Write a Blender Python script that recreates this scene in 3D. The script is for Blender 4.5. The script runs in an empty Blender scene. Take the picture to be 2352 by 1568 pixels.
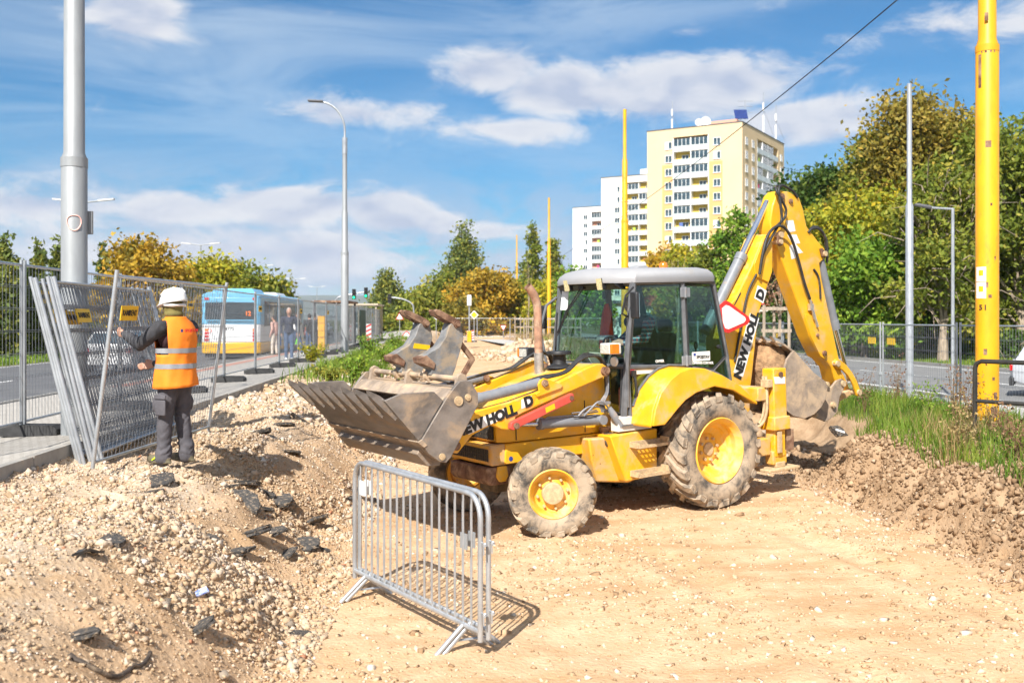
import bpy, bmesh, math, random
import numpy as np
from mathutils import Vector, Matrix

# ---------------------------------------------------------------- camera, sky, sun, exposure
scene = bpy.context.scene
COL = scene.collection
CAMZ = 2.4
FPX = 2287.0      # focal length in the 2352 px wide view of the photograph
HZ = 733.0        # horizon row in that view

cam_d = bpy.data.cameras.new("camera")
cam_d.lens = 35.0
cam_d.sensor_width = 36.0
cam_d.shift_y = -0.02124
cam_d.clip_start = 0.1
cam_d.clip_end = 30000.0
cam_d.dof.use_dof = True
cam_d.dof.focus_distance = 11.3
cam_d.dof.aperture_fstop = 2.4
cam = bpy.data.objects.new("camera", cam_d)
COL.objects.link(cam)
cam.location = (0, 0, CAMZ)
cam.rotation_euler = (math.radians(90), 0, 0)
scene.camera = cam

SUN_AZ = math.radians(20.0)     # shadows run this far right of straight ahead
SUN_EL = math.radians(43.0)
sun_d = bpy.data.lights.new("sun", 'SUN')
sun_d.energy = 5.0
sun_d.angle = math.radians(0.53)
sun_d.color = (1.0, 0.955, 0.88)
sun = bpy.data.objects.new("sun", sun_d)
COL.objects.link(sun)
sdir = Vector((math.sin(SUN_AZ) * math.cos(SUN_EL), math.cos(SUN_AZ) * math.cos(SUN_EL), -math.sin(SUN_EL)))
sun.rotation_euler = sdir.to_track_quat('-Z', 'Y').to_euler()

scene.view_settings.view_transform = 'Standard'
scene.view_settings.look = 'None'
scene.view_settings.gamma = 1.0
scene.view_settings.exposure = 0.73
scene.view_settings.use_curve_mapping = False
scene.cycles.max_bounces = 6
scene.cycles.transparent_max_bounces = 24
scene.cycles.use_adaptive_sampling = True
scene.cycles.adaptive_threshold = 0.025
scene.cycles.use_denoising = True
scene.cycles.sample_clamp_indirect = 6.0


class NT:
    """small helper to write node trees"""
    def __init__(s, nt):
        s.nt = nt
        nt.nodes.clear()

    def n(s, t, **kw):
        nd = s.nt.nodes.new(t)
        ins = kw.pop('ins', {})
        for k, v in kw.items():
            setattr(nd, k, v)
        for k, v in ins.items():
            s.set(nd.inputs[k], v)
        return nd

    def set(s, sock, v):
        if isinstance(v, bpy.types.NodeSocket):
            s.nt.links.new(v, sock)
        elif hasattr(sock.default_value, '__len__') and not hasattr(v, '__len__'):
            sock.default_value = [v] * len(sock.default_value)
        else:
            if hasattr(sock.default_value, '__len__') and len(sock.default_value) == 4 and len(v) == 3:
                v = (*v, 1)
            sock.default_value = v

    def m(s, op, a, b=0.0, c=0.0, clamp=False):
        nd = s.n('ShaderNodeMath', operation=op, use_clamp=clamp)
        for i, v in enumerate((a, b, c)):
            s.set(nd.inputs[i], v)
        return nd.outputs[0]

    def noise(s, vec, scale, detail=3.0, rough=.55, dim='3D', dist=0.0):
        nd = s.n('ShaderNodeTexNoise', noise_dimensions=dim)
        if vec is not None:
            s.set(nd.inputs['Vector'], vec)
        nd.inputs['Scale'].default_value = scale
        nd.inputs['Detail'].default_value = detail
        nd.inputs['Roughness'].default_value = rough
        nd.inputs['Distortion'].default_value = dist
        return nd.outputs['Fac']

    def mix(s, f, a, b, blend='MIX'):
        nd = s.n('ShaderNodeMix', data_type='RGBA', blend_type=blend)
        s.set(nd.inputs['Factor'], f)
        s.set(nd.inputs['A'], a) if False else s.set(nd.inputs[6], a)
        s.set(nd.inputs[7], b)
        return nd.outputs[2]

    def sm(s, x, a, b, lo=0.0, hi=1.0):
        nd = s.n('ShaderNodeMapRange', interpolation_type='SMOOTHSTEP')
        s.set(nd.inputs[0], x)
        for i, v in enumerate((a, b, lo, hi)):
            nd.inputs[i + 1].default_value = v
        return nd.outputs[0]

    def ramp(s, f, stops):
        nd = s.n('ShaderNodeValToRGB')
        s.set(nd.inputs[0], f)
        e = nd.color_ramp.elements
        while len(e) < len(stops):
            e.new(.5)
        for el, (p, c) in zip(e, stops):
            el.position = p
            el.color = (*c, 1)
        return nd.outputs[0]


SKY_TINT = (0.40, 0.93, 1.25)
SKY_STRENGTH = 0.057


def build_world():
    w = bpy.data.worlds.new("World")
    scene.world = w
    w.use_nodes = True
    t = NT(w.node_tree)
    sky = t.n('ShaderNodeTexSky', sky_type='NISHITA', sun_disc=False)
    sky.sun_elevation = SUN_EL
    # the lamp stands behind the camera's left shoulder
    sky.sun_rotation = math.pi + SUN_AZ
    sky.air_density = 1.0
    sky.dust_density = 0.6
    sky.ozone_density = 2.2
    gen = t.n('ShaderNodeTexCoord').outputs['Generated']
    sep = t.n('ShaderNodeSeparateXYZ')
    t.set(sep.inputs[0], gen)
    az = t.m('ARCTAN2', sep.outputs[0], sep.outputs[1])
    el = t.m('ARCSINE', sep.outputs[2])

    aev = t.n('ShaderNodeCombineXYZ')
    t.set(aev.inputs[0], az)
    t.set(aev.inputs[1], el)
    ae = aev.outputs[0]

    def vm(op, a, b, c=None):
        nd = t.n('ShaderNodeVectorMath', operation=op)
        t.set(nd.inputs[0], a)
        t.set(nd.inputs[1], b)
        if c is not None:
            t.set(nd.inputs[2], c)
        return nd

    def coord(sx, sy, ox=0.0, oy=0.0):
        return vm('MULTIPLY_ADD', ae, (sx, sy, 0), (ox, oy, 0)).outputs[0]

    def n2(vec, detail, rough, dist=0.0):
        return t.noise(vec, 1.0, detail, rough, '2D', dist)

    # broad streaks of thin high cloud, thicker low down
    streak = n2(coord(3.0, 13.0, 3.3, 1.0), 5, .58, .5)
    veil = n2(coord(1.6, 5.0, 8.2, 4.0), 1, .5)
    s_m = t.m('MULTIPLY', t.sm(streak, .36, .70), t.m('MULTIPLY_ADD', veil, 1.5, -.28, clamp=True))

    # cumulus: banks given by their place in the sky, broken up by noise
    def px(x, y):
        return math.atan((x - 1176) / FPX), math.atan((HZ - y) / FPX)
    blobs = [(1130, 165, 120, 62, .95), (1290, 210, 190, 60, 1.0), (1590, 205, 270, 74, 1.0),
             (660, 475, 200, 46, 1.0), (890, 490, 110, 46, .95), (410, 490, 150, 42, .85), (1010, 512, 60, 26, .85), (1140, 530, 120, 26, .7),
             (320, 65, 110, 70, .9), (60, 500, 240, 60, .75), (830, 265, 200, 38, .62), (1180, 295, 200, 40, .6),
             (560, 590, 520, 60, .75), (1850, 290, 170, 54, .85), (2300, 110, 180, 60, .5), (1580, 85, 90, 24, .5)]
    tot = None
    for (x, y, rx, ry, a) in blobs:
        A, E = px(x, y)
        v = vm('MULTIPLY_ADD', ae, (FPX / rx, FPX / ry, 0), (-A * FPX / rx, -E * FPX / ry, 0)).outputs[0]
        g = t.m('POWER', .3679, vm('DOT_PRODUCT', v, v).outputs['Value'])
        g = t.m('MULTIPLY', g, a) if a != 1.0 else g
        tot = g if tot is None else t.m('MAXIMUM', tot, g)
    # other parts of the sky carry the same broken cloud
    side = t.m('MULTIPLY', t.sm(t.m('ABSOLUTE', az), .52, .75), t.m('MULTIPLY_ADD', veil, 2.6, -.75, clamp=True))
    tot = t.m('MAXIMUM', tot, side)

    p0 = n2(coord(11.0, 24.0, 1.7, 3.1), 6, .62, .25)
    p1 = n2(coord(11.0, 24.0, 1.7, 3.55), 2, .6)
    dens = t.m('MULTIPLY_ADD', p0, 1.9, t.m('MULTIPLY_ADD', tot, 1.6, -1.20))
    c_m = t.sm(dens, .0, .80)
    # tops toward the sun bright, bellies grey-blue
    light = t.m('MULTIPLY_ADD', t.m('SUBTRACT', p0, p1), 2.4, .66, clamp=True)
    light = t.m('SUBTRACT', light, t.sm(dens, .35, 1.25, 0.0, .42), clamp=True)
    ccol = t.mix(light, (5.6, 6.3, 8.0), (9.6, 9.6, 9.8))
    tint = t.mix(1.0, sky.outputs[0], SKY_TINT, 'MULTIPLY')
    base = t.mix(t.m('MULTIPLY', s_m, .62), tint, (7.6, 8.9, 10.2))
    # a grey-blue layer lying along the horizon
    layer = t.m('MULTIPLY', t.sm(el, .19, .06), t.sm(p0, .30, .56))
    base = t.mix(t.m('MULTIPLY', layer, .8), base, (5.3, 6.1, 8.0))
    out = t.mix(t.m('MULTIPLY', c_m, .93), base, ccol)
    bg = t.n('ShaderNodeBackground', ins={'Color': out, 'Strength': SKY_STRENGTH})
    o = t.n('ShaderNodeOutputWorld')
    t.nt.links.new(bg.outputs[0], o.inputs[0])
    w.cycles.sampling_method = 'MANUAL'
    w.cycles.sample_map_resolution = 512


build_world()

# ---------------------------------------------------------------- helpers
rnd = random.Random(7)
rng = np.random.default_rng(11)


def at(x, y, Y):
    """a row and column of the photograph and a distance -> a place"""
    return Vector(((x - 1176) * Y / FPX, Y, CAMZ - (y - HZ) * Y / FPX))


def link(o, parent=None):
    COL.objects.link(o)
    if parent is not None:
        o.parent = parent
    return o


def tag(o, label=None, cat=None, group=None, kind=None):
    if label: o['label'] = label
    if cat: o['category'] = cat
    if group: o['group'] = group
    if kind: o['kind'] = kind
    return o


def empty(name, loc=(0, 0, 0), rz=0.0, label=None, cat=None, group=None):
    o = bpy.data.objects.new(name, None)
    link(o)
    o.location = loc
    o.rotation_euler = (0, 0, rz)
    return tag(o, label, cat, group)


def kids(o):
    return [c for c in bpy.data.objects if c.parent == o]


def copy_tree(o, cmap, parent=None):
    c = o.copy()
    link(c, parent)
    for ch in cmap.get(o, ()):
        copy_tree(ch, cmap, c)
    return c


def child_map(root):
    m = {}
    for o in bpy.data.objects:
        if o.parent is not None:
            m.setdefault(o.parent, []).append(o)
    return m


class MB:
    def __init__(s):
        s.v, s.f, s.mi, s.M = [], [], [], None

    def add(s, vs, fs, mi=0):
        b = len(s.v)
        if s.M is not None:
            vs = [s.M @ Vector(p) for p in vs]
        s.v.extend([tuple(p) for p in vs])
        s.f.extend([tuple(i + b for i in f) for f in fs])
        s.mi.extend([mi] * len(fs))
        return s

    def box(s, c, size, R=None, mi=0, taper=1.0):
        hx, hy, hz = size[0] / 2, size[1] / 2, size[2] / 2
        vs = []
        for z in (-hz, hz):
            k = taper if z > 0 else 1.0
            vs += [Vector((-hx * k, -hy * k, z)), Vector((hx * k, -hy * k, z)), Vector((hx * k, hy * k, z)), Vector((-hx * k, hy * k, z))]
        if R is not None:
            vs = [R @ p for p in vs]
        c = Vector(c)
        return s.add([p + c for p in vs], [(3, 2, 1, 0), (4, 5, 6, 7), (0, 1, 5, 4), (1, 2, 6, 5), (2, 3, 7, 6), (3, 0, 4, 7)], mi)

    def bb(s, x0, x1, y0, y1, z0, z1, mi=0):
        return s.box(((x0 + x1) / 2, (y0 + y1) / 2, (z0 + z1) / 2), (abs(x1 - x0), abs(y1 - y0), abs(z1 - z0)), None, mi)

    def prism(s, poly, a, b, axis='y', mi=0):
        """poly in the two other axes, drawn from a to b along axis"""
        def P(p, h):
            if axis == 'y': return (p[0], h, p[1])
            if axis == 'x': return (h, p[0], p[1])
            return (p[0], p[1], h)
        n = len(poly)
        ar = sum(poly[i][0] * poly[(i + 1) % n][1] - poly[(i + 1) % n][0] * poly[i][1] for i in range(n))
        flip = (ar > 0) == (axis == 'y')
        if b < a:
            a, b = b, a
        vs = [P(p, a) for p in poly] + [P(p, b) for p in poly]
        fs = [tuple(range(n))[::-1], tuple(range(n, 2 * n))] + [(i, (i + 1) % n, n + (i + 1) % n, n + i) for i in range(n)]
        if flip:
            fs = [f[::-1] for f in fs]
        return s.add(vs, fs, mi)

    def tube(s, pts, r, n=8, caps=True, mi=0, close=False):
        pts = [Vector(p) for p in pts]
        k = len(pts)
        rs = r if hasattr(r, '__len__') else [r] * k
        tang = []
        for i in range(k):
            if close:
                d = pts[(i + 1) % k] - pts[i - 1]
            else:
                d = pts[min(i + 1, k - 1)] - pts[max(i - 1, 0)]
            tang.append(d.normalized() if d.length > 1e-9 else Vector((0, 0, 1)))
        t0 = tang[0]
        up = Vector((0, 0, 1)) if abs(t0.z) < .9 else Vector((1, 0, 0))
        a = t0.cross(up).normalized()
        vs, fs = [], []
        for i in range(k):
            tt = tang[i]
            a = (a - tt * a.dot(tt))
            a = a.normalized() if a.length > 1e-9 else tt.orthogonal().normalized()
            b = tt.cross(a)
            for j in range(n):
                th = 2 * math.pi * j / n
                vs.append(pts[i] + (a * math.cos(th) + b * math.sin(th)) * rs[i])
        rr = k if close else k - 1
        for i in range(rr):
            for j in range(n):
                i2, j2 = (i + 1) % k, (j + 1) % n
                fs.append((i * n + j, i * n + j2, i2 * n + j2, i2 * n + j))
        if caps and not close:
            fs.append(tuple(range(n))[::-1])
            fs.append(tuple((k - 1) * n + j for j in range(n)))
        return s.add(vs, fs, mi)

    def cyl(s, p0, p1, r, r1=None, n=14, mi=0):
        return s.tube([p0, p1], [r, r if r1 is None else r1], n, True, mi)

    def lathe(s, prof, o=(0, 0, 0), axis='y', n=24, mi=0, closed=False):
        """prof: (radius, height along axis)"""
        o = Vector(o)
        vs, fs = [], []
        m = len(prof)
        for j in range(n):
            th = 2 * math.pi * j / n
            c, q = math.cos(th), math.sin(th)
            for (r, h) in prof:
                if axis == 'y': p = Vector((r * c, h, r * q))
                elif axis == 'x': p = Vector((h, r * q, r * c))
                else: p = Vector((r * q, r * c, h))
                vs.append(o + p)
        e = m if closed else m - 1
        for j in range(n):
            j2 = (j + 1) % n
            for i in range(e):
                i2 = (i + 1) % m
                fs.append((j * m + i, j * m + i2, j2 * m + i2, j2 * m + i))
        return s.add(vs, fs, mi)

    def ball(s, c, r, n=12, m=8, mi=0):
        c = Vector(c)
        if not hasattr(r, '__len__'): r = (r, r, r)
        vs, fs = [], []
        for i in range(m + 1):
            ph = math.pi * i / m
            for j in range(n):
                th = 2 * math.pi * j / n
                vs.append(c + Vector((r[0] * math.sin(ph) * math.cos(th), r[1] * math.sin(ph) * math.sin(th), r[2] * math.cos(ph))))
        for i in range(m):
            for j in range(n):
                j2 = (j + 1) % n
                if i == 0: fs.append((j, (i + 1) * n + j, (i + 1) * n + j2))
                elif i == m - 1: fs.append((i * n + j, (i + 1) * n + j, i * n + j2))
                else: fs.append((i * n + j, (i + 1) * n + j, (i + 1) * n + j2, i * n + j2))
        return s.add(vs, fs, mi)

    def mesh(s, name, mats, smooth=None):
        me = bpy.data.meshes.new(name)
        me.from_pydata(s.v, [], s.f)
        for m in (mats if isinstance(mats, (list, tuple)) else [mats]):
            me.materials.append(m)
        if any(s.mi):
            me.polygons.foreach_set('material_index', s.mi)
        if smooth is not None:
            me.shade_smooth()
            me.set_sharp_from_angle(angle=math.radians(smooth))
        me.update()
        return me

    def build(s, name, mats, parent=None, smooth=None, bevel=0.0, seg=2):
        me = s.mesh(name, mats, smooth if smooth is not None else (35 if bevel else None))
        o = bpy.data.objects.new(name, me)
        link(o, parent)
        if bevel:
            b = o.modifiers.new("bevel", 'BEVEL')
            b.width = bevel
            b.segments = seg
            b.limit_method = 'ANGLE'
            b.angle_limit = math.radians(35)
            b.use_clamp_overlap = True
        return o


def np_mesh(name, verts, faces_n, loops, mats, attr=None, smooth=False, mi=None):
    """verts (V,3); faces of equal size faces_n given as flat loops"""
    me = bpy.data.meshes.new(name)
    nf = len(loops) // faces_n
    me.vertices.add(len(verts))
    me.vertices.foreach_set('co', np.asarray(verts, dtype=np.float32).ravel())
    me.loops.add(len(loops))
    me.loops.foreach_set('vertex_index', np.asarray(loops, dtype=np.int32))
    me.polygons.add(nf)
    me.polygons.foreach_set('loop_start', np.arange(nf, dtype=np.int32) * faces_n)
    me.polygons.foreach_set('loop_total', np.full(nf, faces_n, dtype=np.int32))
    for m in (mats if isinstance(mats, (list, tuple)) else [mats]):
        me.materials.append(m)
    if mi is not None:
        me.polygons.foreach_set('material_index', np.asarray(mi, dtype=np.int32))
    if attr is not None:
        for k, val in attr.items():
            a = me.attributes.new(k, 'FLOAT', 'FACE')
            a.data.foreach_set('value', np.asarray(val, dtype=np.float32))
    if smooth:
        me.polygons.foreach_set('use_smooth', np.ones(nf, dtype=bool))
    me.update(calc_edges=True)
    return me


def text_mesh(body, size, mat, name='lettering', bold=0.0, align='CENTER', extrude=0.002):
    cu = bpy.data.curves.new(name, 'FONT')
    cu.body = body
    cu.size = size
    cu.align_x = align
    cu.align_y = 'CENTER'
    cu.extrude = extrude
    cu.offset = bold
    cu.resolution_u = 3
    o = bpy.data.objects.new('tmp_text', cu)
    COL.objects.link(o)
    dg = bpy.context.evaluated_depsgraph_get()
    me = bpy.data.meshes.new_from_object(o.evaluated_get(dg))
    bpy.data.objects.remove(o)
    bpy.data.curves.remove(cu)
    me.materials.clear()
    me.materials.append(mat)
    me.name = name
    return me


def place_text(me, name, parent, origin, xdir, ydir, sx=1.0, sy=1.0):
    o = bpy.data.objects.new(name, me)
    link(o, parent)
    x = Vector(xdir).normalized()
    z = x.cross(Vector(ydir)).normalized()
    y = z.cross(x)
    M = Matrix((x * sx, y * sy, z)).transposed().to_4x4()
    M.translation = Vector(origin)
    o.matrix_local = M
    return o


# ---- value noise
def _hash(ix, iy, seed):
    h = (ix.astype(np.int64) * 374761393 + iy.astype(np.int64) * 668265263 + seed * 1442695041) & 0x7fffffff
    h = ((h ^ (h >> 13)) * 1274126177) & 0x7fffffff
    return ((h ^ (h >> 16)) & 0xffffff) / float(0xffffff)


def vnoise(x, y, seed=0):
    x = np.asarray(x, dtype=np.float64); y = np.asarray(y, dtype=np.float64)
    ix, iy = np.floor(x), np.floor(y)
    fx, fy = x - ix, y - iy
    fx = fx * fx * (3 - 2 * fx); fy = fy * fy * (3 - 2 * fy)
    a = _hash(ix, iy, seed); b = _hash(ix + 1, iy, seed); c = _hash(ix, iy + 1, seed); d = _hash(ix + 1, iy + 1, seed)
    return (a * (1 - fx) + b * fx) * (1 - fy) + (c * (1 - fx) + d * fx) * fy


def fbm(x, y, seed=0, oct=4):
    s, a, tot = 0.0, 1.0, 0.0
    for o in range(oct):
        s = s + a * vnoise(np.asarray(x) * 2 ** o, np.asarray(y) * 2 ** o, seed + o * 17)
        tot += a
        a *= .5
    return s / tot


def sstep(a, b, x):
    t = np.clip((np.asarray(x, dtype=np.float64) - a) / (b - a), 0, 1)
    return t * t * (3 - 2 * t)


# ---------------------------------------------------------------- materials
MATS = {}


def mat(name, col, rough=.55, metal=0.0, var=.12, scale=6.0, col2=None, bump=0.0, bscale=60.0, dirt=None, spec=.5, coat=0.0, stretch=None, rvar=0.0):
    """procedural surface: base colour broken by noise, optional dirt (colour, low, high, scale), optional fine relief"""
    m = bpy.data.materials.new(name)
    m.use_nodes = True
    t = NT(m.node_tree)
    co = t.n('ShaderNodeTexCoord').outputs['Object']
    if stretch:
        mp = t.n('ShaderNodeMapping', ins={'Vector': co})
        mp.inputs['Scale'].default_value = stretch
        co2 = mp.outputs[0]
    else:
        co2 = co
    f = t.noise(co2, scale, 5, .6)
    lo = tuple(c * (1 - var) for c in col)
    hi = col2 if col2 else tuple(min(1.0, c * (1 + var)) for c in col)
    c = t.mix(t.sm(f, .3, .7), lo, hi)
    r = rough
    if dirt:
        dc, a, b, sc = dirt[:4]
        df = t.sm(t.noise(co2, sc, 7, .68, dist=.4), a, b)
        c = t.mix(df, c, dc)
        r = t.m('MULTIPLY_ADD', df, .9 - rough, rough)
        if len(dirt) > 4:
            sp = t.sm(t.noise(co2, sc * 6.5, 4, .7), dirt[5], dirt[5] + .06)
            c = t.mix(sp, c, dirt[4])
    elif rvar:
        r = t.m('MULTIPLY_ADD', f, rvar, rough - rvar / 2)
    b = t.n('ShaderNodeBsdfPrincipled', ins={'Base Color': c, 'Roughness': r, 'Metallic': metal})
    b.inputs['Specular IOR Level'].default_value = spec
    if coat:
        b.inputs['Coat Weight'].default_value = coat
        b.inputs['Coat Roughness'].default_value = .15
    if bump:
        bn = t.n('ShaderNodeBump', ins={'Height': t.noise(co, bscale, 4, .6), 'Strength': 1.0, 'Distance': bump})
        t.nt.links.new(bn.outputs[0], b.inputs['Normal'])
    o = t.n('ShaderNodeOutputMaterial')
    t.nt.links.new(b.outputs[0], o.inputs[0])
    MATS[name] = m
    return m


def mat_glass(name, tint=(.75, .85, .82), refl=.12, rough=.03):
    m = bpy.data.materials.new(name)
    m.use_nodes = True
    t = NT(m.node_tree)
    tr = t.n('ShaderNodeBsdfTransparent', ins={'Color': tint})
    gl = t.n('ShaderNodeBsdfGlossy', ins={'Color': (.95, .97, .97), 'Roughness': rough})
    lw = t.n('ShaderNodeLayerWeight', ins={'Blend': .5})
    f = t.m('MULTIPLY_ADD', t.m('POWER', lw.outputs['Facing'], 4.0), .9, refl, clamp=True)
    mx = t.n('ShaderNodeMixShader')
    t.set(mx.inputs[0], f)
    t.nt.links.new(tr.outputs[0], mx.inputs[1])
    t.nt.links.new(gl.outputs[0], mx.inputs[2])
    o = t.n('ShaderNodeOutputMaterial')
    t.nt.links.new(mx.outputs[0], o.inputs[0])
    MATS[name] = m
    return m


def mat_leaf(name, c0, c1, c2, trans=.27):
    m = bpy.data.materials.new(name)
    m.use_nodes = True
    t = NT(m.node_tree)
    a = t.n('ShaderNodeAttribute', attribute_name='tone')
    oi = t.n('ShaderNodeObjectInfo')
    f = t.m('ADD', a.outputs['Fac'], t.m('MULTIPLY_ADD', oi.outputs['Random'], .16, -.08), clamp=True)
    c = t.ramp(f, [(0.0, c0), (.5, c1), (1.0, c2)])
    d = t.n('ShaderNodeBsdfPrincipled', ins={'Base Color': c, 'Roughness': .62})
    d.inputs['Specular IOR Level'].default_value = .25
    tl = t.n('ShaderNodeBsdfTranslucent', ins={'Color': c})
    mx = t.n('ShaderNodeMixShader', ins={0: trans})
    t.nt.links.new(d.outputs[0], mx.inputs[1])
    t.nt.links.new(tl.outputs[0], mx.inputs[2])
    o = t.n('ShaderNodeOutputMaterial')
    t.nt.links.new(mx.outputs[0], o.inputs[0])
    MATS[name] = m
    return m


def mat_stone(name, stops, rough=.85):
    m = bpy.data.materials.new(name)
    m.use_nodes = True
    t = NT(m.node_tree)
    a = t.n('ShaderNodeAttribute', attribute_name='tone')
    co = t.n('ShaderNodeTexCoord').outputs['Object']
    c = t.ramp(a.outputs['Fac'], stops)
    c = t.mix(.55, c, t.mix(t.noise(co, 55, 3, .6), (.55, .52, .48), (1.15, 1.12, 1.08)), 'MULTIPLY')
    b = t.n('ShaderNodeBsdfPrincipled', ins={'Base Color': c, 'Roughness': rough})
    b.inputs['Specular IOR Level'].default_value = .2
    bn = t.n('ShaderNodeBump', ins={'Height': t.noise(co, 140, 3, .6), 'Strength': .8, 'Distance': .006})
    t.nt.links.new(bn.outputs[0], b.inputs['Normal'])
    o = t.n('ShaderNodeOutputMaterial')
    t.nt.links.new(b.outputs[0], o.inputs[0])
    MATS[name] = m
    return m


def mat_emit(name, col, strength):
    m = bpy.data.materials.new(name)
    m.use_nodes = True
    t = NT(m.node_tree)
    e = t.n('ShaderNodeEmission', ins={'Color': col, 'Strength': strength})
    o = t.n('ShaderNodeOutputMaterial')
    t.nt.links.new(e.outputs[0], o.inputs[0])
    MATS[name] = m
    return m


DUST = (.52, .37, .23)
yellow = mat('yellow_paint', (.82, .42, .012), .46, var=.10, scale=2.5, coat=.10, bump=.0012, bscale=35,
             dirt=((.60, .42, .23), .47, .76, 3.0, (.15, .07, .03), .675))
yellow_dirty = mat('yellow_paint_dusty', (.74, .38, .02), .5, var=.1, scale=2.5,
                   dirt=((.56, .38, .22), .38, .62, 2.2, (.13, .06, .03), .66))
yellow_pole = mat('yellow_pole_paint', (.80, .375, .006), .45, var=.12, scale=2.2,
                  dirt=((.46, .22, .03), .56, .74, 2.6, (.18, .07, .025), .715), stretch=(1.6, 1.6, .7))
rim_yellow = mat('rim_yellow', (.80, .44, .035), .45, var=.08, scale=5, dirt=((.70, .50, .27), .42, .75, 4.0))
grey_roof = mat('grey_plastic_roof', (.33, .33, .34), .5, var=.05, scale=3, dirt=((.30, .27, .24), .55, .8, 3))
frame_grey = mat('cab_frame_grey', (.12, .125, .135), .45, var=.2, scale=9, dirt=((.30, .23, .16), .58, .78, 6))
black_plastic = mat('black_plastic', (.022, .022, .024), .5, var=.3, scale=12, dirt=((.25, .19, .13), .62, .85, 5))
black_rubber = mat('black_rubber_hose', (.03, .03, .03), .55, var=.3, dirt=((.28, .21, .14), .55, .8, 9))
tyre_m = mat('tyre_rubber', (.06, .056, .052), .8, var=.25, scale=7, bump=.004, bscale=70, dirt=((.42, .33, .235), .33, .60, 4.5))
bucket_m = mat('worn_bucket_steel', (.20, .172, .15), .5, metal=.2, var=.3, scale=4, bump=.003, bscale=25,
               dirt=((.40, .29, .19), .46, .68, 2.6), stretch=(1, .35, 1.3))
bucket_in = mat('dusty_bucket_steel', (.30, .235, .18), .75, var=.25, scale=5, bump=.004, bscale=30, dirt=((.52, .38, .25), .42, .62, 3))
fork_m = mat('worn_grey_fork', (.19, .19, .19), .55, metal=.1, var=.3, scale=7, bump=.003, bscale=40,
             dirt=((.34, .27, .19), .47, .66, 4.0, (.035, .03, .03), .70))
rust_m = mat('rusty_steel', (.15, .075, .045), .8, var=.4, scale=10, bump=.004, bscale=60, dirt=((.38, .25, .16), .42, .68, 5))
exhaust_m = mat('rusty_exhaust', (.36, .20, .13), .7, var=.3, scale=12, dirt=((.50, .36, .25), .45, .7, 8, (.10, .05, .03), .68))
alu_m = mat('scuffed_aluminium', (.62, .60, .57), .4, metal=.8, var=.2, scale=14)
cyl_grey = mat('cylinder_grey', (.21, .22, .24), .45, var=.12, scale=6, dirt=((.40, .29, .20), .58, .8, 5))
chrome = mat('chrome_rod', (.72, .74, .78), .12, metal=1.0, var=.05)
red_m = mat('faded_red_paint', (.62, .085, .06), .5, var=.12, scale=6, dirt=((.62, .30, .22), .62, .85, 8))
white_m = mat('white_paint', (.80, .80, .79), .45, var=.05, scale=4)
white_dirty = mat('white_paint_dirty', (.70, .68, .65), .55, var=.08, scale=4, dirt=((.45, .38, .30), .52, .8, 5))
grille_m = mat('grille_mesh', (.03, .028, .026), .6, var=.4, scale=60, dirt=((.40, .26, .10), .55, .75, 40))
galv = mat('galvanised_steel', (.46, .48, .50), .38, metal=.55, var=.14, scale=9, rvar=.2, stretch=(1, 1, .4))
galv_dull = mat('dull_galvanised_pole', (.32, .335, .345), .5, metal=.25, var=.10, scale=5, stretch=(1, 1, .25), bump=.001, bscale=50)
wire_m = mat('galvanised_wire', (.25, .265, .29), .45, metal=.5, var=.1)
decal_black = mat('decal_black', (.018, .018, .018), .5, var=.5, scale=30, dirt=((.75, .60, .30), .66, .74, 34))
decal_white = mat('decal_white', (.82, .81, .78), .5, var=.05, scale=9, dirt=((.80, .50, .05), .72, .78, 22))
ink = mat('black_ink', (.02, .02, .02), .6, var=.1)
red_ink = mat('red_reflex', (.70, .03, .025), .4, var=.08)
blue_ink = mat('blue_ink', (.03, .06, .30), .5, var=.1)
sign_yellow = mat('sign_yellow', (.80, .50, .01), .5, var=.06)
orange_lens = mat('orange_lens', (.85, .20, .01), .2, var=.1, coat=.5)
red_lens = mat('red_lens', (.55, .01, .01), .2, var=.1, coat=.5)
lamp_lens = mat('clear_lamp_lens', (.75, .74, .68), .12, metal=.35, var=.25, scale=40, coat=.6)
led_lens = mat('led_work_lamp_lens', (.72, .62, .34), .2, metal=.2, var=.4, scale=70, coat=.5)
glass = mat_glass('cab_glass', (.64, .79, .77), .05)
win_glass = mat('window_glass', (.055, .085, .105), .06, var=.6, scale=.5, spec=.8)
mirror_m = mat('mirror_glass', (.75, .78, .78), .04, metal=1.0, var=.02)
concrete = mat('pale_concrete', (.46, .44, .41), .85, var=.1, scale=3, bump=.003, bscale=80)
kerb_m = mat('kerb_concrete', (.29, .275, .25), .85, var=.14, scale=5, bump=.004, bscale=60, dirt=((.48, .40, .31), .55, .8, 3))
block_m = mat('recycled_rubber_block', (.035, .035, .036), .8, var=.3, scale=10, dirt=((.25, .22, .18), .62, .85, 4))
wood_m = mat('weathered_wood', (.36, .29, .22), .8, var=.25, scale=6, stretch=(3, 3, .4), bump=.003, bscale=40)
bark_m = mat('tree_bark', (.13, .10, .075), .9, var=.35, scale=7, stretch=(2, 2, .5), bump=.012, bscale=18)
bark_pale = mat('pale_bark', (.34, .27, .20), .9, var=.3, scale=7, stretch=(2, 2, .5), bump=.008, bscale=20)
skin_m = mat('skin', (.50, .27, .185), .55, var=.1, scale=9)

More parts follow.
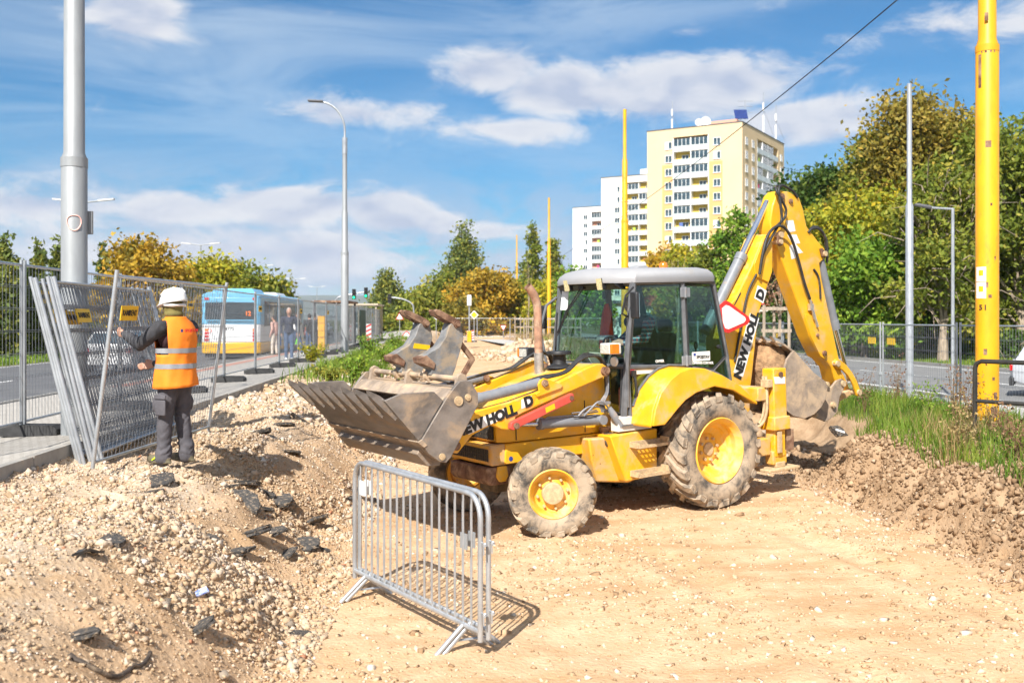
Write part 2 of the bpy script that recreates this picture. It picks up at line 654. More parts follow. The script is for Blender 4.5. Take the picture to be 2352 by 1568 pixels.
# ---------------------------------------------------------------- the lie of the land
SL = .054          # lines along the street: X = u - SL * Y
PU = [-4000, -60, -22, -18.4, -8.36, -8.30, -4.12, -4.06, -3.6, -3.0, -2.6, -2.1, -1.45, -1.15, 5.05, 5.22, 5.45, 5.72, 6.2, 7.4, 8.9, 9.7, 30, 4000]
PZ = [.4, .42, .46, .48, .70, .86, 1.06, .985, .93, .89, .83, .58, .05, 0, 0, .12, .46, .70, .80, .78, .50, .31, .30, .3]


def ground_z(X, Y, fine=True):
    X = np.asarray(X, dtype=np.float64); Y = np.asarray(Y, dtype=np.float64)
    u = X + SL * Y
    dl = (fbm(Y * .55, Y * 0 + 3.1, 5, 3) - .5) * .7
    dr = (fbm(Y * .8, Y * 0 + 7.7, 9, 3) - .5) * .55 + 2.0 * sstep(14.3, 15.2, Y) * (1 - sstep(20, 23, Y))
    ml = sstep(-3.6, -2.4, u) * (1 - sstep(-1.0, .2, u))
    mr = sstep(3.6, 4.7, u) * (1 - sstep(8.0, 9.4, u))
    z = np.interp(u - dl * ml - dr * mr, PU, PZ)
    # the dug floor falls a little toward the machine's nose
    floor = sstep(-1.9, -1.2, u) * (1 - sstep(4.6, 5.3, u))
    s = np.clip((X - 1.5) * .83 + (Y - 12.0) * .556, -3, 3)
    z = z + floor * (-.017 + .0323 * s)
    # the trench comes back up at its far end and drags of spoil lie there
    up = sstep(75, 120, Y) * sstep(-2.4, -1.2, u) * (1 - sstep(4.8, 6, u))
    z = z * (1 - up) + .55 * up
    if fine:
        gl = sstep(-4.12, -3.9, u) * (1 - sstep(-1.5, -.9, u))
        gr = sstep(4.9, 5.2, u) * (1 - sstep(6.3, 7.2, u))
        z = z + gl * ((fbm(X * .9, Y * .9, 21, 4) - .5) * .26 + (fbm(X * 4, Y * 4, 22, 4) - .5) * .15)
        z = z + gr * ((fbm(X * 1.6, Y * 1.6, 31, 4) - .5) * .30 + (fbm(X * 6, Y * 6, 32, 4) - .5) * .24 - np.maximum(0, fbm(X * 7 + 4, Y * 7, 33, 3) - .55) * .55)
        fl = floor * (1 - sstep(40, 60, Y))
        z = z + fl * ((fbm(X * .8, Y * .8, 41, 3) - .5) * .06 + (fbm(X * 4, Y * 4, 42, 3) - .5) * .026)
        # wheel ruts along the trench
        rut = np.exp(-((u - 1.2 - .15 * np.sin(Y * .3)) / .25) ** 2) + np.exp(-((u - 3.0 - .2 * np.sin(Y * .25 + 1)) / .25) ** 2)
        z = z - fl * rut * .03 * sstep(15, 20, Y)
        # tyre tracks swinging in from the front, with lug prints
        for off in (0.0, 1.85):
            xa, ya, xb, yb = 4.5 - off * .95, 5.6 - off * .3, 2.75 - off * .95, 12.0 - off * .3
            L_ = math.hypot(xb - xa, yb - ya)
            dx_, dy_ = (xb - xa) / L_, (yb - ya) / L_
            s_ = (X - xa) * dx_ + (Y - ya) * dy_
            d_ = (X - xa) * -dy_ + (Y - ya) * dx_ + .22 * np.sin(s_ * .45)
            prof = np.exp(-(d_ / .17) ** 4) - .55 * np.exp(-((np.abs(d_) - .30) / .09) ** 2)
            lug = .5 + .5 * np.sin((s_ + np.abs(d_) * .9) * 2 * math.pi / .26)
            z = z - fl * prof * (.020 + .016 * lug) * sstep(0, .8, s_) * (1 - sstep(L_ - 1.2, L_, s_)) * sstep(.30, .5, fbm(X * .9, Y * .9, 77, 3))
        # a heap of pale rubble at the far end of the trench
        hp = np.exp(-(((u - 4.2) / 1.6) ** 2 + ((Y - 62) / 7.0) ** 2))
        z = z + hp * (.75 + (fbm(X * 1.5, Y * 1.5, 51, 3) - .5) * .6)
        gv = sstep(6.4, 7.0, u) * (1 - sstep(8.8, 9.4, u))
        z = z + gv * (fbm(X * 1.2, Y * 1.2, 61, 3) - .5) * .16
    return z


def gz(x, y):
    return float(ground_z(np.array([x]), np.array([y]))[0])


def mat_ground():
    m = bpy.data.materials.new('dug_ground')
    m.use_nodes = True
    t = NT(m.node_tree)
    co = t.n('ShaderNodeTexCoord').outputs['Object']
    sp = t.n('ShaderNodeSeparateXYZ')
    t.set(sp.inputs[0], co)
    u = t.m('MULTIPLY_ADD', sp.outputs[1], SL, sp.outputs[0])
    big = t.noise(co, .55, 4, .6)
    mid = t.noise(co, 3.5, 5, .65)
    fin = t.noise(co, 38, 4, .65)
    vo = t.n('ShaderNodeTexVoronoi', ins={'Vector': co, 'Scale': 26.0})
    # sandy floor
    sand = t.mix(t.sm(mid, .3, .7), (.54, .35, .20), (.65, .455, .285))
    trk = t.n('ShaderNodeMapping', ins={'Vector': co})
    trk.inputs['Rotation'].default_value = (0, 0, -.5)
    trk.inputs['Scale'].default_value = (.35, 1.6, 1)
    stripe = t.noise(trk.outputs[0], 1.3, 4, .6)
    sand = t.mix(t.m('MULTIPLY', t.sm(stripe, .48, .66), .55), sand, (.42, .25, .12))
    sand = t.mix(t.m('MULTIPLY', t.sm(big, .45, .68), .6), sand, (.47, .29, .145))
    sand = t.mix(t.m('MULTIPLY', t.sm(fin, .55, .75), .55), sand, (.70, .56, .42))
    # gravel on the left
    grav = t.mix(t.sm(mid, .35, .7), (.44, .325, .22), (.60, .475, .345))
    grav = t.mix(t.m('MULTIPLY', t.sm(fin, .50, .7), .6), grav, (.68, .60, .50))
    grav = t.mix(t.m('MULTIPLY', t.sm(big, .52, .66), .5), grav, (.45, .33, .21))
    grav = t.mix(t.m('MULTIPLY', t.sm(t.noise(co, 1.4, 5, .65), .46, .62), .75), grav, (.46, .305, .17))
    # loam on the right
    loam = t.mix(t.sm(mid, .3, .7), (.29, .19, .11), (.44, .305, .19))
    turf = t.mix(t.sm(mid, .3, .7), (.06, .085, .022), (.13, .13, .04))
    wob = t.m('MULTIPLY_ADD', t.m('SUBTRACT', mid, .5), 1.1, u)
    c = t.mix(t.m('MULTIPLY', t.sm(wob, -2.7, -2.1), .7), grav, (.47, .30, .165))
    c = t.mix(t.sm(wob, -2.1, -1.2), c, sand)
    c = t.mix(t.sm(wob, 4.75, 5.35), c, loam)
    c = t.mix(t.m('MULTIPLY', t.sm(wob, 6.2, 6.7), t.m('MAXIMUM', t.sm(sp.outputs[2], .50, .64), t.sm(u, 8.4, 8.7))), c, turf)
    c = t.mix(t.sm(wob, 9.2, 9.8), c, (.24, .23, .21))
    c = t.mix(t.sm(u, 19.0, 20.0), c, turf)
    c = t.mix(t.sm(u, -17.0, -19.0), c, turf)
    b = t.n('ShaderNodeBsdfPrincipled', ins={'Base Color': c, 'Roughness': .92})
    b.inputs['Specular IOR Level'].default_value = .15
    h = t.m('ADD', t.m('MULTIPLY', t.noise(co, 24, 5, .68), 1.0), t.m('MULTIPLY', vo.outputs['Distance'], .5))
    bn = t.n('ShaderNodeBump', ins={'Height': h, 'Strength': 1.0, 'Distance': .013})
    t.nt.links.new(bn.outputs[0], b.inputs['Normal'])
    o = t.n('ShaderNodeOutputMaterial')
    t.nt.links.new(b.outputs[0], o.inputs[0])
    return m


def axis_pts(knots):
    """knots: (start, step) ... -> increasing coordinates"""
    out = []
    for (a, st), (b, _) in zip(knots[:-1], knots[1:]):
        n = max(1, int(round((b - a) / st)))
        out += [a + (b - a) * i / n for i in range(n)]
    return np.array(out + [knots[-1][0]])


def build_ground():
    us = axis_pts([(-6000, 1500), (-100, 25), (-24, 4), (-8.5, .1), (-8.0, 1.2), (-4.3, .06), (-1.0, .07), (4.5, .055), (7.2, .12), (10, 1.0), (20, 8), (100, 1500), (6000, 1)])
    ys = axis_pts([(-60, 8), (2.5, .08), (9, .065), (17, .10), (24, .3), (45, 1.0), (130, 6), (260, 60), (700, 1500), (9000, 1)])
    U, Yg = np.meshgrid(us, ys)
    Xg = U - SL * np.clip(Yg, -60, 400)
    Z = ground_z(Xg, Yg)
    n, k = U.shape
    V = np.stack([Xg, Yg, Z], -1).reshape(-1, 3)
    i = np.arange((n - 1) * (k - 1))
    r, c = i // (k - 1), i % (k - 1)
    a = r * k + c
    loops = np.stack([a, a + 1, a + k + 1, a + k], -1).ravel()
    me = np_mesh('ground', V, 4, loops, mat_ground(), smooth=True)
    o = bpy.data.objects.new('ground', me)
    link(o)
    o['kind'] = 'structure'
    return o


ground = build_ground()

# ---- pavements and roads
asphalt = mat('asphalt', (.105, .105, .11), .85, var=.14, scale=1.2, bump=.003, bscale=120, dirt=((.16, .155, .15), .5, .8, .6))
asphalt_pale = mat('worn_asphalt', (.19, .188, .185), .88, var=.10, scale=.9, bump=.003, bscale=120)
line_m = mat('road_paint', (.74, .74, .72), .7, var=.08, scale=5)


def mat_paver():
    m = bpy.data.materials.new('concrete_pavers')
    m.use_nodes = True
    t = NT(m.node_tree)
    co = t.n('ShaderNodeTexCoord').outputs['Object']
    br = t.n('ShaderNodeTexBrick', ins={'Vector': co, 'Color1': (.40, .375, .34, 1), 'Color2': (.46, .435, .40, 1), 'Mortar': (.25, .225, .19, 1),
                                       'Scale': 5.0, 'Mortar Size': .025, 'Brick Width': .5, 'Row Height': 1.0 * .5})
    n1 = t.noise(co, 1.1, 4, .6)
    c = t.mix(.6, br.outputs[0], t.mix(n1, (.75, .73, .70), (1.1, 1.09, 1.07)), 'MULTIPLY')
    b = t.n('ShaderNodeBsdfPrincipled', ins={'Base Color': c, 'Roughness': .85})
    bn = t.n('ShaderNodeBump', ins={'Height': br.outputs['Fac'], 'Strength': .6, 'Distance': -.004})
    t.nt.links.new(bn.outputs[0], b.inputs['Normal'])
    o = t.n('ShaderNodeOutputMaterial')
    t.nt.links.new(b.outputs[0], o.inputs[0])
    return m


def strip(name, u0, u1, z0, z1, Y0, Y1, m, slope=SL, step=10.0, parent=None, thick=.0):
    mb = MB()
    n = max(1, int((Y1 - Y0) / step))
    for i in range(n):
        a, b = Y0 + (Y1 - Y0) * i / n, Y0 + (Y1 - Y0) * (i + 1) / n
        mb.add([(u0 - slope * a, a, z0), (u1 - slope * a, a, z1), (u1 - slope * b, b, z1), (u0 - slope * b, b, z0)], [(0, 1, 2, 3)])
    o = mb.build(name, m, parent)
    if parent is None:
        o['kind'] = 'structure'
    return o


pave = strip('pavement', -8.2, -4.13, .885, 1.085, -10, 130, mat_paver())
red_band = mat('red_tactile_pavers', (.46, .22, .16), .85, var=.12, scale=4)
strip('tactile_band', -7.75, -7.3, .9115, .934, 22, 70, red_band, parent=pave)
road_l = strip('road', -18.4, -8.36, .50, .722, -10, 500, asphalt)
for k in range(14):
    strip('lane_dash', -13.05, -12.9, .625, .629, 16 + k * 9, 20 + k * 9, line_m, parent=road_l)
strip('edge_line', -18.1, -17.95, .513, .517, -10, 400, line_m, parent=road_l)
for k in range(40):
    strip('bus_bay_dash', -9.0, -8.75, .716, .722, 12 + k * 1.0, 12.5 + k * 1.0, line_m, parent=road_l)

mk = MB().box((0, 0, 0), (.085, .985, .30))
kme = mk.mesh('kerb_stone', kerb_m)
for k in range(42):
    Y = 3.0 + k
    o = bpy.data.objects.new('kerb_stone', kme)
    link(o, pave)
    o.location = (-4.085 - SL * Y + rnd.uniform(-.008, .008), Y, .95 + rnd.uniform(-.006, .006))
    o.rotation_euler = (rnd.uniform(-.006, .006), 0, math.atan(SL) + rnd.uniform(-.006, .006))
mk = MB().box((0, 0, 0), (.15, .985, .34))
kme2 = mk.mesh('kerb_stone', kerb_m)
for k in range(56):
    Y = 14.0 + k
    o = bpy.data.objects.new('kerb_stone', kme2)
    link(o, pave)
    o.location = (-8.28 - SL * Y, Y, .735)
    o.rotation_euler = (0, 0, math.atan(SL))

# right-hand road, swinging a little away from the trench
S2 = .16
road_r = strip('road', 15.6, 26.2, .335, .335, 8, 400, asphalt_pale, slope=S2)
strip('edge_line', 16.4, 16.6, .340, .340, 8, 300, line_m, slope=S2, parent=road_r)
strip('edge_line', 25.2, 25.4, .340, .340, 8, 300, line_m, slope=S2, parent=road_r)
for k in range(16):
    strip('lane_dash', 20.8, 20.95, .340, .340, 20 + k * 8, 25 + k * 8, line_m, slope=S2, parent=road_r)
foot = strip('footpath', 12.6, 15.3, .39, .39, 8, 200, concrete, slope=S2)
mk = MB().box((0, 0, 0), (.14, .985, .22))
kme3 = mk.mesh('kerb_stone', kerb_m)
for k in range(36):
    Y = 16.0 + k
    o = bpy.data.objects.new('kerb_stone', kme3)
    link(o, road_r)
    o.location = (15.45 - S2 * Y, Y, .34)
    o.rotation_euler = (0, 0, math.atan(S2))
    o = bpy.data.objects.new('kerb_stone', kme3)
    link(o, road_r)
    o.location = (26.3 - S2 * (Y + 12), Y + 12, .34)
    o.rotation_euler = (0, 0, math.atan(S2))

# ---------------------------------------------------------------- loose stone
CUBE_V = np.array([(-1, -1, -1), (1, -1, -1), (1, 1, -1), (-1, 1, -1), (-1, -1, 1), (1, -1, 1), (1, 1, 1), (-1, 1, 1)], dtype=float)
CUBE_F = np.array([(0, 2, 1), (0, 3, 2), (4, 5, 6), (4, 6, 7), (0, 1, 5), (0, 5, 4), (1, 2, 6), (1, 6, 5), (2, 3, 7), (2, 7, 6), (3, 0, 4), (3, 4, 7)])


def scatter_stones(name, X, Y, R, tone, m, sink=.35, label=None, cat=None, flat=.65):
    N = len(X)
    Z = ground_z(X, Y)
    v = CUBE_V[None] * 1.0 + rng.uniform(-.55, .55, (N, 8, 3))
    ax = rng.uniform(.45, 1.15, (N, 1, 3))
    v = v * ax * .72
    q = rng.normal(0, 1, (N, 4))
    q /= np.linalg.norm(q, axis=1)[:, None]
    w, x, y, z = q[:, 0], q[:, 1], q[:, 2], q[:, 3]
    Rm = np.stack([1 - 2 * (y * y + z * z), 2 * (x * y - z * w), 2 * (x * z + y * w), 2 * (x * y + z * w), 1 - 2 * (x * x + z * z), 2 * (y * z - x * w), 2 * (x * z - y * w), 2 * (y * z + x * w), 1 - 2 * (x * x + y * y)], -1).reshape(N, 3, 3)
    P = np.einsum('nij,nkj->nki', Rm, v)
    P[:, :, 2] *= flat + .2
    P = P * R[:, None, None]
    P += np.stack([X, Y, Z + R * (flat - sink)], -1)[:, None, :]
    loops = (CUBE_F[None] + (np.arange(N) * 8)[:, None, None]).ravel()
    me = np_mesh(name, P.reshape(-1, 3), 3, loops, m, attr={'tone': np.repeat(tone, 12)})
    o = bpy.data.objects.new(name, me)
    link(o)
    tag(o, label, cat, kind='stuff')
    return o


pale_stone = mat_stone('pale_gravel', [(0.0, (.30, .25, .20)), (.07, (.46, .38, .30)), (.25, (.56, .42, .28)), (.40, (.50, .355, .22)), (.55, (.62, .475, .335)), (.78, (.66, .54, .42)), (.95, (.76, .70, .62)), (1.0, (.46, .22, .13))])
sand_stone = mat_stone('sandy_gravel', [(0.0, (.34, .22, .125)), (.35, (.54, .37, .22)), (.75, (.64, .47, .31)), (1.0, (.76, .66, .54))])
loam_stone = mat_stone('earth_clods', [(0.0, (.24, .155, .09)), (.5, (.38, .255, .155)), (.85, (.48, .345, .225)), (1.0, (.60, .50, .40))])


def pick(n, u0, u1, y0, y1, power=1.0):
    """more of them near the camera"""
    t = rng.uniform(0, 1, n) ** power
    Y = y0 + (y1 - y0) * t
    U = rng.uniform(u0, u1, n)
    return U - SL * Y, Y


def stones():
    # gravel of the left bank
    X, Y = pick(78000, -4.05, -1.05, 3.0, 17, 1.35)
    cl = fbm(X * 1.1, Y * 1.1, 71, 4)
    keep = rng.uniform(0, 1, len(X)) < .45 + .55 * sstep(.36, .58, cl)
    X, Y, cl = X[keep], Y[keep], cl[keep]
    R = np.clip(rng.lognormal(math.log(.0092), .55, len(X)) * (.75 + .7 * sstep(.45, .7, cl)), .004, .045)
    tone = np.clip(.52 + rng.normal(0, .19, len(X)) + (fbm(X * .7 + 9, Y * .7, 73, 3) - .5) * .5, 0, .97)
    tone[rng.uniform(0, 1, len(X)) < .008] = 1.0
    scatter_stones('gravel', X, Y, R, tone, pale_stone, sink=.45, label='pale crushed stone covering the dug bank beside the kerb', cat='gravel')
    X, Y = pick(16000, -4.05, -1.0, 16, 55, 1.5)
    R = np.clip(rng.lognormal(math.log(.022), .5, len(X)), .01, .08)
    scatter_stones('gravel', X, Y, R, rng.uniform(.2, 1, len(X)), pale_stone, label='pale crushed stone further along the bank under the weeds', cat='gravel')
    # trench floor
    X, Y = pick(34000, -1.6, 5.4, 4.2, 17, 1.35)
    keep = rng.uniform(0, 1, len(X)) < .34 + .66 * sstep(.42, .66, fbm(X * .75 + 3, Y * .75, 75, 4))
    X, Y = X[keep], Y[keep]
    R = np.clip(rng.lognormal(math.log(.0115), .5, len(X)), .005, .045)
    scatter_stones('gravel', X, Y, R, rng.uniform(0, 1, len(X)), sand_stone, sink=.42, flat=.5, label='small sandy stones pressed into the trench floor', cat='gravel')
    # clods of the right bank
    X, Y = pick(32000, 4.6, 6.6, 6.5, 17, 1.1)
    R = np.clip(rng.lognormal(math.log(.0125), .6, len(X)), .005, .06)
    uu = X + SL * Y
    kp = rng.uniform(0, 1, len(X)) < sstep(4.7, 5.35, uu + (fbm(Y * 1.1, Y * 0, 88, 3) - .5) * .8)
    X, Y, R, uu = X[kp], Y[kp], R[kp] * (.55 + .45 * sstep(4.9, 5.5, uu[kp])), uu[kp]
    scatter_stones('earth_clods', X, Y, R, np.clip(rng.uniform(0, .9, len(X)) + .2 * (uu < 5.1), 0, 1), loam_stone, sink=.3, flat=.8, label='brown clods and stones tumbled down the cut earth bank', cat='earth')
    X, Y = pick(2500, 4.4, 6.5, 17, 70, 1.6)
    R = np.clip(rng.lognormal(math.log(.05), .5, len(X)), .02, .16)
    scatter_stones('earth_clods', X, Y, R, rng.uniform(.1, 1, len(X)), loam_stone, label='clods along the far stretch of the trench edge', cat='earth')
    # far rubble heap
    n = 2600
    U = rng.normal(4.2, 1.2, n); Y = rng.normal(62, 5, n)
    X = U - SL * Y
    R = np.clip(rng.lognormal(math.log(.085), .55, n), .03, .28)
    scatter_stones('rubble', X, Y, R, rng.uniform(.15, .8, n), pale_stone, label='heap of pale rubble at the far end of the trench', cat='rubble')


stones()


def rock_mesh(name, seed, m, flat=.7, sub=2):
    r = random.Random(seed)
    bm = bmesh.new()
    for _ in range(13):
        d = Vector((r.gauss(0, 1), r.gauss(0, 1), r.gauss(0, 1))).normalized() * r.uniform(.75, 1.05)
        bm.verts.new((d.x, d.y * r.uniform(.8, 1), d.z * flat))
    hull = bmesh.ops.convex_hull(bm, input=bm.verts[:])
    for v in [v for v in bm.verts if not v.link_faces]:
        bm.verts.remove(v)
    bmesh.ops.bevel(bm, geom=bm.edges[:], offset=.05, segments=1, affect='EDGES')
    me = bpy.data.meshes.new(name)
    bm.to_mesh(me)
    bm.free()
    me.materials.append(m)
    a = me.attributes.new('tone', 'FLOAT', 'FACE')
    a.data.foreach_set('value', np.full(len(me.polygons), r.uniform(.35, .95), dtype=np.float32))
    return me


def rocks():
    ms = [rock_mesh('limestone_lump', i, pale_stone, rnd.uniform(.55, .85)) for i in range(6)]
    ml = [rock_mesh('earth_lump', 20 + i, loam_stone, rnd.uniform(.6, .9)) for i in range(4)]
    for k in range(70):
        X, Y = pick(1, -4.0, -1.2, 4.2, 15, 1.2)
        x, y = float(X[0]), float(Y[0])
        R = rnd.uniform(.024, .058)
        o = bpy.data.objects.new('limestone_lump', ms[k % 6])
        link(o)
        o.location = (x, y, gz(x, y) + R * .2)
        o.scale = (R * rnd.uniform(.8, 1.3), R * rnd.uniform(.8, 1.2), R)
        o.rotation_euler = (rnd.uniform(-.4, .4), rnd.uniform(-.4, .4), rnd.uniform(0, 6.28))
        tag(o, 'pale limestone lump lying loose among the gravel of the dug bank', 'stone', 'limestone lumps on the gravel bank')
    for k in range(50):
        X, Y = pick(1, 4.95, 6.1, 7.0, 16, 1.2)
        x, y = float(X[0]), float(Y[0])
        R = rnd.uniform(.025, .062)
        o = bpy.data.objects.new('earth_lump', ml[k % 4])
        link(o)
        o.location = (x, y, gz(x, y) + R * .2)
        o.scale = (R * rnd.uniform(.8, 1.3), R * rnd.uniform(.8, 1.2), R)
        o.rotation_euler = (rnd.uniform(-.6, .6), rnd.uniform(-.6, .6), rnd.uniform(0, 6.28))
        tag(o, 'brown lump of earth and stone broken out of the cut bank', 'earth clod', 'earth lumps on the cut bank')


rocks()

asph_chunk = mat('broken_asphalt', (.085, .08, .076), .9, var=.4, scale=14, bump=.014, bscale=45, dirt=((.45, .34, .23), .50, .68, 6))


def slab_mesh(seed):
    r = random.Random(seed)
    n = 7
    poly = []
    for i in range(n):
        a = 2 * math.pi * i / n + r.uniform(-.25, .25)
        q = r.uniform(.65, 1.1)
        poly.append((q * math.cos(a), q * .7 * math.sin(a)))
    mb = MB().prism(poly, -.16, .16, axis='z')
    bm = bmesh.new()
    me = mb.mesh('asphalt_chunk', asph_chunk)
    bm.from_mesh(me)
    bmesh.ops.bevel(bm, geom=bm.edges[:], offset=.05, segments=1, affect='EDGES')
    bmesh.ops.triangulate(bm, faces=bm.faces[:])
    bmesh.ops.subdivide_edges(bm, edges=bm.edges[:], cuts=1)
    for v in bm.verts:
        v.co += Vector((r.uniform(-.05, .05), r.uniform(-.05, .05), r.uniform(-.035, .035)))
    bm.to_mesh(me)
    bm.free()
    return me


def crom_pts(pts, k=4):
    P_ = [Vector(p) for p in pts]
    P_ = [P_[0] * 2 - P_[1]] + P_ + [P_[-1] * 2 - P_[-2]]
    out = []
    for i in range(1, len(P_) - 2):
        a, b, c, d = P_[i - 1:i + 3]
        for j in range(k):
            t = j / k
            out.append(.5 * ((2 * b) + (c - a) * t + (2 * a - 5 * b + 4 * c - d) * t * t + (3 * b - a - 3 * c + d) * t ** 3))
    out.append(P_[-2])
    return out


def asphalt_slabs():
    sl = [slab_mesh(i) for i in range(5)]
    # x, y in the photograph view, ground height guess, size, tilt, label
    spots = [(640, 1050, .75, .20, .15, 'broken asphalt slab lying flat uphill of the bucket shadow'),
             (600, 1020, .8, .19, .5, 'tilted asphalt slab right behind the standing worker'),
             (628, 1008, .8, .16, -.5, 'dark asphalt piece leaning on the slab behind the worker'),
             (560, 1112, .72, .20, .35, 'long asphalt slab propped across another on the gravel crest'),
             (560, 1150, .62, .19, .7, 'steep asphalt slab standing under the propped one'),
             (570, 1195, .45, .21, .35, 'thick asphalt lump half buried below the propped slabs'),
             (540, 1200, .5, .15, .1, 'flat asphalt piece wedged beside the thick lump'),
             (690, 1070, .5, .17, .9, 'upright asphalt lump on the slope facing the bucket'),
             (725, 1130, .3, .13, .6, 'small asphalt piece on the slope above the barrier end'),
             (700, 1270, .12, .20, .25, 'asphalt slab at the slope foot left of the barrier feet'),
             (720, 1225, .2, .16, .8, 'asphalt shard leaning against the slope foot slab'),
             (370, 1105, .85, .15, .4, 'thin asphalt strip on the gravel right in front of the worker'),
             (260, 1240, .75, .12, .1, 'round asphalt lump in the open gravel field'),
             (450, 1380, .5, .13, .8, 'asphalt wedge near the bent rubber hose'),
             (690, 1455, .1, .09, .3, 'small dark asphalt crumb at the bottom edge of the slope'),
             (180, 1460, .75, .14, .4, 'asphalt lump low in the picture beside the hose end'),
             (300, 1510, .62, .17, .7, 'asphalt chunk standing in the nearest gravel'),
             (560, 985, .8, .13, .4, 'small dark asphalt piece just right of the panel foot'),
             (655, 985, .75, .15, .3, 'asphalt piece on the crest nearest the bucket teeth'),
             (612, 1048, .75, .14, .6, 'asphalt shard between the flat slab and the leaning pair'),
             (668, 1035, .6, .12, .3, 'little asphalt lump on the slope above the upright one'),
             (520, 1118, .75, .10, .2, 'asphalt crumb left of the propped long slab'),
             (600, 1165, .55, .14, .5, 'asphalt piece sliding down beside the steep slab'),
             (625, 1215, .4, .13, .4, 'asphalt lump low on the slope under the thick one'),
             (655, 1120, .5, .11, .6, 'asphalt fragment halfway down the slope middle'),
             (480, 1210, .6, .09, .2, 'grey asphalt crumb on the open gravel near the wrapper'),
             (350, 1130, .8, .10, .3, 'narrow asphalt strip left of the worker shadow'),
             (800, 1165, .02, .08, .1, 'flat asphalt scrap lying alone on the trench floor')]
    for k, (px, py, z, R, tilt, lab) in enumerate(spots):
        Y = (CAMZ - z) * FPX / (py - HZ)
        x = (px - 1176) * Y / FPX
        for _ in range(6):
            z = gz(x, Y)
            Y = (CAMZ - z) * FPX / (py - HZ)
            x = (px - 1176) * Y / FPX
        o = bpy.data.objects.new('asphalt_chunk', sl[k % 5])
        link(o)
        o.location = (x, Y, gz(x, Y) + R * .10)
        o.scale = (R * 1.35, R * 1.35, R * .85)
        o.rotation_euler = (rnd.uniform(-.3, .3), tilt * rnd.choice((-1, 1)) * .6, rnd.uniform(0, 6.28))
        tag(o, lab, 'asphalt piece', 'broken asphalt on the bank')
    # one slab with old lane paint stuck in the right-hand bank
    p = at(1925, 990, 13.4)
    o = bpy.data.objects.new('asphalt_chunk', sl[1])
    link(o)
    o.location = (p.x, p.y, p.z)
    o.scale = (.15, .13, .22)
    o.rotation_euler = (1.2, .3, .35)
    tag(o, 'upright asphalt slab with a white paint stripe in the grassy bank', 'asphalt piece')
    st = MB().box((0, 0, .19), (1.0, .22, .02)).build('paint_stripe', line_m, o)
    # bent rubber hose and black scraps
    hb = mat('old_rubber_hose', (.06, .045, .035), .7, var=.3, dirt=((.40, .30, .2), .5, .8, 8))

    def gp(px, py, z=.78):
        Y = (CAMZ - z) * FPX / (py - HZ)
        x = (px - 1176) * Y / FPX
        return Vector((x, Y, gz(x, Y) + .03))

    def drape(pts, lift):
        q = crom_pts(pts, 5)
        zz = [gz(p.x, p.y) for p in q]
        out = []
        for i in range(len(q)):
            w = zz[max(0, i - 3):i + 4]
            out.append(Vector((q[i].x, q[i].y, max(sum(w) / len(w), zz[i]) + lift)))
        return out
    pts = drape([gp(160, 1418), gp(200, 1420), gp(240, 1412), gp(275, 1398), gp(305, 1384), gp(326, 1374), gp(345, 1355)], .012)
    tag(MB().tube(pts, .014, 8).build('rubber_hose', hb, None, 40), 'bent brown rubber hose lying on the gravel in front', 'hose')
    pts = drape([gp(165, 1312), gp(205, 1298), gp(240, 1284)], .02)
    n_ = len(pts)
    mb = MB()
    vs, fs = [], []
    d = (pts[-1] - pts[0])
    side = Vector((-d.y, d.x, 0)).normalized()
    for i, p in enumerate(pts):
        w = .03 * math.sin(math.pi * (i + .15) / (n_ - .7)) + .002
        vs += [p - side * w, p + side * w, p + side * w + Vector((0, 0, .012)), p - side * w + Vector((0, 0, .018))]
    for i in range(n_ - 1):
        for k in range(4):
            fs.append((i * 4 + k, i * 4 + (k + 1) % 4, i * 4 + 4 + (k + 1) % 4, i * 4 + 4 + k))
    fs += [(3, 2, 1, 0), tuple(n_ * 4 - 4 + k for k in range(4))]
    mb.add(vs, fs)
    tag(mb.build('rubber_scrap', black_rubber), 'pointed black rubber scrap on the gravel at left', 'scrap')
    p = gp(463, 1252)
    tag(MB().box((p.x, p.y, p.z + .01), (.09, .06, .012), Matrix.Rotation(.5, 3, 'X') @ Matrix.Rotation(.6, 3, 'Z')).build('crumpled_wrapper', mat('blue_white_foil', (.75, .77, .82), .3, var=.0, scale=30, col2=(.05, .12, .5))), 'crumpled blue and white wrapper among the stones', 'wrapper')


asphalt_slabs()

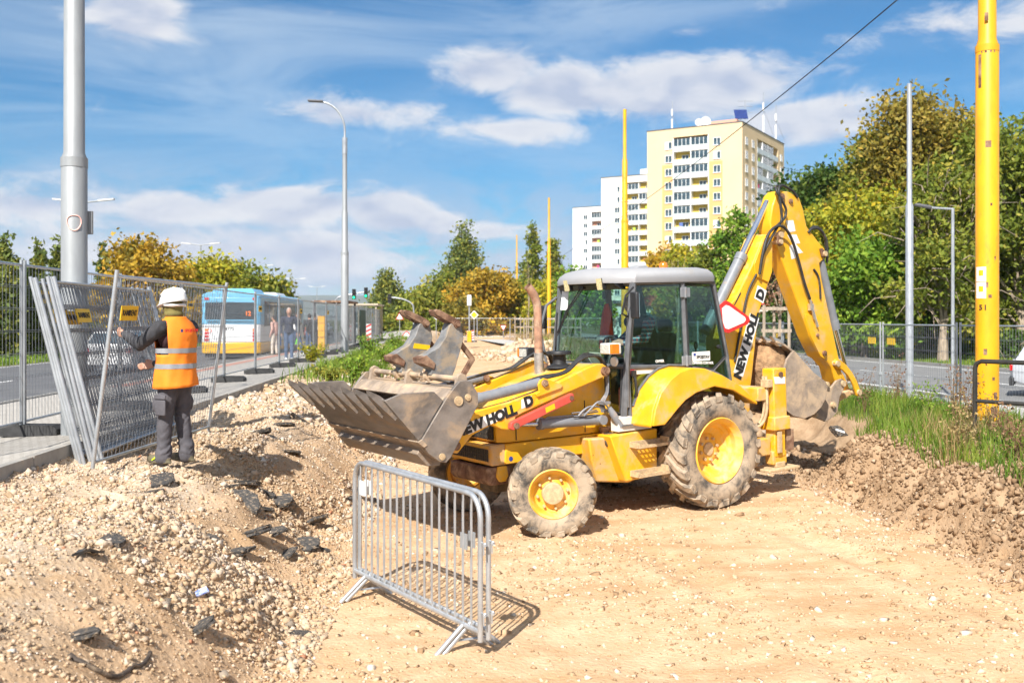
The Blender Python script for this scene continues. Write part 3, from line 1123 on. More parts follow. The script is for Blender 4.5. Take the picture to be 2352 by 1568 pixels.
# ---------------------------------------------------------------- figures grown as one continuous skin
def body_mesh(name, prims, mats, voxel=.012, smooth=3, fold=None):
    """prims: ('c', p0, p1, r0, r1, slot) tapered limb, ('e', centre, radii, rotation or None, slot) ellipsoid -> one closed surface"""
    mb = MB()
    for p in prims:
        if p[0] == 'c':
            _, a, b, r0, r1, _s = p
            a, b = Vector(a), Vector(b)
            d = b - a
            L = d.length
            q = Vector((0, 0, 1)).rotation_difference(d.normalized()).to_matrix()
            prof = []
            for i in range(5):
                th = math.pi / 2 * (1 - i / 4)
                prof.append((max(1e-4, r0 * math.cos(th)), -r0 * math.sin(th)))
            for i in range(5):
                th = math.pi / 2 * i / 4
                prof.append((max(1e-4, r1 * math.cos(th)), L + r1 * math.sin(th)))
            n = 14
            vs, fs = [], []
            m = len(prof)
            for j in range(n):
                c, s = math.cos(2 * math.pi * j / n), math.sin(2 * math.pi * j / n)
                for (r, h) in prof:
                    vs.append(a + q @ Vector((r * c, r * s, h)))
            for j in range(n):
                j2 = (j + 1) % n
                for i in range(m - 1):
                    fs.append((j * m + i, j2 * m + i, j2 * m + i + 1, j * m + i + 1))
            mb.add(vs, fs)
        else:
            _, c, r, R, _s = p
            b2 = MB().ball((0, 0, 0), r, 16, 12)
            vs = [Vector(c) + (R @ Vector(v) if R is not None else Vector(v)) for v in b2.v]
            mb.add(vs, b2.f)
    me0 = mb.mesh('tmp_body', mats[0])
    o = bpy.data.objects.new('tmp_body', me0)
    COL.objects.link(o)
    md = o.modifiers.new('r', 'REMESH')
    md.mode = 'VOXEL'
    md.voxel_size = voxel
    if smooth:
        sm = o.modifiers.new('s', 'SMOOTH')
        sm.factor = .5
        sm.iterations = smooth
    dg = bpy.context.evaluated_depsgraph_get()
    me = bpy.data.meshes.new_from_object(o.evaluated_get(dg))
    bpy.data.objects.remove(o)
    bpy.data.meshes.remove(me0)
    nv = len(me.vertices)
    co = np.zeros(nv * 3, dtype=np.float32)
    me.vertices.foreach_get('co', co)
    co = co.reshape(-1, 3).astype(np.float64)
    if fold is not None:
        nr = np.zeros(nv * 3, dtype=np.float32)
        me.vertices.foreach_get('normal', nr)
        co = co + nr.reshape(-1, 3) * fold(co)[:, None]
        me.vertices.foreach_set('co', co.astype(np.float32).ravel())
    nf = len(me.polygons)
    fc = np.zeros(nf * 3, dtype=np.float32)
    me.polygons.foreach_get('center', fc)
    fc = fc.reshape(-1, 3).astype(np.float64)
    best = np.full(nf, 1e9)
    slot = np.zeros(nf, dtype=np.int32)
    for p in prims:
        if p[0] == 'c':
            a, b = np.array(p[1], dtype=float), np.array(p[2], dtype=float)
            ab = b - a
            t = np.clip(((fc - a) @ ab) / (ab @ ab), 0, 1)
            d = np.linalg.norm(fc - a - t[:, None] * ab, axis=1) - (p[3] + (p[4] - p[3]) * t)
        else:
            R = np.array(p[3]) if p[3] is not None else np.eye(3)
            q = (fc - np.array(p[1])) @ R / np.array(p[2])
            d = (np.linalg.norm(q, axis=1) - 1) * min(p[2])
        w = d < best
        best[w] = d[w]
        slot[w] = p[-1]
    me.materials.clear()
    for m in mats:
        me.materials.append(m)
    me.polygons.foreach_set('material_index', slot)
    me.polygons.foreach_set('use_smooth', np.ones(nf, dtype=bool))
    me.update()
    me.name = name
    return me


def hand_prims(wrist, fwd, thumb_side, palm_n, slot, s=1.0, curl=.6):
    """palm, four unequal bent fingers and a thumb from the side of the palm"""
    w, f, t, n = Vector(wrist), Vector(fwd).normalized(), Vector(thumb_side).normalized(), Vector(palm_n).normalized()
    out = []
    for k in range(4):
        off = t * ((1.5 - k) * .021 * s)
        out.append(('c', w + off * .6, w + f * .085 * s + off, .017 * s, .014 * s, slot))
    lens = (.070, .080, .074, .056)
    for k in range(4):
        b = w + f * .088 * s + t * ((1.5 - k) * .0215 * s)
        L = lens[k] * s
        d1 = (f * math.cos(curl * .5) + n * math.sin(curl * .5))
        d2 = (f * math.cos(curl * 1.5) + n * math.sin(curl * 1.5))
        m = b + d1 * L * .5
        out.append(('c', b, m, .0105 * s, .0095 * s, slot))
        out.append(('c', m, m + d2 * L * .55, .0095 * s, .008 * s, slot))
    b = w + f * .03 * s + t * .032 * s
    d = (f * .75 + t * .6 + n * .25).normalized()
    out.append(('c', b, b + d * .04 * s, .014 * s, .0115 * s, slot))
    out.append(('c', b + d * .04 * s, b + d * .04 * s + (f * .9 + n * .5).normalized() * .032 * s, .0115 * s, .009 * s, slot))
    return out


crom = crom_pts


class Hoses:
    """every hose an object of its own"""
    def __init__(s, name, m, parent):
        s.a = (name, m, parent)

    def tube(s, pts, r, n=8):
        MB().tube(crom(pts), r, n).build(s.a[0], s.a[1], s.a[2], 60)
        return s


# ---------------------------------------------------------------- the backhoe loader
AL = math.radians(33.8)
PT = math.radians(1.85)
FW = Vector((-math.cos(AL) * math.cos(PT), -math.sin(AL) * math.cos(PT), -math.sin(PT)))
LF = Vector((math.sin(AL), -math.cos(AL), 0))
UPV = FW.cross(LF)
machine = bpy.data.objects.new('backhoe_loader', None)
link(machine)
_M = Matrix((FW, LF, UPV)).transposed().to_4x4()
_M.translation = Vector((2.0115, 13.5194, .015))
machine.matrix_world = _M
tag(machine, 'yellow backhoe loader with raised folded digging arm parked in the trench', 'backhoe loader')


def arc_pts(c, r, a0, a1, n):
    return [(c[0] + r * math.cos(a0 + (a1 - a0) * i / n), c[1] + r * math.sin(a0 + (a1 - a0) * i / n)) for i in range(n + 1)]


def tyre_mb(R, W, rim, nl, lugh=.045):
    mb = MB()
    mb.lathe([(rim, -W * .36), (rim + .05, -W * .455), (R * .74, -W * .5), (R * .86, -W * .485), (R * .925, -W * .42), (R * .945, -W * .25), (R * .95, 0), (R * .945, W * .25), (R * .925, W * .42), (R * .86, W * .485), (R * .74, W * .5), (rim + .05, W * .455), (rim, W * .36)], n=64, closed=True)
    dth = 2 * math.pi / nl
    for s in (-1, 1):
        for k in range(nl):
            th0 = dth * (k + (.5 if s > 0 else 0))
            st = []
            N = 6
            for i in range(N + 1):
                t = i / N
                if i == 0:
                    h, ro, ri, w = s * W * .50, R * .865, R * .83, .35
                elif i == 1:
                    h, ro, ri, w = s * W * .515, R * .945, R * .86, .45
                else:
                    q = (i - 1) / (N - 1)
                    h = s * (W * .50 * (1 - q) - W * .05 * q)
                    ro = R * (.975 + .025 * min(1, q * 3))
                    ri = R * .925 + .01 * q
                    w = .42 - .10 * q
                th = th0 + s * 0 + dth * 1.25 * max(0, (t - .12))
                hw = w * dth * .5
                st.append([(ri, th - hw * 1.25, h), (ri, th + hw * 1.25, h), (ro, th + hw, h), (ro, th - hw, h)])
            vs = [(r * math.cos(a), h, r * math.sin(a)) for q in st for (r, a, h) in q]
            fs = []
            for i in range(N):
                for j in range(4):
                    j2 = (j + 1) % 4
                    fs.append((i * 4 + j, i * 4 + j2, i * 4 + 4 + j2, i * 4 + 4 + j))
            fs += [(3, 2, 1, 0), tuple(N * 4 + j for j in range(4))]
            mb.add(vs, fs)
    return mb


def wheel(pos, R, W, rimr, nl, rz, front):
    rm = MB()
    if front:
        rm.lathe([(rimr + .018, W * .40), (rimr + .004, W * .43), (rimr - .008, W * .40), (rimr - .02, W * .33), (rimr - .05, W * .20), (rimr - .055, W * .10), (rimr - .085, W * .06), (.125, W * .10), (.10, W * .12), (.001, W * .12)], n=48)
        rm.lathe([(rimr - .01, W * .3), (rimr - .05, -W * .1), (rimr + .01, -W * .4)], n=40)
    else:
        rm.lathe([(rimr + .022, W * .40), (rimr + .004, W * .44), (rimr - .010, W * .41), (rimr - .022, W * .34), (rimr - .055, W * .27), (rimr - .06, W * .12), (rimr - .10, W * .06), (rimr - .12, -W * .04), (.20, -W * .12), (.155, -W * .06), (.12, -W * .05), (.001, -W * .05)], n=56)
        rm.lathe([(rimr - .05, W * .0), (rimr - .03, -W * .3), (rimr + .01, -W * .42)], n=40)
    o = rm.build('wheel', rim_yellow, machine, 30)
    o.location = pos
    o.rotation_euler = (0, rnd.uniform(0, 1), 0)
    R_ = Matrix.Rotation(rz, 4, 'Z') @ Matrix.Rotation(rnd.uniform(0, 1), 4, 'Y')
    o.matrix_local = Matrix.Translation(pos) @ R_
    tyre_mb(R, W, rimr - .005, nl).build('tyre', tyre_m, o, 32)
    hb = MB()
    if front:
        hb.lathe([(.125, W * .08), (.125, W * .30), (.115, W * .34), (.10, W * .345), (.001, W * .35)], n=32)
    else:
        hb.lathe([(.085, -W * .08), (.085, -W * .02), (.078, -W * .005), (.001, 0)], n=28)
    hb.build('hub', mat_hub, o, 30)
    nb, rb, hb0, hb1 = (8, .175, W * .06, W * .22) if front else (8, .145, -W * .07, W * .02)
    bm_ = MB().cyl((0, hb0, 0), (0, hb1, 0), .016 if front else .020, n=6).mesh('bolt', mat_hub)
    for k in range(nb):
        a = 2 * math.pi * k / nb
        b = bpy.data.objects.new('bolt', bm_)
        link(b, o)
        b.location = (rb * math.cos(a), 0, rb * math.sin(a))
    return o


mat_hub = mat('dusty_hub', (.52, .38, .22), .8, var=.2, scale=20, dirt=((.40, .28, .18), .5, .75, 14))
STEER = math.radians(-29)
wheel((0, .95, .735), .735, .46, .405, 20, 0, False)
wheel((0, -.95, .735), .735, .46, .405, 20, math.pi, False)
wheel((2.48, .93, .50), .505, .34, .27, 18, STEER, True)
wheel((2.48, -.93, .50), .505, .34, .27, 18, math.pi + STEER, True)


def part(name, mb, m, parent=machine, bevel=0.0, smooth=None, seg=2):
    return mb.build(name, m, parent, smooth, bevel, seg)


# frame, axles, lower body
fr = MB().bb(-1.0, 2.85, -.34, .34, .58, .92)
fr.cyl((0, -.75, .735), (0, .75, .735), .17, n=18).cyl((2.48, -.75, .50), (2.48, .75, .50), .09, n=14)
fr.bb(2.2, 2.75, -.2, .2, .42, .62).ball((0, 0, .72), (.28, .3, .26))
part('chassis', fr, mat('greasy_chassis', (.16, .12, .07), .75, var=.4, scale=6, dirt=((.30, .22, .14), .45, .7, 4)), bevel=.01)
for s in (1, -1):
    rail = MB().prism([(2.80, 1.03), (1.25, 1.03), (1.25, .93), (1.64, .80), (2.82, .80)], s * .30, s * .49)
    part('side_rail', rail, yellow, bevel=.012)
    tank = MB().prism([(1.72, 1.005), (1.24, .985), (1.02, .42), (1.10, .40), (1.60, .47), (1.68, .75)], s * .30, s * .66)
    part('side_tank', tank, yellow_dirty, bevel=.02)
    stepb = MB().prism([(1.50, 1.03), (.74, 1.055), (.76, .47), (1.27, .45)], s * .40, s * .80)
    sb = part('step_panel', stepb, yellow, bevel=.015)
    for (x0, x1, z) in ((.70, 1.20, .865), (.70, 1.20, .51)):
        st = MB()
        st.bb(x0, x1, s * .80, s * .83, z, z + .07).bb(x0, x0 + .025, s * .83, s * .97, z, z + .10).bb(x1 - .025, x1, s * .83, s * .97, z, z + .06)
        st.bb(x0, x1, s * .955, s * .975, z, z + .035)
        for i in range(7):
            xx = x0 + .06 + i * (x1 - x0 - .12) / 6
            st.bb(xx - .008, xx + .008, s * .83, s * .955, z + .002, z + .018)
        for yy in (.86, .90, .935):
            st.bb(x0 + .02, x1 - .02, s * yy - .006, s * yy + .006, z - .008, z + .002)
        part('step', st, mat_hub, sb)
MB().bb(.80, 1.34, .62, .77, 1.06, 1.24).build('cab_sill', white_dirty, machine, bevel=.008)
MB().bb(.78, 1.30, .63, .80, 1.13, 1.145).build('sill_trim', frame_grey, machine)

# bonnet
def loft(name, sections, m, bevel=.0, parent=machine, smooth=30):
    """sections: list of (x, [(y, z), ...]) with equal counts, closed loops"""
    mb = MB()
    n = len(sections[0][1])
    vs = [(x, p[0], p[1]) for x, loop in sections for p in loop]
    fs = []
    for i in range(len(sections) - 1):
        for j in range(n):
            j2 = (j + 1) % n
            fs.append((i * n + j, i * n + j2, (i + 1) * n + j2, (i + 1) * n + j))
    fs.append(tuple(range(n))[::-1])
    fs.append(tuple((len(sections) - 1) * n + j for j in range(n)))
    mb.add(vs, fs)
    return mb.build(name, m, parent, smooth, bevel)


def hood_loop(hw, z0, z1, r=.10):
    return [(hw, z0), (hw, z1 - r * 1.6), (hw - r * .35, z1 - r * .5), (hw - r * 1.4, z1 - r * .06), (hw * .4, z1 + .012), (-hw * .4, z1 + .012), (-hw + r * 1.4, z1 - r * .06), (-hw + r * .35, z1 - r * .5), (-hw, z1 - r * 1.6), (-hw, z0)]


loft('bonnet', [(1.20, hood_loop(.47, 1.04, 1.86)), (1.6, hood_loop(.47, 1.04, 1.83)), (2.1, hood_loop(.455, 1.04, 1.72)), (2.5, hood_loop(.445, 1.04, 1.60)), (2.75, hood_loop(.43, 1.04, 1.50)), (2.88, hood_loop(.41, 1.05, 1.42))], yellow, bevel=.006)
for xx in (1.62, 2.62):
    MB().bb(xx, xx + .008, .468 if xx < 2 else .44, .478 if xx < 2 else .449, 1.06, 1.45).build('bonnet_seam', black_plastic, machine)
g = MB().bb(2.885, 2.91, -.36, .36, 1.08, 1.38)
for i in range(9):
    g.bb(2.91, 2.918, -.36 + i * .09 - .006, -.36 + i * .09 + .006, 1.08, 1.38)
for i in range(6):
    g.bb(2.91, 2.918, -.36, .36, 1.10 + i * .05 - .005, 1.10 + i * .05 + .005)
part('nose_grille', g, grille_m)
lg = part('grille_housing', MB().prism([(-.47, .79), (.47, .79), (.47, 1.03), (-.47, 1.03)], 2.74, 2.99, axis='x'), yellow_dirty, bevel=.03, seg=3)
g = MB().bb(2.985, 2.996, -.40, .40, .84, .98)
for i in range(17):
    g.bb(2.996, 3.001, -.40 + i * .05 - .004, -.40 + i * .05 + .004, .84, .98)
g.bb(2.996, 3.001, -.40, .40, .905, .913)
part('grille', g, grille_m, lg)
part('front_weight', MB().prism([(2.70, .77), (3.02, .77), (3.03, .62), (2.98, .56), (2.70, .56)], -.43, .43), rust_m, bevel=.02)
part('tow_eye', MB().prism([(2.78, .78), (2.90, .78), (2.92, .66), (2.88, .60), (2.80, .60), (2.76, .66)], .43, .47), yellow, bevel=.01)
part('frame_decal', MB().lathe([(.001, .494), (.028, .494)], (2.74, 0, .86), n=20), blue_ink)

# exhaust, air intake
ex = MB().tube([(1.885, -.10, 2.02), (1.885, -.10, 2.55), (1.895, -.10, 2.66), (1.93, -.10, 2.75), (1.99, -.10, 2.83), (2.03, -.10, 2.87)], [.052, .052, .053, .054, .054, .05], 18, caps=False)
ex.tube([(1.885, -.10, 2.40), (1.885, -.10, 2.55), (1.895, -.10, 2.66), (1.93, -.10, 2.75), (1.99, -.10, 2.83), (2.026, -.10, 2.865)], [.045] * 6, 18, caps=False)
exo = part('exhaust_stack', ex, exhaust_m, smooth=50)
part('exhaust_sleeve', MB().cyl((1.885, -.10, 1.68), (1.885, -.10, 2.03), .060, n=20), alu_m, exo, smooth=40)
ai = part('air_intake', MB().lathe([(.17, 1.835), (.15, 1.86), (.09, 1.885), (.085, 1.90), (.082, 2.0), (.10, 2.005)], (1.64, 0, 0), 'z', 28), black_plastic, smooth=40)
part('intake_cap', MB().lathe([(.001, 2.045), (.15, 2.043), (.155, 2.035), (.155, 2.005), (.14, 2.0), (.001, 2.0)], (1.64, 0, 0), 'z', 28), black_plastic, ai, smooth=40)

# ---- cab
def P(x, y, z):
    return Vector((x, y, z))


fr = MB()
for s in (1, -1):
    fr.tube([P(1.22, s * .72, 1.10), P(1.16, s * .745, 1.86), P(1.03, s * .745, 2.88)], .045, 6)
    fr.tube([P(.18, s * .745, 1.80), P(.215, s * .745, 2.87)], .04, 6)
    fr.tube([P(-.62, s * .72, 1.56), P(-.56, s * .73, 1.88), P(-.34, s * .73, 2.86)], .042, 6)
    fr.tube([P(1.05, s * .745, 2.88), P(.2, s * .75, 2.90), P(-.36, s * .73, 2.87)], .035, 6)
    fr.tube([P(1.16, s * .745, 1.84), P(.20, s * .745, 1.79), P(-.28, s * .745, 1.70), P(-.62, s * .72, 1.56)], .028, 6)
    fr.tube([P(-.29, s * .745, 1.70), P(-.555, s * .74, 1.89)], .02, 6)
    fr.tube([P(1.20, s * .42, 1.20), P(1.20, s * .42, 1.84)], .022, 6)
fr.tube([P(1.20, -.74, 1.85), P(1.25, -.35, 1.85), P(1.26, 0, 1.85), P(1.25, .35, 1.85), P(1.20, .74, 1.85)], .03, 6)
fr.tube([P(1.03, -.74, 2.87), P(1.09, 0, 2.88), P(1.03, .74, 2.87)], .035, 6)
fr.tube([P(-.36, -.73, 2.86), P(-.36, .73, 2.86)], .03, 6).tube([P(-.6, -.72, 1.6), P(-.6, .72, 1.6)], .03, 6)
cab = part('cab', fr, frame_grey, smooth=35)
part('cab_floor', MB().bb(-.55, 1.18, -.62, .62, 1.18, 1.24), black_plastic, cab)


def pane(name, pts, parent, m=glass, thick=.006, out=(0, 1, 0)):
    n = len(pts)
    o = Vector(out) * thick
    mb = MB().add([Vector(p) for p in pts] + [Vector(p) - o for p in pts], [tuple(range(n)), tuple(range(2 * n - 1, n - 1, -1))] + [(i, n + i, n + (i + 1) % n, (i + 1) % n) for i in range(n)])
    return mb.build(name, m, parent)


def frame_loop(name, pts, r, parent, m=frame_grey):
    return MB().tube(pts, r, 6, close=True).build(name, m, parent, 30)


# windscreen, slightly bowed
gv, gf = [], []
NY = 10
for i in range(2):
    for j in range(NY + 1):
        y = -.70 + 1.40 * j / NY
        bow = .07 * (1 - (y / .72) ** 2)
        gv.append(P((1.185 if i == 0 else 1.045) + bow * (1 if i == 0 else .8), y, 1.88 if i == 0 else 2.85))
for j in range(NY):
    gf.append((j, j + 1, NY + 2 + j, NY + 1 + j))
wsm = MB().add(gv, gf)
ws = wsm.build('windscreen', glass, cab, 40)
bk = MB()
for j in range(3):
    pass
wp = MB()
wp.tube([P(1.17, -.12, 2.84), P(1.24, -.35, 2.55), P(1.28, -.52, 2.25)], .009, 6).tube([P(1.18, -.05, 2.84), P(1.25, -.3, 2.55), P(1.29, -.50, 2.22)], .009, 6)
wp.tube([P(1.27, -.52, 2.52), P(1.30, -.52, 2.22), P(1.31, -.53, 1.98)], .012, 6).box(P(1.17, -.09, 2.845), (.06, .10, .05))
part('wiper', wp, black_plastic, cab)
part('windscreen_paper', MB().box(P(1.105, -.57, 2.68), (.004, .15, .26), Matrix.Rotation(-.14, 3, 'Y')), white_m, cab)

for s in (1, -1):
    y = s * .752
    out = (0, s, 0)
    up = [P(1.125, y, 1.885), P(1.035, y, 2.835), P(.245, y, 2.85), P(.205, y, 1.835)]
    lo = [P(1.115, y, 1.80), P(1.105, y, 1.30), P(.79, y, 1.285), P(.74, y, 1.42), P(.60, y, 1.62), P(.42, y, 1.77)]
    lo2 = [P(1.15, y, 1.83), P(1.135, y, 1.25), P(.77, y, 1.24), P(.71, y, 1.41), P(.57, y, 1.64), P(.38, y, 1.80)]
    door = MB().tube([P(1.14, y, 1.85), P(1.05, y, 2.86), P(.23, y, 2.87), P(.19, y, 1.81)], .026, 6, close=True).tube(lo2, .026, 6, close=True).build('door', frame_grey, cab, 30)
    pane('pane', up if s > 0 else up[::-1], door, glass, .006, out)
    pane('pane', lo if s > 0 else lo[::-1], door, glass, .006, out)
    part('handle', MB().tube([P(1.08, y + s * .02, 1.74), P(1.075, y + s * .045, 1.68), P(1.065, y + s * .045, 1.52), P(1.075, y + s * .02, 1.47)], .016, 6).box(P(1.085, y + s * .03, 1.76), (.06, .03, .07)), black_plastic, door, smooth=40)
    for hz in (2.74, 1.87):
        part('hinge', MB().box(P(.20, y + s * .035, hz), (.16, .02, .12)).cyl(P(.205, y + s * .045, hz - .07), P(.205, y + s * .045, hz + .07), .018), cyl_grey, door, bevel=.004)
    rw = [P(.165, y, 2.83), P(-.315, y, 2.81), P(-.53, y, 1.895), P(-.29, y, 1.73), P(.125, y, 1.805)]
    sw = pane('side_window', rw if s > 0 else rw[::-1], cab, glass, .006, out)
    frame_loop('window_seal', rw, .014, sw, black_plastic)
    tw = [P(-.31, y, 1.69), P(-.56, y, 1.865), P(-.61, y, 1.58)]
    pane('corner_window', tw if s > 0 else tw[::-1], cab, glass, .006, out)
    q = [P(1.225, s * .44, 1.82), P(1.205, s * .70, 1.82), P(1.235, s * .69, 1.28), P(1.235, s * .44, 1.28)]
    qw = pane('foot_window', q, cab, glass, .006, (1, 0, 0))
    frame_loop('window_seal', q, .018, qw, black_plastic)
    part('window_catch', MB().cyl(P(-.40, y, 2.02), P(-.40, y + s * .03, 2.02), .025), black_plastic, sw)
rwp = [P(-.36, .70, 2.84), P(-.36, -.70, 2.84), P(-.59, -.70, 1.62), P(-.59, .70, 1.62)]
pane('rear_window', rwp, cab, glass, .006, (-1, 0, 0))

# roof with visor
plan = [(1.04, .80), (1.16, .62), (1.27, .40), (1.30, 0), (1.27, -.40), (1.16, -.62), (1.04, -.80), (-.30, -.80), (-.37, -.72), (-.37, .72), (-.30, .80)]
rf = MB()
vs = []
for (z, k, dx) in ((2.875, 1.0, 0), (2.93, 1.01, 0), (2.99, .985, -.01), (3.035, .93, -.03), (3.065, .80, -.05)):
    for (x, y) in plan:
        zz = z + (.01 if x > 1.2 and z < 2.95 else 0)
        vs.append((.47 + (x - .47) * k + (dx if x > .9 else 0), y * k, zz + (.02 * (1 - abs(y) / .8) if z > 3.03 else 0)))
n = len(plan)
fs = []
for i in range(4):
    for j in range(n):
        fs.append((i * n + (j + 1) % n, i * n + j, (i + 1) * n + j, (i + 1) * n + (j + 1) % n))
fs.append(tuple(range(n)))
fs.append(tuple(4 * n + j for j in range(n))[::-1])
rf.add(vs, fs)
roof = part('roof', rf, grey_roof, cab, smooth=50)
part('roof_hump', MB().prism([(.45, 3.06), (.36, 3.115), (.22, 3.125), (.16, 3.06)], -.09, .09), grey_roof, roof, bevel=.015)
part('visor_lining', MB().prism([(1.03, 2.868), (1.03, 2.80), (1.10, 2.80), (1.22, 2.868)], -.60, .60), black_plastic, roof)
for yy in (-.30, .38):
    wl = part('work_lamp', MB().box(P(1.235, yy, 2.875), (.06, .10, .15), Matrix.Rotation(.15, 3, 'Y')), black_plastic, roof, bevel=.008)
    part('lens', MB().box(P(1.272, yy, 2.87), (.012, .092, .14), Matrix.Rotation(.15, 3, 'Y')), led_lens, wl)
be = part('beacon', MB().lathe([(.001, 3.165), (.04, 3.16), (.055, 3.14), (.06, 3.09)], (-.16, 0, 0), 'z', 20), orange_lens, roof, smooth=50)
part('beacon_base', MB().lathe([(.062, 3.09), (.085, 3.085), (.09, 3.05), (.001, 3.05)], (-.16, 0, 0), 'z', 20), black_plastic, be, smooth=40)

# mirrors and head lamps
for s in (1, -1):
    arm_ = MB().tube([P(1.17, s * .76, 1.35), P(1.20, s * .80, 1.9), P(1.12, s * .80, 2.55)], .020, 8) if s > 0 else MB().tube([P(1.30, s * .72, 1.72), P(1.36, s * .80, 2.3), P(1.24, s * .80, 2.62), P(1.10, s * .76, 2.72)], .020, 8)
    mo = part('mirror', MB().tube([P(1.14, s * .76, 2.46), P(1.30, s * .84, 2.50), P(1.27, s * .88, 2.72), P(1.16, s * .90, 2.82)] if s > 0 else [P(1.28, s * .80, 2.5), P(1.26, s * .92, 2.48)], .014, 7), black_plastic, cab, smooth=40)
    mc = P(1.19, s * .95, 2.60) if s > 0 else P(1.22, s * .95, 2.46)
    Rz = Matrix.Rotation(s * -.25, 3, 'Z')
    part('mirror_housing', MB().box(mc, (.05, .17, .32), Rz), black_plastic, mo, bevel=.02, seg=3)
    part('mirror_glass', MB().box(mc + Rz @ Vector((-.027, 0, 0)), (.006, .145, .285), Rz), mirror_m, mo)
    part('grab_rail', arm_, frame_grey, cab, smooth=40)
    hc = P(1.46, .80, 2.085) if s > 0 else P(1.58, -.80, 2.0)
    hl = part('head_lamp', MB().box(hc, (.15, .22, .13)).box(hc + P(-.09, 0, -.04), (.12, .05, .04)), white_dirty if s > 0 else black_plastic, cab, bevel=.012)
    part('lens', MB().box(hc + P(.078, -.015 if s > 0 else .015, 0), (.01, .16, .105)), lamp_lens, hl)
    part('indicator', MB().box(hc + P(.02, s * .10, 0), (.12, .04, .115)), orange_lens, hl, bevel=.008)
    part('lamp_bracket', MB().tube([hc + P(-.05, 0, -.05), P(1.25, s * .76, 1.98)], .022, 6), black_plastic, hl)
part('horn', MB().lathe([(.001, .03), (.055, .028), (.06, 0), (.04, -.02), (.001, -.02)], P(1.33, .72, 1.92), 'x', 20), white_dirty, cab, smooth=40)

# inside the cab
seat = part('seat', MB().box(P(.18, 0, 1.62), (.50, .50, .14)).box(P(-.10, 0, 1.93), (.13, .44, .56), Matrix.Rotation(-.15, 3, 'Y')).box(P(-.16, 0, 2.30), (.10, .26, .18)).bb(0, .36, -.2, .2, 1.24, 1.56), black_plastic, cab, bevel=.05, seg=3)
sw_ = MB().tube([P(.80 + .05 * math.sin(a), .05 + .19 * math.cos(a), 2.06 + .17 * math.sin(a) * .75) for a in [2 * math.pi * i / 24 for i in range(24)]], .015, 8, close=True)
sw_.cyl(P(.98, .05, 1.6), P(.80, .05, 2.06), .03).tube([P(.80, -.14, 2.06), P(.80, .24, 2.06)], .012, 6)
part('steering_wheel', sw_, black_plastic, cab, smooth=40)
part('console', MB().prism([(1.15, 1.24), (1.15, 1.80), (1.0, 1.84), (.92, 1.60), (.95, 1.24)], -.40, .36).bb(-.45, .5, -.62, -.42, 1.24, 1.86), black_plastic, cab, bevel=.02)
part('lever', MB().cyl(P(-.38, .35, 1.7), P(-.36, .38, 2.0), .012).ball(P(-.36, .38, 2.03), (.03, .03, .05)), black_plastic, cab)
tagm = mat('paper_beige', (.55, .50, .40), .8, var=.1)
part('dashboard_papers', MB().box(P(1.12, .10, 1.93), (.02, .22, .16), Matrix.Rotation(.5, 3, 'Y')).box(P(1.10, -.15, 1.90), (.02, .18, .12), Matrix.Rotation(.7, 3, 'Y')), tagm, cab)
ext = MB().cyl(P(1.10, .58, 1.30), P(1.10, .58, 1.58), .055).cyl(P(1.10, .58, 1.58), P(1.10, .58, 1.65), .025)
tag(link(bpy.data.objects.new('fire_extinguisher', ext.mesh('fire_extinguisher', red_m, 40))), 'red fire extinguisher behind the small front corner window', 'extinguisher').matrix_world = _M
bt = MB()
for k, (bx, bz, tl) in enumerate(((.98, 1.42, .2), (.84, 1.46, -.15))):
    bt.ball(P(bx, .66, bz), (.055, .035, .13)).ball(P(bx, .62, bz + .05), (.045, .05, .08))
tag(link(bpy.data.objects.new('rubber_boots', bt.mesh('rubber_boots', mat('pale_green_sole', (.42, .50, .40), .7, var=.3, scale=60), 50))), 'pair of boots with pale soles behind the lower door glass', 'boots').matrix_world = _M
# hanging high-visibility garment
cl = MB()
prev = None
N = 18
rows = [(2.62, .02, .03), (2.50, .05, .07), (2.30, .06, .10), (2.12, .07, .13), (2.02, .07, .14)]
vs, fs = [], []
for (z, a, b) in rows:
    for j in range(N):
        th = 2 * math.pi * j / N
        q = 1 + .18 * math.sin(5 * th + z * 3)
        vs.append(P(.58 + a * q * math.cos(th), -.33 + b * q * math.sin(th), z))
for i in range(len(rows) - 1):
    for j in range(N):
        fs.append((i * N + j, i * N + (j + 1) % N, (i + 1) * N + (j + 1) % N, (i + 1) * N + j))
cl.add(vs, fs)
hv = link(bpy.data.objects.new('work_vest', cl.mesh('work_vest', mat('orange_red_cloth', (.80, .07, .02), .75, var=.12), 60)))
hv.matrix_world = _M
tag(hv, 'orange red safety vest hanging folded inside the cab', 'vest')
stv = MB().lathe([(.150, 2.14), (.142, 2.20)], P(.58, -.33, 0), 'z', 18)
part('reflective_strip', stv, alu_m, hv)

# driver leaning forward
plaid = bpy.data.materials.new('plaid_flannel')
plaid.use_nodes = True
t_ = NT(plaid.node_tree)
co_ = t_.n('ShaderNodeTexCoord').outputs['Object']
w1 = t_.n('ShaderNodeTexWave', bands_direction='X', ins={'Vector': co_, 'Scale': 6.0})
w2 = t_.n('ShaderNodeTexWave', bands_direction='Z', ins={'Vector': co_, 'Scale': 6.0})
c_ = t_.mix(t_.sm(w1.outputs['Fac'], .72, .86), (.06, .10, .16), (.40, .05, .06))
c_ = t_.mix(t_.sm(w2.outputs['Fac'], .84, .94), c_, (.50, .55, .58))
b_ = t_.n('ShaderNodeBsdfPrincipled', ins={'Base Color': c_, 'Roughness': .9})
t_.nt.links.new(b_.outputs[0], t_.n('ShaderNodeOutputMaterial').inputs[0])
dark_cloth = mat('dark_cloth', (.022, .024, .03), .9, var=.2, scale=10)
grey_hair = mat('grey_hair', (.36, .34, .32), .8, var=.25, scale=60)
dark_hair = mat('dark_hair', (.03, .022, .018), .8, var=.25, scale=60)
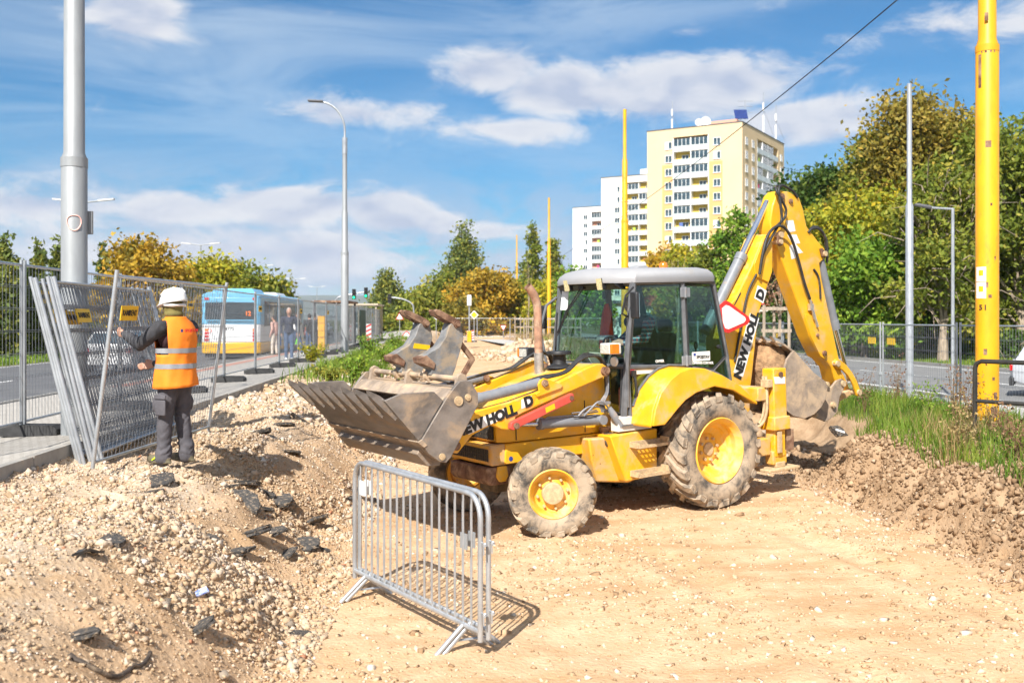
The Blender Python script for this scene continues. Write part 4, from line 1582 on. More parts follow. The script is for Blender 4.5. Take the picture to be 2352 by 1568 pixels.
red_cloth = mat('red_cloth', (.45, .03, .04), .85, var=.15)
dp = [('e', P(.17, .05, 1.78), (.20, .19, .15), None, 1), ('c', P(.16, .06, 1.80), P(.32, .06, 2.26), .18, .195, 1), ('c', P(.35, -.13, 2.37), P(.35, .24, 2.37), .085, .085, 1),
      ('c', P(.37, .05, 2.42), P(.44, .05, 2.52), .058, .055, 0), ('e', P(.48, .05, 2.60), (.10, .082, .12), None, 0), ('e', P(.45, .05, 2.625), (.105, .09, .115), None, 3),
      ('e', P(.578, .05, 2.59), (.018, .014, .02), None, 0), ('e', P(.48, .135, 2.59), (.02, .01, .03), None, 0), ('e', P(.48, -.035, 2.59), (.02, .01, .03), None, 0),
      ('c', P(.36, .27, 2.36), P(.52, .36, 2.16), .085, .066, 2), ('c', P(.52, .36, 2.16), P(.76, .26, 2.11), .064, .045, 2),
      ('c', P(.26, -.15, 2.26), P(.50, -.24, 2.06), .072, .055, 2), ('c', P(.50, -.24, 2.06), P(.72, -.12, 2.12), .055, .042, 2),
      ('c', P(.20, .15, 1.75), P(.62, .20, 1.75), .095, .075, 1), ('c', P(.62, .20, 1.75), P(.74, .20, 1.36), .07, .052, 1),
      ('c', P(.20, -.05, 1.75), P(.62, -.12, 1.75), .095, .075, 1), ('c', P(.62, -.12, 1.75), P(.74, -.14, 1.36), .07, .052, 1),
      ('c', P(.72, .20, 1.29), P(.90, .20, 1.275), .045, .035, 3), ('c', P(.72, -.14, 1.29), P(.90, -.14, 1.275), .045, .035, 3)]
dp += hand_prims(P(.77, .255, 2.11), (.8, -.45, .1), (0, -.3, 1), (.3, -.6, -.6), 0)
dp += hand_prims(P(.73, -.12, 2.12), (.8, .45, .1), (0, .3, 1), (.3, .6, -.6), 0)
dme = body_mesh('person', dp, [skin_m, dark_cloth, plaid, dark_hair], .012, 2)
drv = link(bpy.data.objects.new('person', dme))
drv.matrix_world = _M
tag(drv, 'driver seated in the cab in a dark vest and plaid shirt', 'person')
jb = MB().ball(P(.62, .30, 1.74), (.16, .13, .07), 14, 8)
jk = link(bpy.data.objects.new('folded_jacket', jb.mesh('folded_jacket', red_cloth, 60)))
jk.matrix_world = _M
tag(jk, 'dark red folded jacket lying beside the driver knees', 'jacket')

# ---- rear mudguards
top = [(1.14, 1.15), (1.10, 1.34), (1.00, 1.54), (.84, 1.69), (.68, 1.775), (.50, 1.81), (.27, 1.79), (-.04, 1.685), (-.36, 1.53), (-.66, 1.30)]
bot = [(-.66, 1.265), (-.45, 1.37), (-.235, 1.48), (.10, 1.555), (.41, 1.50), (.60, 1.42), (.74, 1.32), (.86, 1.22), (.95, 1.15)]
for s in (1, -1):
    f_ = MB().prism(top + bot, s * 1.13, s * 1.175)
    inn = [(x * .985, z - .03) for x, z in top]
    f_.prism(top + inn[::-1], s * .55, s * 1.128)
    part('mudguard', f_, yellow, bevel=.012)
    part('mudguard_trim', MB().tube([P(x, s * .77, z + .02) for x, z in top[1:8]], .018, 6), frame_grey, smooth=40)

# ---- loader arms
arm_out = [(1.40, 1.80), (1.42, 1.86), (1.49, 1.90), (1.57, 1.903), (1.71, 1.871), (2.12, 1.735), (2.49, 1.625), (2.84, 1.545), (3.35, 1.47), (3.50, 1.36), (3.70, 1.16), (3.66, 1.05), (3.56, 1.03), (3.37, 1.21), (3.105, 1.305), (2.98, 1.24), (2.835, 1.215), (2.80, 1.26), (2.78, 1.36), (2.71, 1.39), (2.07, 1.575), (1.50, 1.73), (1.43, 1.75)]
brk = [(2.46, 1.63), (2.47, 1.72), (2.44, 1.765), (2.39, 1.785), (2.34, 1.77), (2.12, 1.69), (2.14, 1.65), (2.49, 1.57), (2.51, 1.61)]
for s in (1, -1):
    a_ = part('loader_arm', MB().prism(arm_out, s * .57, s * .68), yellow, bevel=.012)
    part('cylinder_bracket', MB().prism(brk, s * .68, s * .705), yellow, a_, bevel=.006)
    for (x, z, r) in ((1.47, 1.81, .055), (2.385, 1.725, .042), (3.60, 1.12, .05)):
        part('pin', MB().cyl((x, s * .54, z), (x, s * .73, z), r, n=18).cyl((x, s * .73, z), (x, s * .745, z), r * .6, n=6), rust_m, a_, smooth=30)
    # tilt cylinder over the arm
    tc = part('tilt_cylinder', MB().cyl((2.40, s * .625, 1.725), (3.28, s * .625, 1.60), .062, n=20).cyl((3.22, s * .625, 1.61), (3.29, s * .625, 1.598), .07, n=20), cyl_grey, smooth=35)
    part('piston_rod', MB().cyl((3.28, s * .625, 1.60), (3.62, s * .625, 1.55), .034, n=16), chrome, tc, smooth=40)
    # lift cylinder under it
    lc = part('lift_cylinder', MB().cyl((2.40, s * .61, 1.245), (1.50, s * .61, 1.215), .062, n=20).cyl((2.42, s * .61, 1.246), (2.36, s * .61, 1.244), .072, n=20).cyl((1.50, s * .54, 1.215), (1.50, s * .69, 1.215), .06, n=18), cyl_grey, smooth=35)
    part('piston_rod', MB().cyl((2.84, s * .61, 1.275), (2.40, s * .61, 1.245), .030, n=16), chrome, lc, smooth=40)
    # pipes along the cylinder
    pp = MB().tube([(1.55, s * .64, 1.32), (1.9, s * .64, 1.305), (2.3, s * .64, 1.315), (2.36, s * .63, 1.28)], .010, 6)
    pp.tube([(1.62, s * .68, 1.29), (1.95, s * .68, 1.30), (1.98, s * .68, 1.34), (1.60, s * .68, 1.345)], .008, 6)
    part('hydraulic_pipe', pp, cyl_grey, lc, smooth=50)
part('safety_strut', MB().prism([(2.90, 1.31), (2.87, 1.325), (2.02, 1.585), (2.0, 1.575), (1.99, 1.50), (2.02, 1.485), (2.83, 1.24), (2.87, 1.225), (2.91, 1.25)], .695, .76), red_m, bevel=.008)
part('strut_decal', MB().prism([(2.42, 1.445), (2.29, 1.487), (2.28, 1.427), (2.41, 1.385)], .76, .763), sign_yellow)
part('pin', MB().cyl((2.835, .69, 1.275), (2.835, .785, 1.275), .035, n=16), rust_m, smooth=30)
part('pin', MB().cyl((2.04, .69, 1.53), (2.04, .775, 1.53), .028, n=14), rust_m, smooth=30)
# hoses from the arm pivot forward along both arms and down beside the cab
for s in (1, -1):
    ho = Hoses('hydraulic_hose', black_rubber, machine)
    for k in range(3):
        dy = k * .03
        ho.tube([(1.32, s * (.52 + dy), 1.50), (1.34, s * (.52 + dy), 1.80), (1.42, s * (.50 + dy), 1.97), (1.62, s * (.50 + dy), 2.02 - .015 * k), (1.80, s * (.52 + dy), 1.93), (2.0, s * (.55 + dy), 1.82), (2.35, s * (.57 + dy), 1.79 - .01 * k), (2.75, s * (.58 + dy), 1.71), (2.95, s * (.58 + dy), 1.69)], .016, 7)
ho = Hoses('hydraulic_line', cyl_grey, machine)
for k in range(3):
    ho.tube([(1.36 + .012 * k, .58 + k * .035, 1.74), (1.38 + .015 * k, .60 + k * .035, 1.55), (1.46, .58 + k * .035, 1.42), (1.44, .58 + k * .03, 1.30)], .011, 6)
part('pipe_clamp', MB().box((1.45, .64, 1.42), (.10, .12, .035)), cyl_grey)
ho.tube([(1.40, .66, 1.30), (1.50, .68, 1.36), (1.70, .70, 1.40), (1.82, .70, 1.36), (1.88, .68, 1.30)], .012, 6)
ho.tube([(1.38, .68, 1.26), (1.48, .72, 1.40), (1.62, .74, 1.45), (1.74, .72, 1.36), (1.80, .68, 1.29)], .012, 6)
part('accumulator', MB().tube([(1.42, .70, 1.36), (1.38, .72, 1.28), (1.28, .74, 1.12)], [.03, .045, .045], 14), cyl_grey, smooth=40)
part('filler_cap', MB().cyl((1.38, .55, .99), (1.38, .55, 1.07), .06, n=18).cyl((1.38, .55, 1.07), (1.38, .55, 1.11), .072, n=18), rust_m, smooth=35)
rg = MB().ball((1.36, .62, 1.0), (.13, .09, .045), 12, 7).ball((1.44, .67, .95), (.04, .03, .07), 10, 6)
rgo = link(bpy.data.objects.new('oily_rag', rg.mesh('oily_rag', mat('oily_cloth', (.10, .065, .04), .9, var=.4, scale=20, bump=.02, bscale=20), 60)))
rgo.matrix_world = _M
tag(rgo, 'brown oily rag draped round the filler neck below the cab', 'rag')

# ---- front bucket (two-part shovel)
side_back = [(3.57, 1.60), (3.57, 1.72), (3.65, 1.855), (3.72, 1.87), (3.79, 1.865), (3.87, 1.79), (3.97, 1.68), (4.27, 1.28), (4.19, 1.15), (4.06, 1.05), (3.98, 1.03), (3.92, 1.08)]
side_front = [(3.985, 1.675), (4.09, 1.775), (4.46, 1.785), (4.66, 1.725), (4.29, 1.285)]
# curved shell, floor, lip
sh = MB()
outer = [(4.67, 1.73), (4.285, 1.275), (4.19, 1.155), (4.06, 1.06), (3.94, 1.09), (3.60, 1.58), (3.61, 1.72), (3.68, 1.80)]
inner = [(4.66, 1.745), (4.27, 1.295), (4.18, 1.18), (4.06, 1.095), (3.97, 1.12), (3.64, 1.59), (3.65, 1.71), (3.70, 1.78)]
sh.prism(outer + inner[::-1], -1.098, 1.098)
bucket = part('loader_bucket', sh, bucket_m, bevel=.004)
for s in (1, -1):
    part('side_plate', MB().prism(side_back, s * 1.10, s * 1.15), bucket_m, bucket, bevel=.006)
    part('side_plate', MB().prism(side_front, s * 1.095, s * 1.135), bucket_m, bucket, bevel=.006)
part('bucket_lining', MB().prism([(3.655, 1.70), (3.70, 1.775), (3.86, 1.78), (3.98, 1.68), (3.96, 1.66), (3.84, 1.745), (3.72, 1.745)], -1.096, 1.096), bucket_in, bucket, bevel=.004)
part('cutting_edge', MB().prism([(4.31, 1.275), (4.26, 1.30), (4.20, 1.235), (4.24, 1.215)], -1.16, 1.16), bucket_in, bucket, bevel=.003)
part('bucket_underside', MB().prism([(4.20, 1.19), (4.06, 1.065), (3.95, 1.07), (3.97, .98), (4.12, .99), (4.24, 1.13)], -1.0, 1.0), bucket_m, bucket, bevel=.01)
tm = MB().prism([(4.81, 1.835), (4.80, 1.775), (4.64, 1.62), (4.52, 1.51), (4.495, 1.55), (4.59, 1.70), (4.69, 1.775)], -.030, .030)
tme = tm.mesh('tooth', bucket_m, 35)
for k in range(8):
    o = bpy.data.objects.new('tooth', tme)
    link(o, bucket)
    o.location = (0, -1.06 + 2.12 * k / 7, 0)
for yy in (-.75, -.35, .05, .45, .8):
    rb = MB().prism([(4.17, 1.145), (4.06, 1.05), (3.96, 1.05), (4.0, .97), (4.12, 1.0)], yy - .02, yy + .02)
    part('underside_rib', rb, bucket_m, bucket)
for s in (1, -1):
    for (x, z, r) in ((3.815, 1.66, .05), (3.70, 1.69, .035), (4.03, 1.10, .035)):
        part('pin', MB().cyl((x, s * 1.14, z), (x, s * 1.165, z), r, n=20).cyl((x, s * 1.165, z), (x, s * 1.17, z), r * .5, n=12), mat_hub, bucket, smooth=35)
sf = MB().cyl((3.70, -1.05, 1.875), (3.70, 1.05, 1.875), .030, n=16)
for yy in (-1.05, -.42, .32, 1.02):
    sf.cyl((3.70, yy - .035, 1.875), (3.70, yy + .035, 1.875), .058, n=18)
for yy in (-1.05, -.12, 1.02):
    sf.prism([(3.61, 1.72), (3.66, 1.90), (3.70, 1.94), (3.75, 1.90), (3.78, 1.76)], yy - .028, yy + .028)
part('fork_shaft', sf, bucket_in, bucket, smooth=35)

# folding pallet forks standing on the shaft
fork_p = [(3.50, 1.79), (3.70, 1.84), (3.74, 1.90), (3.72, 1.945), (3.83, 2.03), (3.85, 2.09), (3.62, 2.20), (3.53, 2.31), (3.48, 2.43), (3.44, 2.48), (3.385, 2.50), (3.335, 2.47), (3.32, 2.40), (3.30, 2.28), (3.42, 1.95)]
claw = [(3.41, 2.43), (3.64, 2.555), (3.66, 2.60), (3.645, 2.62), (3.60, 2.61), (3.37, 2.50)]
for k, yy in enumerate((.36, -.36)):
    fk = part('pallet_fork', MB().prism(fork_p, yy - .08, yy + .08), fork_m, bucket, bevel=.006)
    part('claw', MB().prism(claw, yy - .082, yy - .03).prism(claw, yy + .03, yy + .082).prism([(3.41, 2.43), (3.50, 2.48), (3.46, 2.54), (3.37, 2.50)], yy - .03, yy + .03), rust_m, fk, bevel=.004)
    part('foot', MB().prism([(3.70, 1.95), (3.86, 2.03), (3.87, 2.09), (3.79, 2.115), (3.68, 2.02)], yy - .095, yy + .095), rust_m, fk, bevel=.006)
    part('pin', MB().cyl((3.39, yy - .10, 2.45), (3.39, yy + .10, 2.45), .045, n=18).cyl((3.39, yy + .10, 2.45), (3.39, yy + .125, 2.45), .030, n=14), rust_m, fk, smooth=35)
    part('stop_bar', MB().prism([(3.33, 2.30), (3.13, 2.06), (3.12, 2.02), (3.32, 1.76), (3.36, 1.79), (3.185, 2.04), (3.36, 2.25)], yy - .02, yy + .02), rust_m, fk, bevel=.004)
    if k == 1:
        part('tape', MB().prism([(3.57, 2.165), (3.35, 2.135), (3.34, 2.19), (3.55, 2.225)], yy + .081, yy + .084), sign_yellow, fk)

# ---- rear frame, stabilisers
part('rear_frame', MB().bb(-1.06, -.80, -1.02, 1.02, .55, .78).bb(-1.06, -.84, -1.02, 1.02, 1.28, 1.46).bb(-1.04, -.86, -.55, .55, .60, 1.46).bb(-.95, -.5, -.4, .4, .7, 1.3), yellow_dirty, bevel=.015)
part('king_post', MB().prism([(-1.06, .62), (-1.45, .75), (-1.62, 1.0), (-1.62, 1.42), (-1.35, 1.60), (-1.06, 1.50)], -.16, .16), yellow_dirty, bevel=.02)
for s in (1, -1):
    st = part('stabiliser', MB().bb(-1.33, -1.08, s * .88, s * 1.08, .92, 1.70).bb(-1.36, -1.05, s * .85, s * 1.11, .88, 1.06).bb(-1.31, -1.10, s * .90, s * 1.06, .52, .90), yellow, bevel=.014)
    part('stabiliser_leg', MB().bb(-1.34, -1.07, s * .91, s * 1.05, .42, .60), yellow_dirty, st, bevel=.012)
    part('stabiliser_pad', MB().bb(-1.50, -.90, s * .80, s * 1.14, .34, .38).bb(-1.30, -1.12, s * .90, s * 1.06, .38, .45), mat_hub, st, bevel=.01)
    part('guide_plate', MB().bb(-1.20, -1.12, s * 1.08, s * 1.10, .58, .86), mat_hub, st, bevel=.004)
    part('guard_box', MB().bb(-1.50, -1.36, s * .92, s * 1.04, .58, .86), rust_m, st, bevel=.006)
    part('pin', MB().cyl((-1.21, s * .86, 1.62), (-1.21, s * 1.10, 1.62), .035, n=16), rust_m, st, smooth=35)
    part('decal', MB().prism([(-1.06 - .02, 1.595), (-1.30, 1.58), (-1.30, 1.49), (-1.10, 1.50)], s * 1.082, s * 1.085), decal_white, st)
    hs = Hoses('hydraulic_hose', mat_hub, st)
    for k in range(2):
        hs.tube([(-1.02, s * (1.0 - .05 * k), 1.60), (-1.0, s * (1.03 - .05 * k), 1.40), (-.99, s * (1.03 - .05 * k), 1.15), (-.93, s * (1.0 - .05 * k), .98), (-.78, s * .95, .92), (-.6, s * .9, .95)], .020, 8)
    part('hose_block', MB().bb(-1.06, -.96, s * .96, s * 1.08, 1.46, 1.56), mat_hub, st, bevel=.004)

# ---- boom
boom_p = [(-1.14, 1.57), (-1.30, 1.38), (-1.50, 1.33), (-1.62, 1.34), (-1.66, 1.50), (-1.82, 2.40), (-2.13, 3.02), (-2.16, 3.20), (-2.13, 3.48), (-2.07, 3.56), (-2.00, 3.56), (-1.93, 3.48), (-1.71, 3.11), (-1.36, 2.64), (-1.21, 2.53), (-1.12, 2.30), (-1.08, 2.0)]
boom = part('boom', MB().prism(boom_p, -.17, .17), yellow, bevel=.018)
part('boom_plate', MB().prism([(-1.75, 2.95), (-2.02, 2.86), (-2.10, 3.02), (-2.12, 3.45), (-2.03, 3.55), (-1.95, 3.50), (-1.73, 3.13)], .17, .195).prism([(-1.75, 2.95), (-2.02, 2.86), (-2.10, 3.02), (-2.12, 3.45), (-2.03, 3.55), (-1.95, 3.50), (-1.73, 3.13)], -.195, -.17), yellow, boom, bevel=.006)
part('boss', MB().cyl((-1.80, .165, 2.98), (-1.80, .19, 2.98), .05, n=20).cyl((-1.80, .15, 2.98), (-1.80, .185, 2.98), .03), yellow, boom, smooth=30)
# dipper stick
stick_p = [(-2.20, 3.50), (-2.16, 3.75), (-2.22, 3.98), (-2.30, 4.14), (-2.40, 4.215), (-2.60, 4.20), (-2.80, 4.13), (-2.88, 3.98), (-2.96, 3.70), (-3.25, 3.44), (-3.36, 3.37), (-3.39, 3.28), (-3.34, 3.20), (-3.24, 3.14), (-3.28, 2.90), (-3.66, 1.62), (-3.72, 1.40), (-3.69, 1.28), (-3.62, 1.24), (-3.55, 1.30), (-3.46, 1.55), (-3.30, 1.68), (-3.20, 1.72), (-2.97, 2.05), (-2.42, 3.15), (-2.30, 3.35)]
stick = part('dipper_stick', MB().prism(stick_p, -.125, .125), yellow, bevel=.018)
part('wear_plate', MB().prism([(-2.85, 2.38), (-3.02, 2.36), (-3.36, 1.74), (-3.28, 1.68), (-3.19, 1.73), (-2.97, 2.06)], .125, .14), yellow, stick, bevel=.006)
for (x, z, r, w) in ((-2.60, 4.06, .038, .15), (-2.40, 4.12, .05, .16), (-3.27, 1.77, .04, .17), (-2.99, 2.55, .026, .16), (-3.06, 2.32, .026, .16), (-3.12, 2.05, .026, .16), (-2.96, 2.50, .02, .15)):
    part('pin', MB().cyl((x, -w, z), (x, w, z), r, n=18).cyl((x, w, z), (x, w + .015, z), r * .6, n=6), rust_m, stick, smooth=30)
part('link_plate', MB().prism([(-2.20, 3.52), (-2.215, 3.585), (-2.26, 3.62), (-2.31, 3.585), (-2.315, 3.45), (-2.30, 3.40), (-2.25, 3.385), (-2.205, 3.42)], .195, .225).prism([(-3.22, 3.36), (-3.27, 3.37), (-3.36, 3.30), (-3.37, 3.25), (-3.32, 3.22), (-3.26, 3.24)], .13, .16), rust_m, stick, bevel=.008)
for (x, z, r, w) in ((-2.265, 3.55, .045, .25), (-2.255, 3.45, .035, .25), (-3.31, 3.285, .04, .19)):
    part('pin', MB().cyl((x, -w + .04, z), (x, w, z), r, n=18), mat_hub, stick, smooth=30)
# worn white decal patches
dm = None
for q in ([(-2.50, 3.77), (-2.66, 3.78), (-2.70, 3.62), (-2.55, 3.60)], [(-2.52, 3.56), (-2.72, 3.57), (-2.80, 3.44), (-2.70, 3.43), (-2.86, 3.30), (-2.70, 3.28), (-2.60, 3.46)], [(-2.56, 3.40), (-2.63, 3.42), (-2.70, 3.22), (-2.60, 3.20)]):
    part('decal', MB().prism(q, .1255, .128), decal_white, stick)
# crowd cylinder behind the boom
cc = part('crowd_cylinder', MB().cyl((-.93, -.02, 2.18), (-1.69, -.02, 3.24), .080, n=20).cyl((-1.65, -.02, 3.18), (-1.71, -.02, 3.27), .090, n=20), cyl_grey, smooth=35)
part('piston_rod', MB().cyl((-1.69, -.02, 3.24), (-2.27, -.02, 4.06), .044, n=16), chrome, cc, smooth=40)
# bucket cylinder on the stick
bc = part('bucket_cylinder', MB().cyl((-3.31, .05, 3.285), (-3.66, .05, 2.16), .065, n=20).cyl((-3.63, .05, 2.26), (-3.67, .05, 2.12), .074, n=20), cyl_grey, smooth=35)
part('piston_rod', MB().cyl((-3.66, .05, 2.16), (-3.98, .05, 1.30), .036, n=16), chrome, bc, smooth=40)
# tipping links
for yy in (.10, -.10):
    part('tipping_link', MB().prism([(-3.46, 1.62), (-3.50, 1.67), (-3.58, 1.66), (-3.74, 1.57), (-3.90, 1.42), (-3.99, 1.30), (-4.08, 1.12), (-4.05, 1.06), (-3.98, 1.07), (-3.90, 1.25), (-3.78, 1.40), (-3.64, 1.50), (-3.52, 1.53)], yy + .05, yy + .085), yellow, bevel=.008)
part('bucket_link', MB().prism([(-4.05, 1.17), (-4.06, 1.09), (-3.42, .90), (-3.34, .94), (-3.36, 1.0)], -.06, .06), yellow_dirty, bevel=.008)
for (x, z, r) in ((-3.52, 1.60, .045), (-4.025, 1.12, .045), (-3.64, 1.285, .05)):
    part('pin', MB().cyl((x, -.2, z), (x, .215, z), r, n=18), mat_hub, smooth=30)
# coupler plates and digging bucket
cp = [(-2.96, 1.30), (-3.05, 1.37), (-3.18, 1.37), (-3.26, 1.31), (-3.36, 1.24), (-3.50, 1.34), (-3.62, 1.36), (-3.70, 1.29), (-3.66, 1.19), (-3.56, 1.08), (-3.50, .86), (-3.42, .80), (-3.22, .73), (-3.06, .79), (-2.80, .86), (-2.84, .95), (-3.0, 1.10)]
coup = part('coupler', MB().prism(cp, .15, .19), bucket_in, bevel=.008)
part('coupler_plate', MB().prism(cp, -.19, -.15), bucket_in, coup, bevel=.008)
for (x, z, r) in ((-3.23, 1.30, .042), (-3.375, .975, .045), (-2.95, .865, .042)):
    part('pin', MB().cyl((x, -.22, z), (x, .235, z), r, n=18).cyl((x, .235, z), (x, .25, z), r * .65, n=6), mat_hub, coup, smooth=30)
curve = [(-1.95, 2.02), (-2.12, 1.97), (-2.30, 1.87), (-2.50, 1.70), (-2.72, 1.52), (-2.98, 1.37), (-3.03, 1.30), (-2.99, 1.14), (-2.88, 1.0), (-2.70, .90), (-2.50, .86), (-2.25, .92)]
back = [(-2.27, .94), (-2.50, .885), (-2.69, .925), (-2.86, 1.02), (-2.965, 1.155), (-3.0, 1.29), (-2.96, 1.34), (-2.71, 1.49), (-2.49, 1.67), (-2.29, 1.84), (-2.11, 1.94), (-1.95, 1.99)]
shell = MB().prism(curve + back, -.38, .38)
dbk = part('digging_bucket', shell, bucket_in, bevel=.004)
sd = curve[2:] + [(-2.05, 1.05), (-2.02, 1.45), (-2.15, 1.75)]
for s in (1, -1):
    part('bucket_cheek', MB().prism(sd, s * .36, s * .395), bucket_in, dbk, bevel=.004)
tt = MB().prism([(-1.86, 2.09), (-2.06, 2.03), (-2.14, 1.95), (-2.02, 1.94)], -.03, .03).mesh('tooth', alu_m)
for k in range(5):
    o = bpy.data.objects.new('tooth', tt)
    link(o, dbk)
    o.location = (0, -.34 + .17 * k, 0)
# soil left in the bucket
soil = mat('clay_soil', (.33, .20, .105), .95, var=.35, scale=9, bump=.03, bscale=16)
sm_ = MB().ball((-2.12, 0, 1.62), (.26, .36, .42), 18, 12)
sm_.v = [(x + rnd.uniform(-.03, .03), y + rnd.uniform(-.02, .02), z + rnd.uniform(-.03, .03)) for x, y, z in sm_.v]
so = link(bpy.data.objects.new('soil_heap', sm_.mesh('soil_heap', soil, 60)))
so.matrix_world = _M
tag(so, 'brown clay soil packed in the raised digging bucket', 'soil')
# hoses over the boom head
ho = Hoses('hydraulic_hose', black_rubber, machine)
ho.tube([(-1.78, .24, 2.98), (-1.84, .25, 3.25), (-1.95, .25, 3.52), (-2.12, .25, 3.66), (-2.32, .24, 3.66), (-2.50, .22, 3.50), (-2.66, .20, 3.20), (-2.80, .19, 2.85), (-2.93, .18, 2.60)], .021, 8)
ho.tube([(-1.82, .20, 3.0), (-1.88, .22, 3.25), (-2.0, .24, 3.45), (-2.20, .22, 3.66), (-2.32, .20, 3.78), (-2.30, .20, 4.02), (-2.28, .19, 4.20), (-2.36, .16, 4.28), (-2.50, .14, 4.27), (-2.66, .14, 4.20), (-2.75, .14, 4.12)], .019, 8)
ho.tube([(-2.06, .22, 3.60), (-2.22, .22, 3.70), (-2.38, .2, 3.80), (-2.42, .2, 3.92), (-2.34, .2, 4.05), (-2.24, .19, 4.18), (-2.30, .12, 4.27), (-2.44, .1, 4.28)], .018, 8)
ho.tube([(-1.0, .0, 2.60), (-1.16, .1, 2.45), (-1.30, .15, 2.52), (-1.46, .16, 2.72)], .018, 8)
ho.tube([(-2.98, .13, 3.60), (-3.06, .14, 3.66), (-3.20, .15, 3.66), (-3.34, .15, 3.55), (-3.40, .14, 3.38), (-3.41, .12, 3.15)], .019, 8)
ho.tube([(-3.02, .11, 3.62), (-3.12, .11, 3.69), (-3.26, .12, 3.67), (-3.38, .12, 3.52), (-3.42, .10, 3.30)], .019, 8)
ho.tube([(-3.08, .14, 3.05), (-3.16, .15, 2.95), (-3.20, .15, 2.80), (-3.22, .14, 2.60)], .016, 8)
ho.tube([(-1.30, .18, 1.75), (-1.42, .19, 2.2), (-1.58, .19, 2.7), (-1.76, .20, 2.98)], .016, 8)
part('hose_fitting', MB().cyl((-2.93, .18, 2.60), (-3.03, .17, 2.30), .016).cyl((-3.0, .16, 2.46), (-3.12, .15, 2.18), .024).box((-2.97, .16, 2.48), (.08, .05, .10)), alu_m, smooth=40)
# slow-vehicle triangle
tri = [(-.80, 2.56), (-.90, 2.62), (-.98, 2.60), (-1.36, 2.38), (-1.38, 2.33), (-1.33, 2.28), (-.95, 2.17), (-.87, 2.19), (-.82, 2.30)]
cx, cz = sum(p[0] for p in tri) / 9, sum(p[1] for p in tri) / 9
tb = part('warning_triangle', MB().prism(tri, .40, .415), red_ink, bevel=.003)
part('white_field', MB().prism([(cx + .02 + (x - cx) * .80, cz + (z - cz) * .74) for x, z in tri], .4155, .419), decal_white, tb)
part('bracket', MB().tube([(-1.0, .40, 2.4), (-1.2, .16, 2.4)], .02, 6), frame_grey, tb)

# ---- lettering
lt = text_mesh('NEW HOLL', .22, decal_black, bold=.008)
xd = Vector((-1.0, 0, .245)).normalized()
pz = MB().prism([(3.46, 1.345), (2.93, 1.475), (2.93, 1.37), (3.42, 1.225)], .681, .684)
part('name_plate', pz, decal_white)
place_text(text_mesh('NEW HOLL', .160, decal_black, bold=.010), 'lettering', machine, (3.185, .687, 1.352), xd, (0.245, 0, 1), 1.02, 1.0)
part('name_plate', MB().prism([(2.70, 1.555), (2.555, 1.59), (2.56, 1.485), (2.70, 1.45)], .681, .684), decal_white)
place_text(text_mesh('D', .165, decal_black, bold=.010), 'lettering', machine, (2.60, .687, 1.525), xd, (0.245, 0, 1))
part('patch', MB().prism([(2.92, 1.51), (2.80, 1.55), (2.72, 1.535), (2.71, 1.47), (2.80, 1.40), (2.90, 1.40)], .681, .6835), mat('yellow_touch_up', (.74, .50, .01), .55, var=.05, bump=.004, bscale=30))
wt = MB().prism([(2.52, 1.47), (2.44, 1.49), (2.475, 1.565)], .681, .6835)
part('hazard_sticker', wt, sign_yellow)
bx = Vector((-.40, 0, .915)).normalized()
bu = Vector((bx.z, 0, -bx.x))
c0 = Vector((-1.555, .173, 1.975))
w_, h_ = .90, .20
pl = [c0 + bx * a + bu * b for a, b in ((-w_ / 2, -h_ / 2), (w_ / 2, -h_ / 2), (w_ / 2, h_ / 2), (-w_ / 2, h_ / 2))]
part('name_plate', MB().prism([(p.x, p.z) for p in pl], .171, .174), decal_white)
place_text(text_mesh('NEW HOLL', .20, decal_black, bold=.012), 'lettering', machine, c0 + Vector((0, .004, 0)), bx, bu, .98, 1.0)
c1 = c0 + bx * .78
pl = [c1 + bx * a + bu * b for a, b in ((-.10, -h_ / 2), (.10, -h_ / 2), (.10, h_ / 2), (-.10, h_ / 2))]
part('name_plate', MB().prism([(p.x, p.z) for p in pl], .171, .174), decal_white)
place_text(text_mesh('D', .20, decal_black, bold=.012), 'lettering', machine, c1 + Vector((0, .004, 0)), bx, bu)
stk = part('company_sticker', MB().bb(-.245, .075, .754, .757, 1.85, 1.97), decal_white, sw if False else cab)
place_text(text_mesh('SPOJSTAV', .052, ink, bold=.001), 'lettering', stk, (-.115, .760, 1.90), (-1, 0, -.03), (-.03, 0, 1))
part('emblem', MB().bb(.01, .05, .757, .759, 1.92, 1.955), blue_ink, stk)
place_text(text_mesh('COMMAND CONTROL', .042, white_m, bold=.0015), 'lettering', cab, (-.10, .760, 1.822), (-1, 0, -.05), (-.05, 0, 1), .92)
place_text(text_mesh('OWER', .048, white_m, bold=.001), 'lettering', cab, (.635, .760, 1.885), (-1, 0, 0), (0, 0, 1))
part('door_tape', MB().bb(.47, 1.06, .754, .757, 1.745, 1.80), white_dirty, cab)

# ---------------------------------------------------------------- temporary fencing
ORD = ['first', 'second', 'third', 'fourth', 'fifth', 'sixth', 'seventh', 'eighth', 'ninth', 'tenth', 'eleventh', 'twelfth', 'thirteenth', 'fourteenth', 'fifteenth', 'sixteenth', 'seventeenth', 'eighteenth', 'nineteenth', 'twentieth']
PW, PH = 3.3, 2.0
infill = MB()
nW = 36
for i in range(nW):
    x = .05 + (PW - .10) * i / (nW - 1)
    infill.tube([(x, 0, .17), (x, 0, PH - .03)], .0028, 4, caps=False)
for z in (.42, .68, .95, 1.22, 1.48, 1.74):
    infill.tube([(.03, .004, z), (PW - .03, .004, z)], .0028, 4, caps=False)
    infill.tube([(.03, .004, z - .022), (PW - .03, .004, z - .022)], .0024, 4, caps=False)
infill_me = infill.mesh('wire_mesh', wire_m)
post_me = MB().cyl((0, 0, 0), (0, 0, PH + .04), .021, n=10).mesh('post', galv, 40)
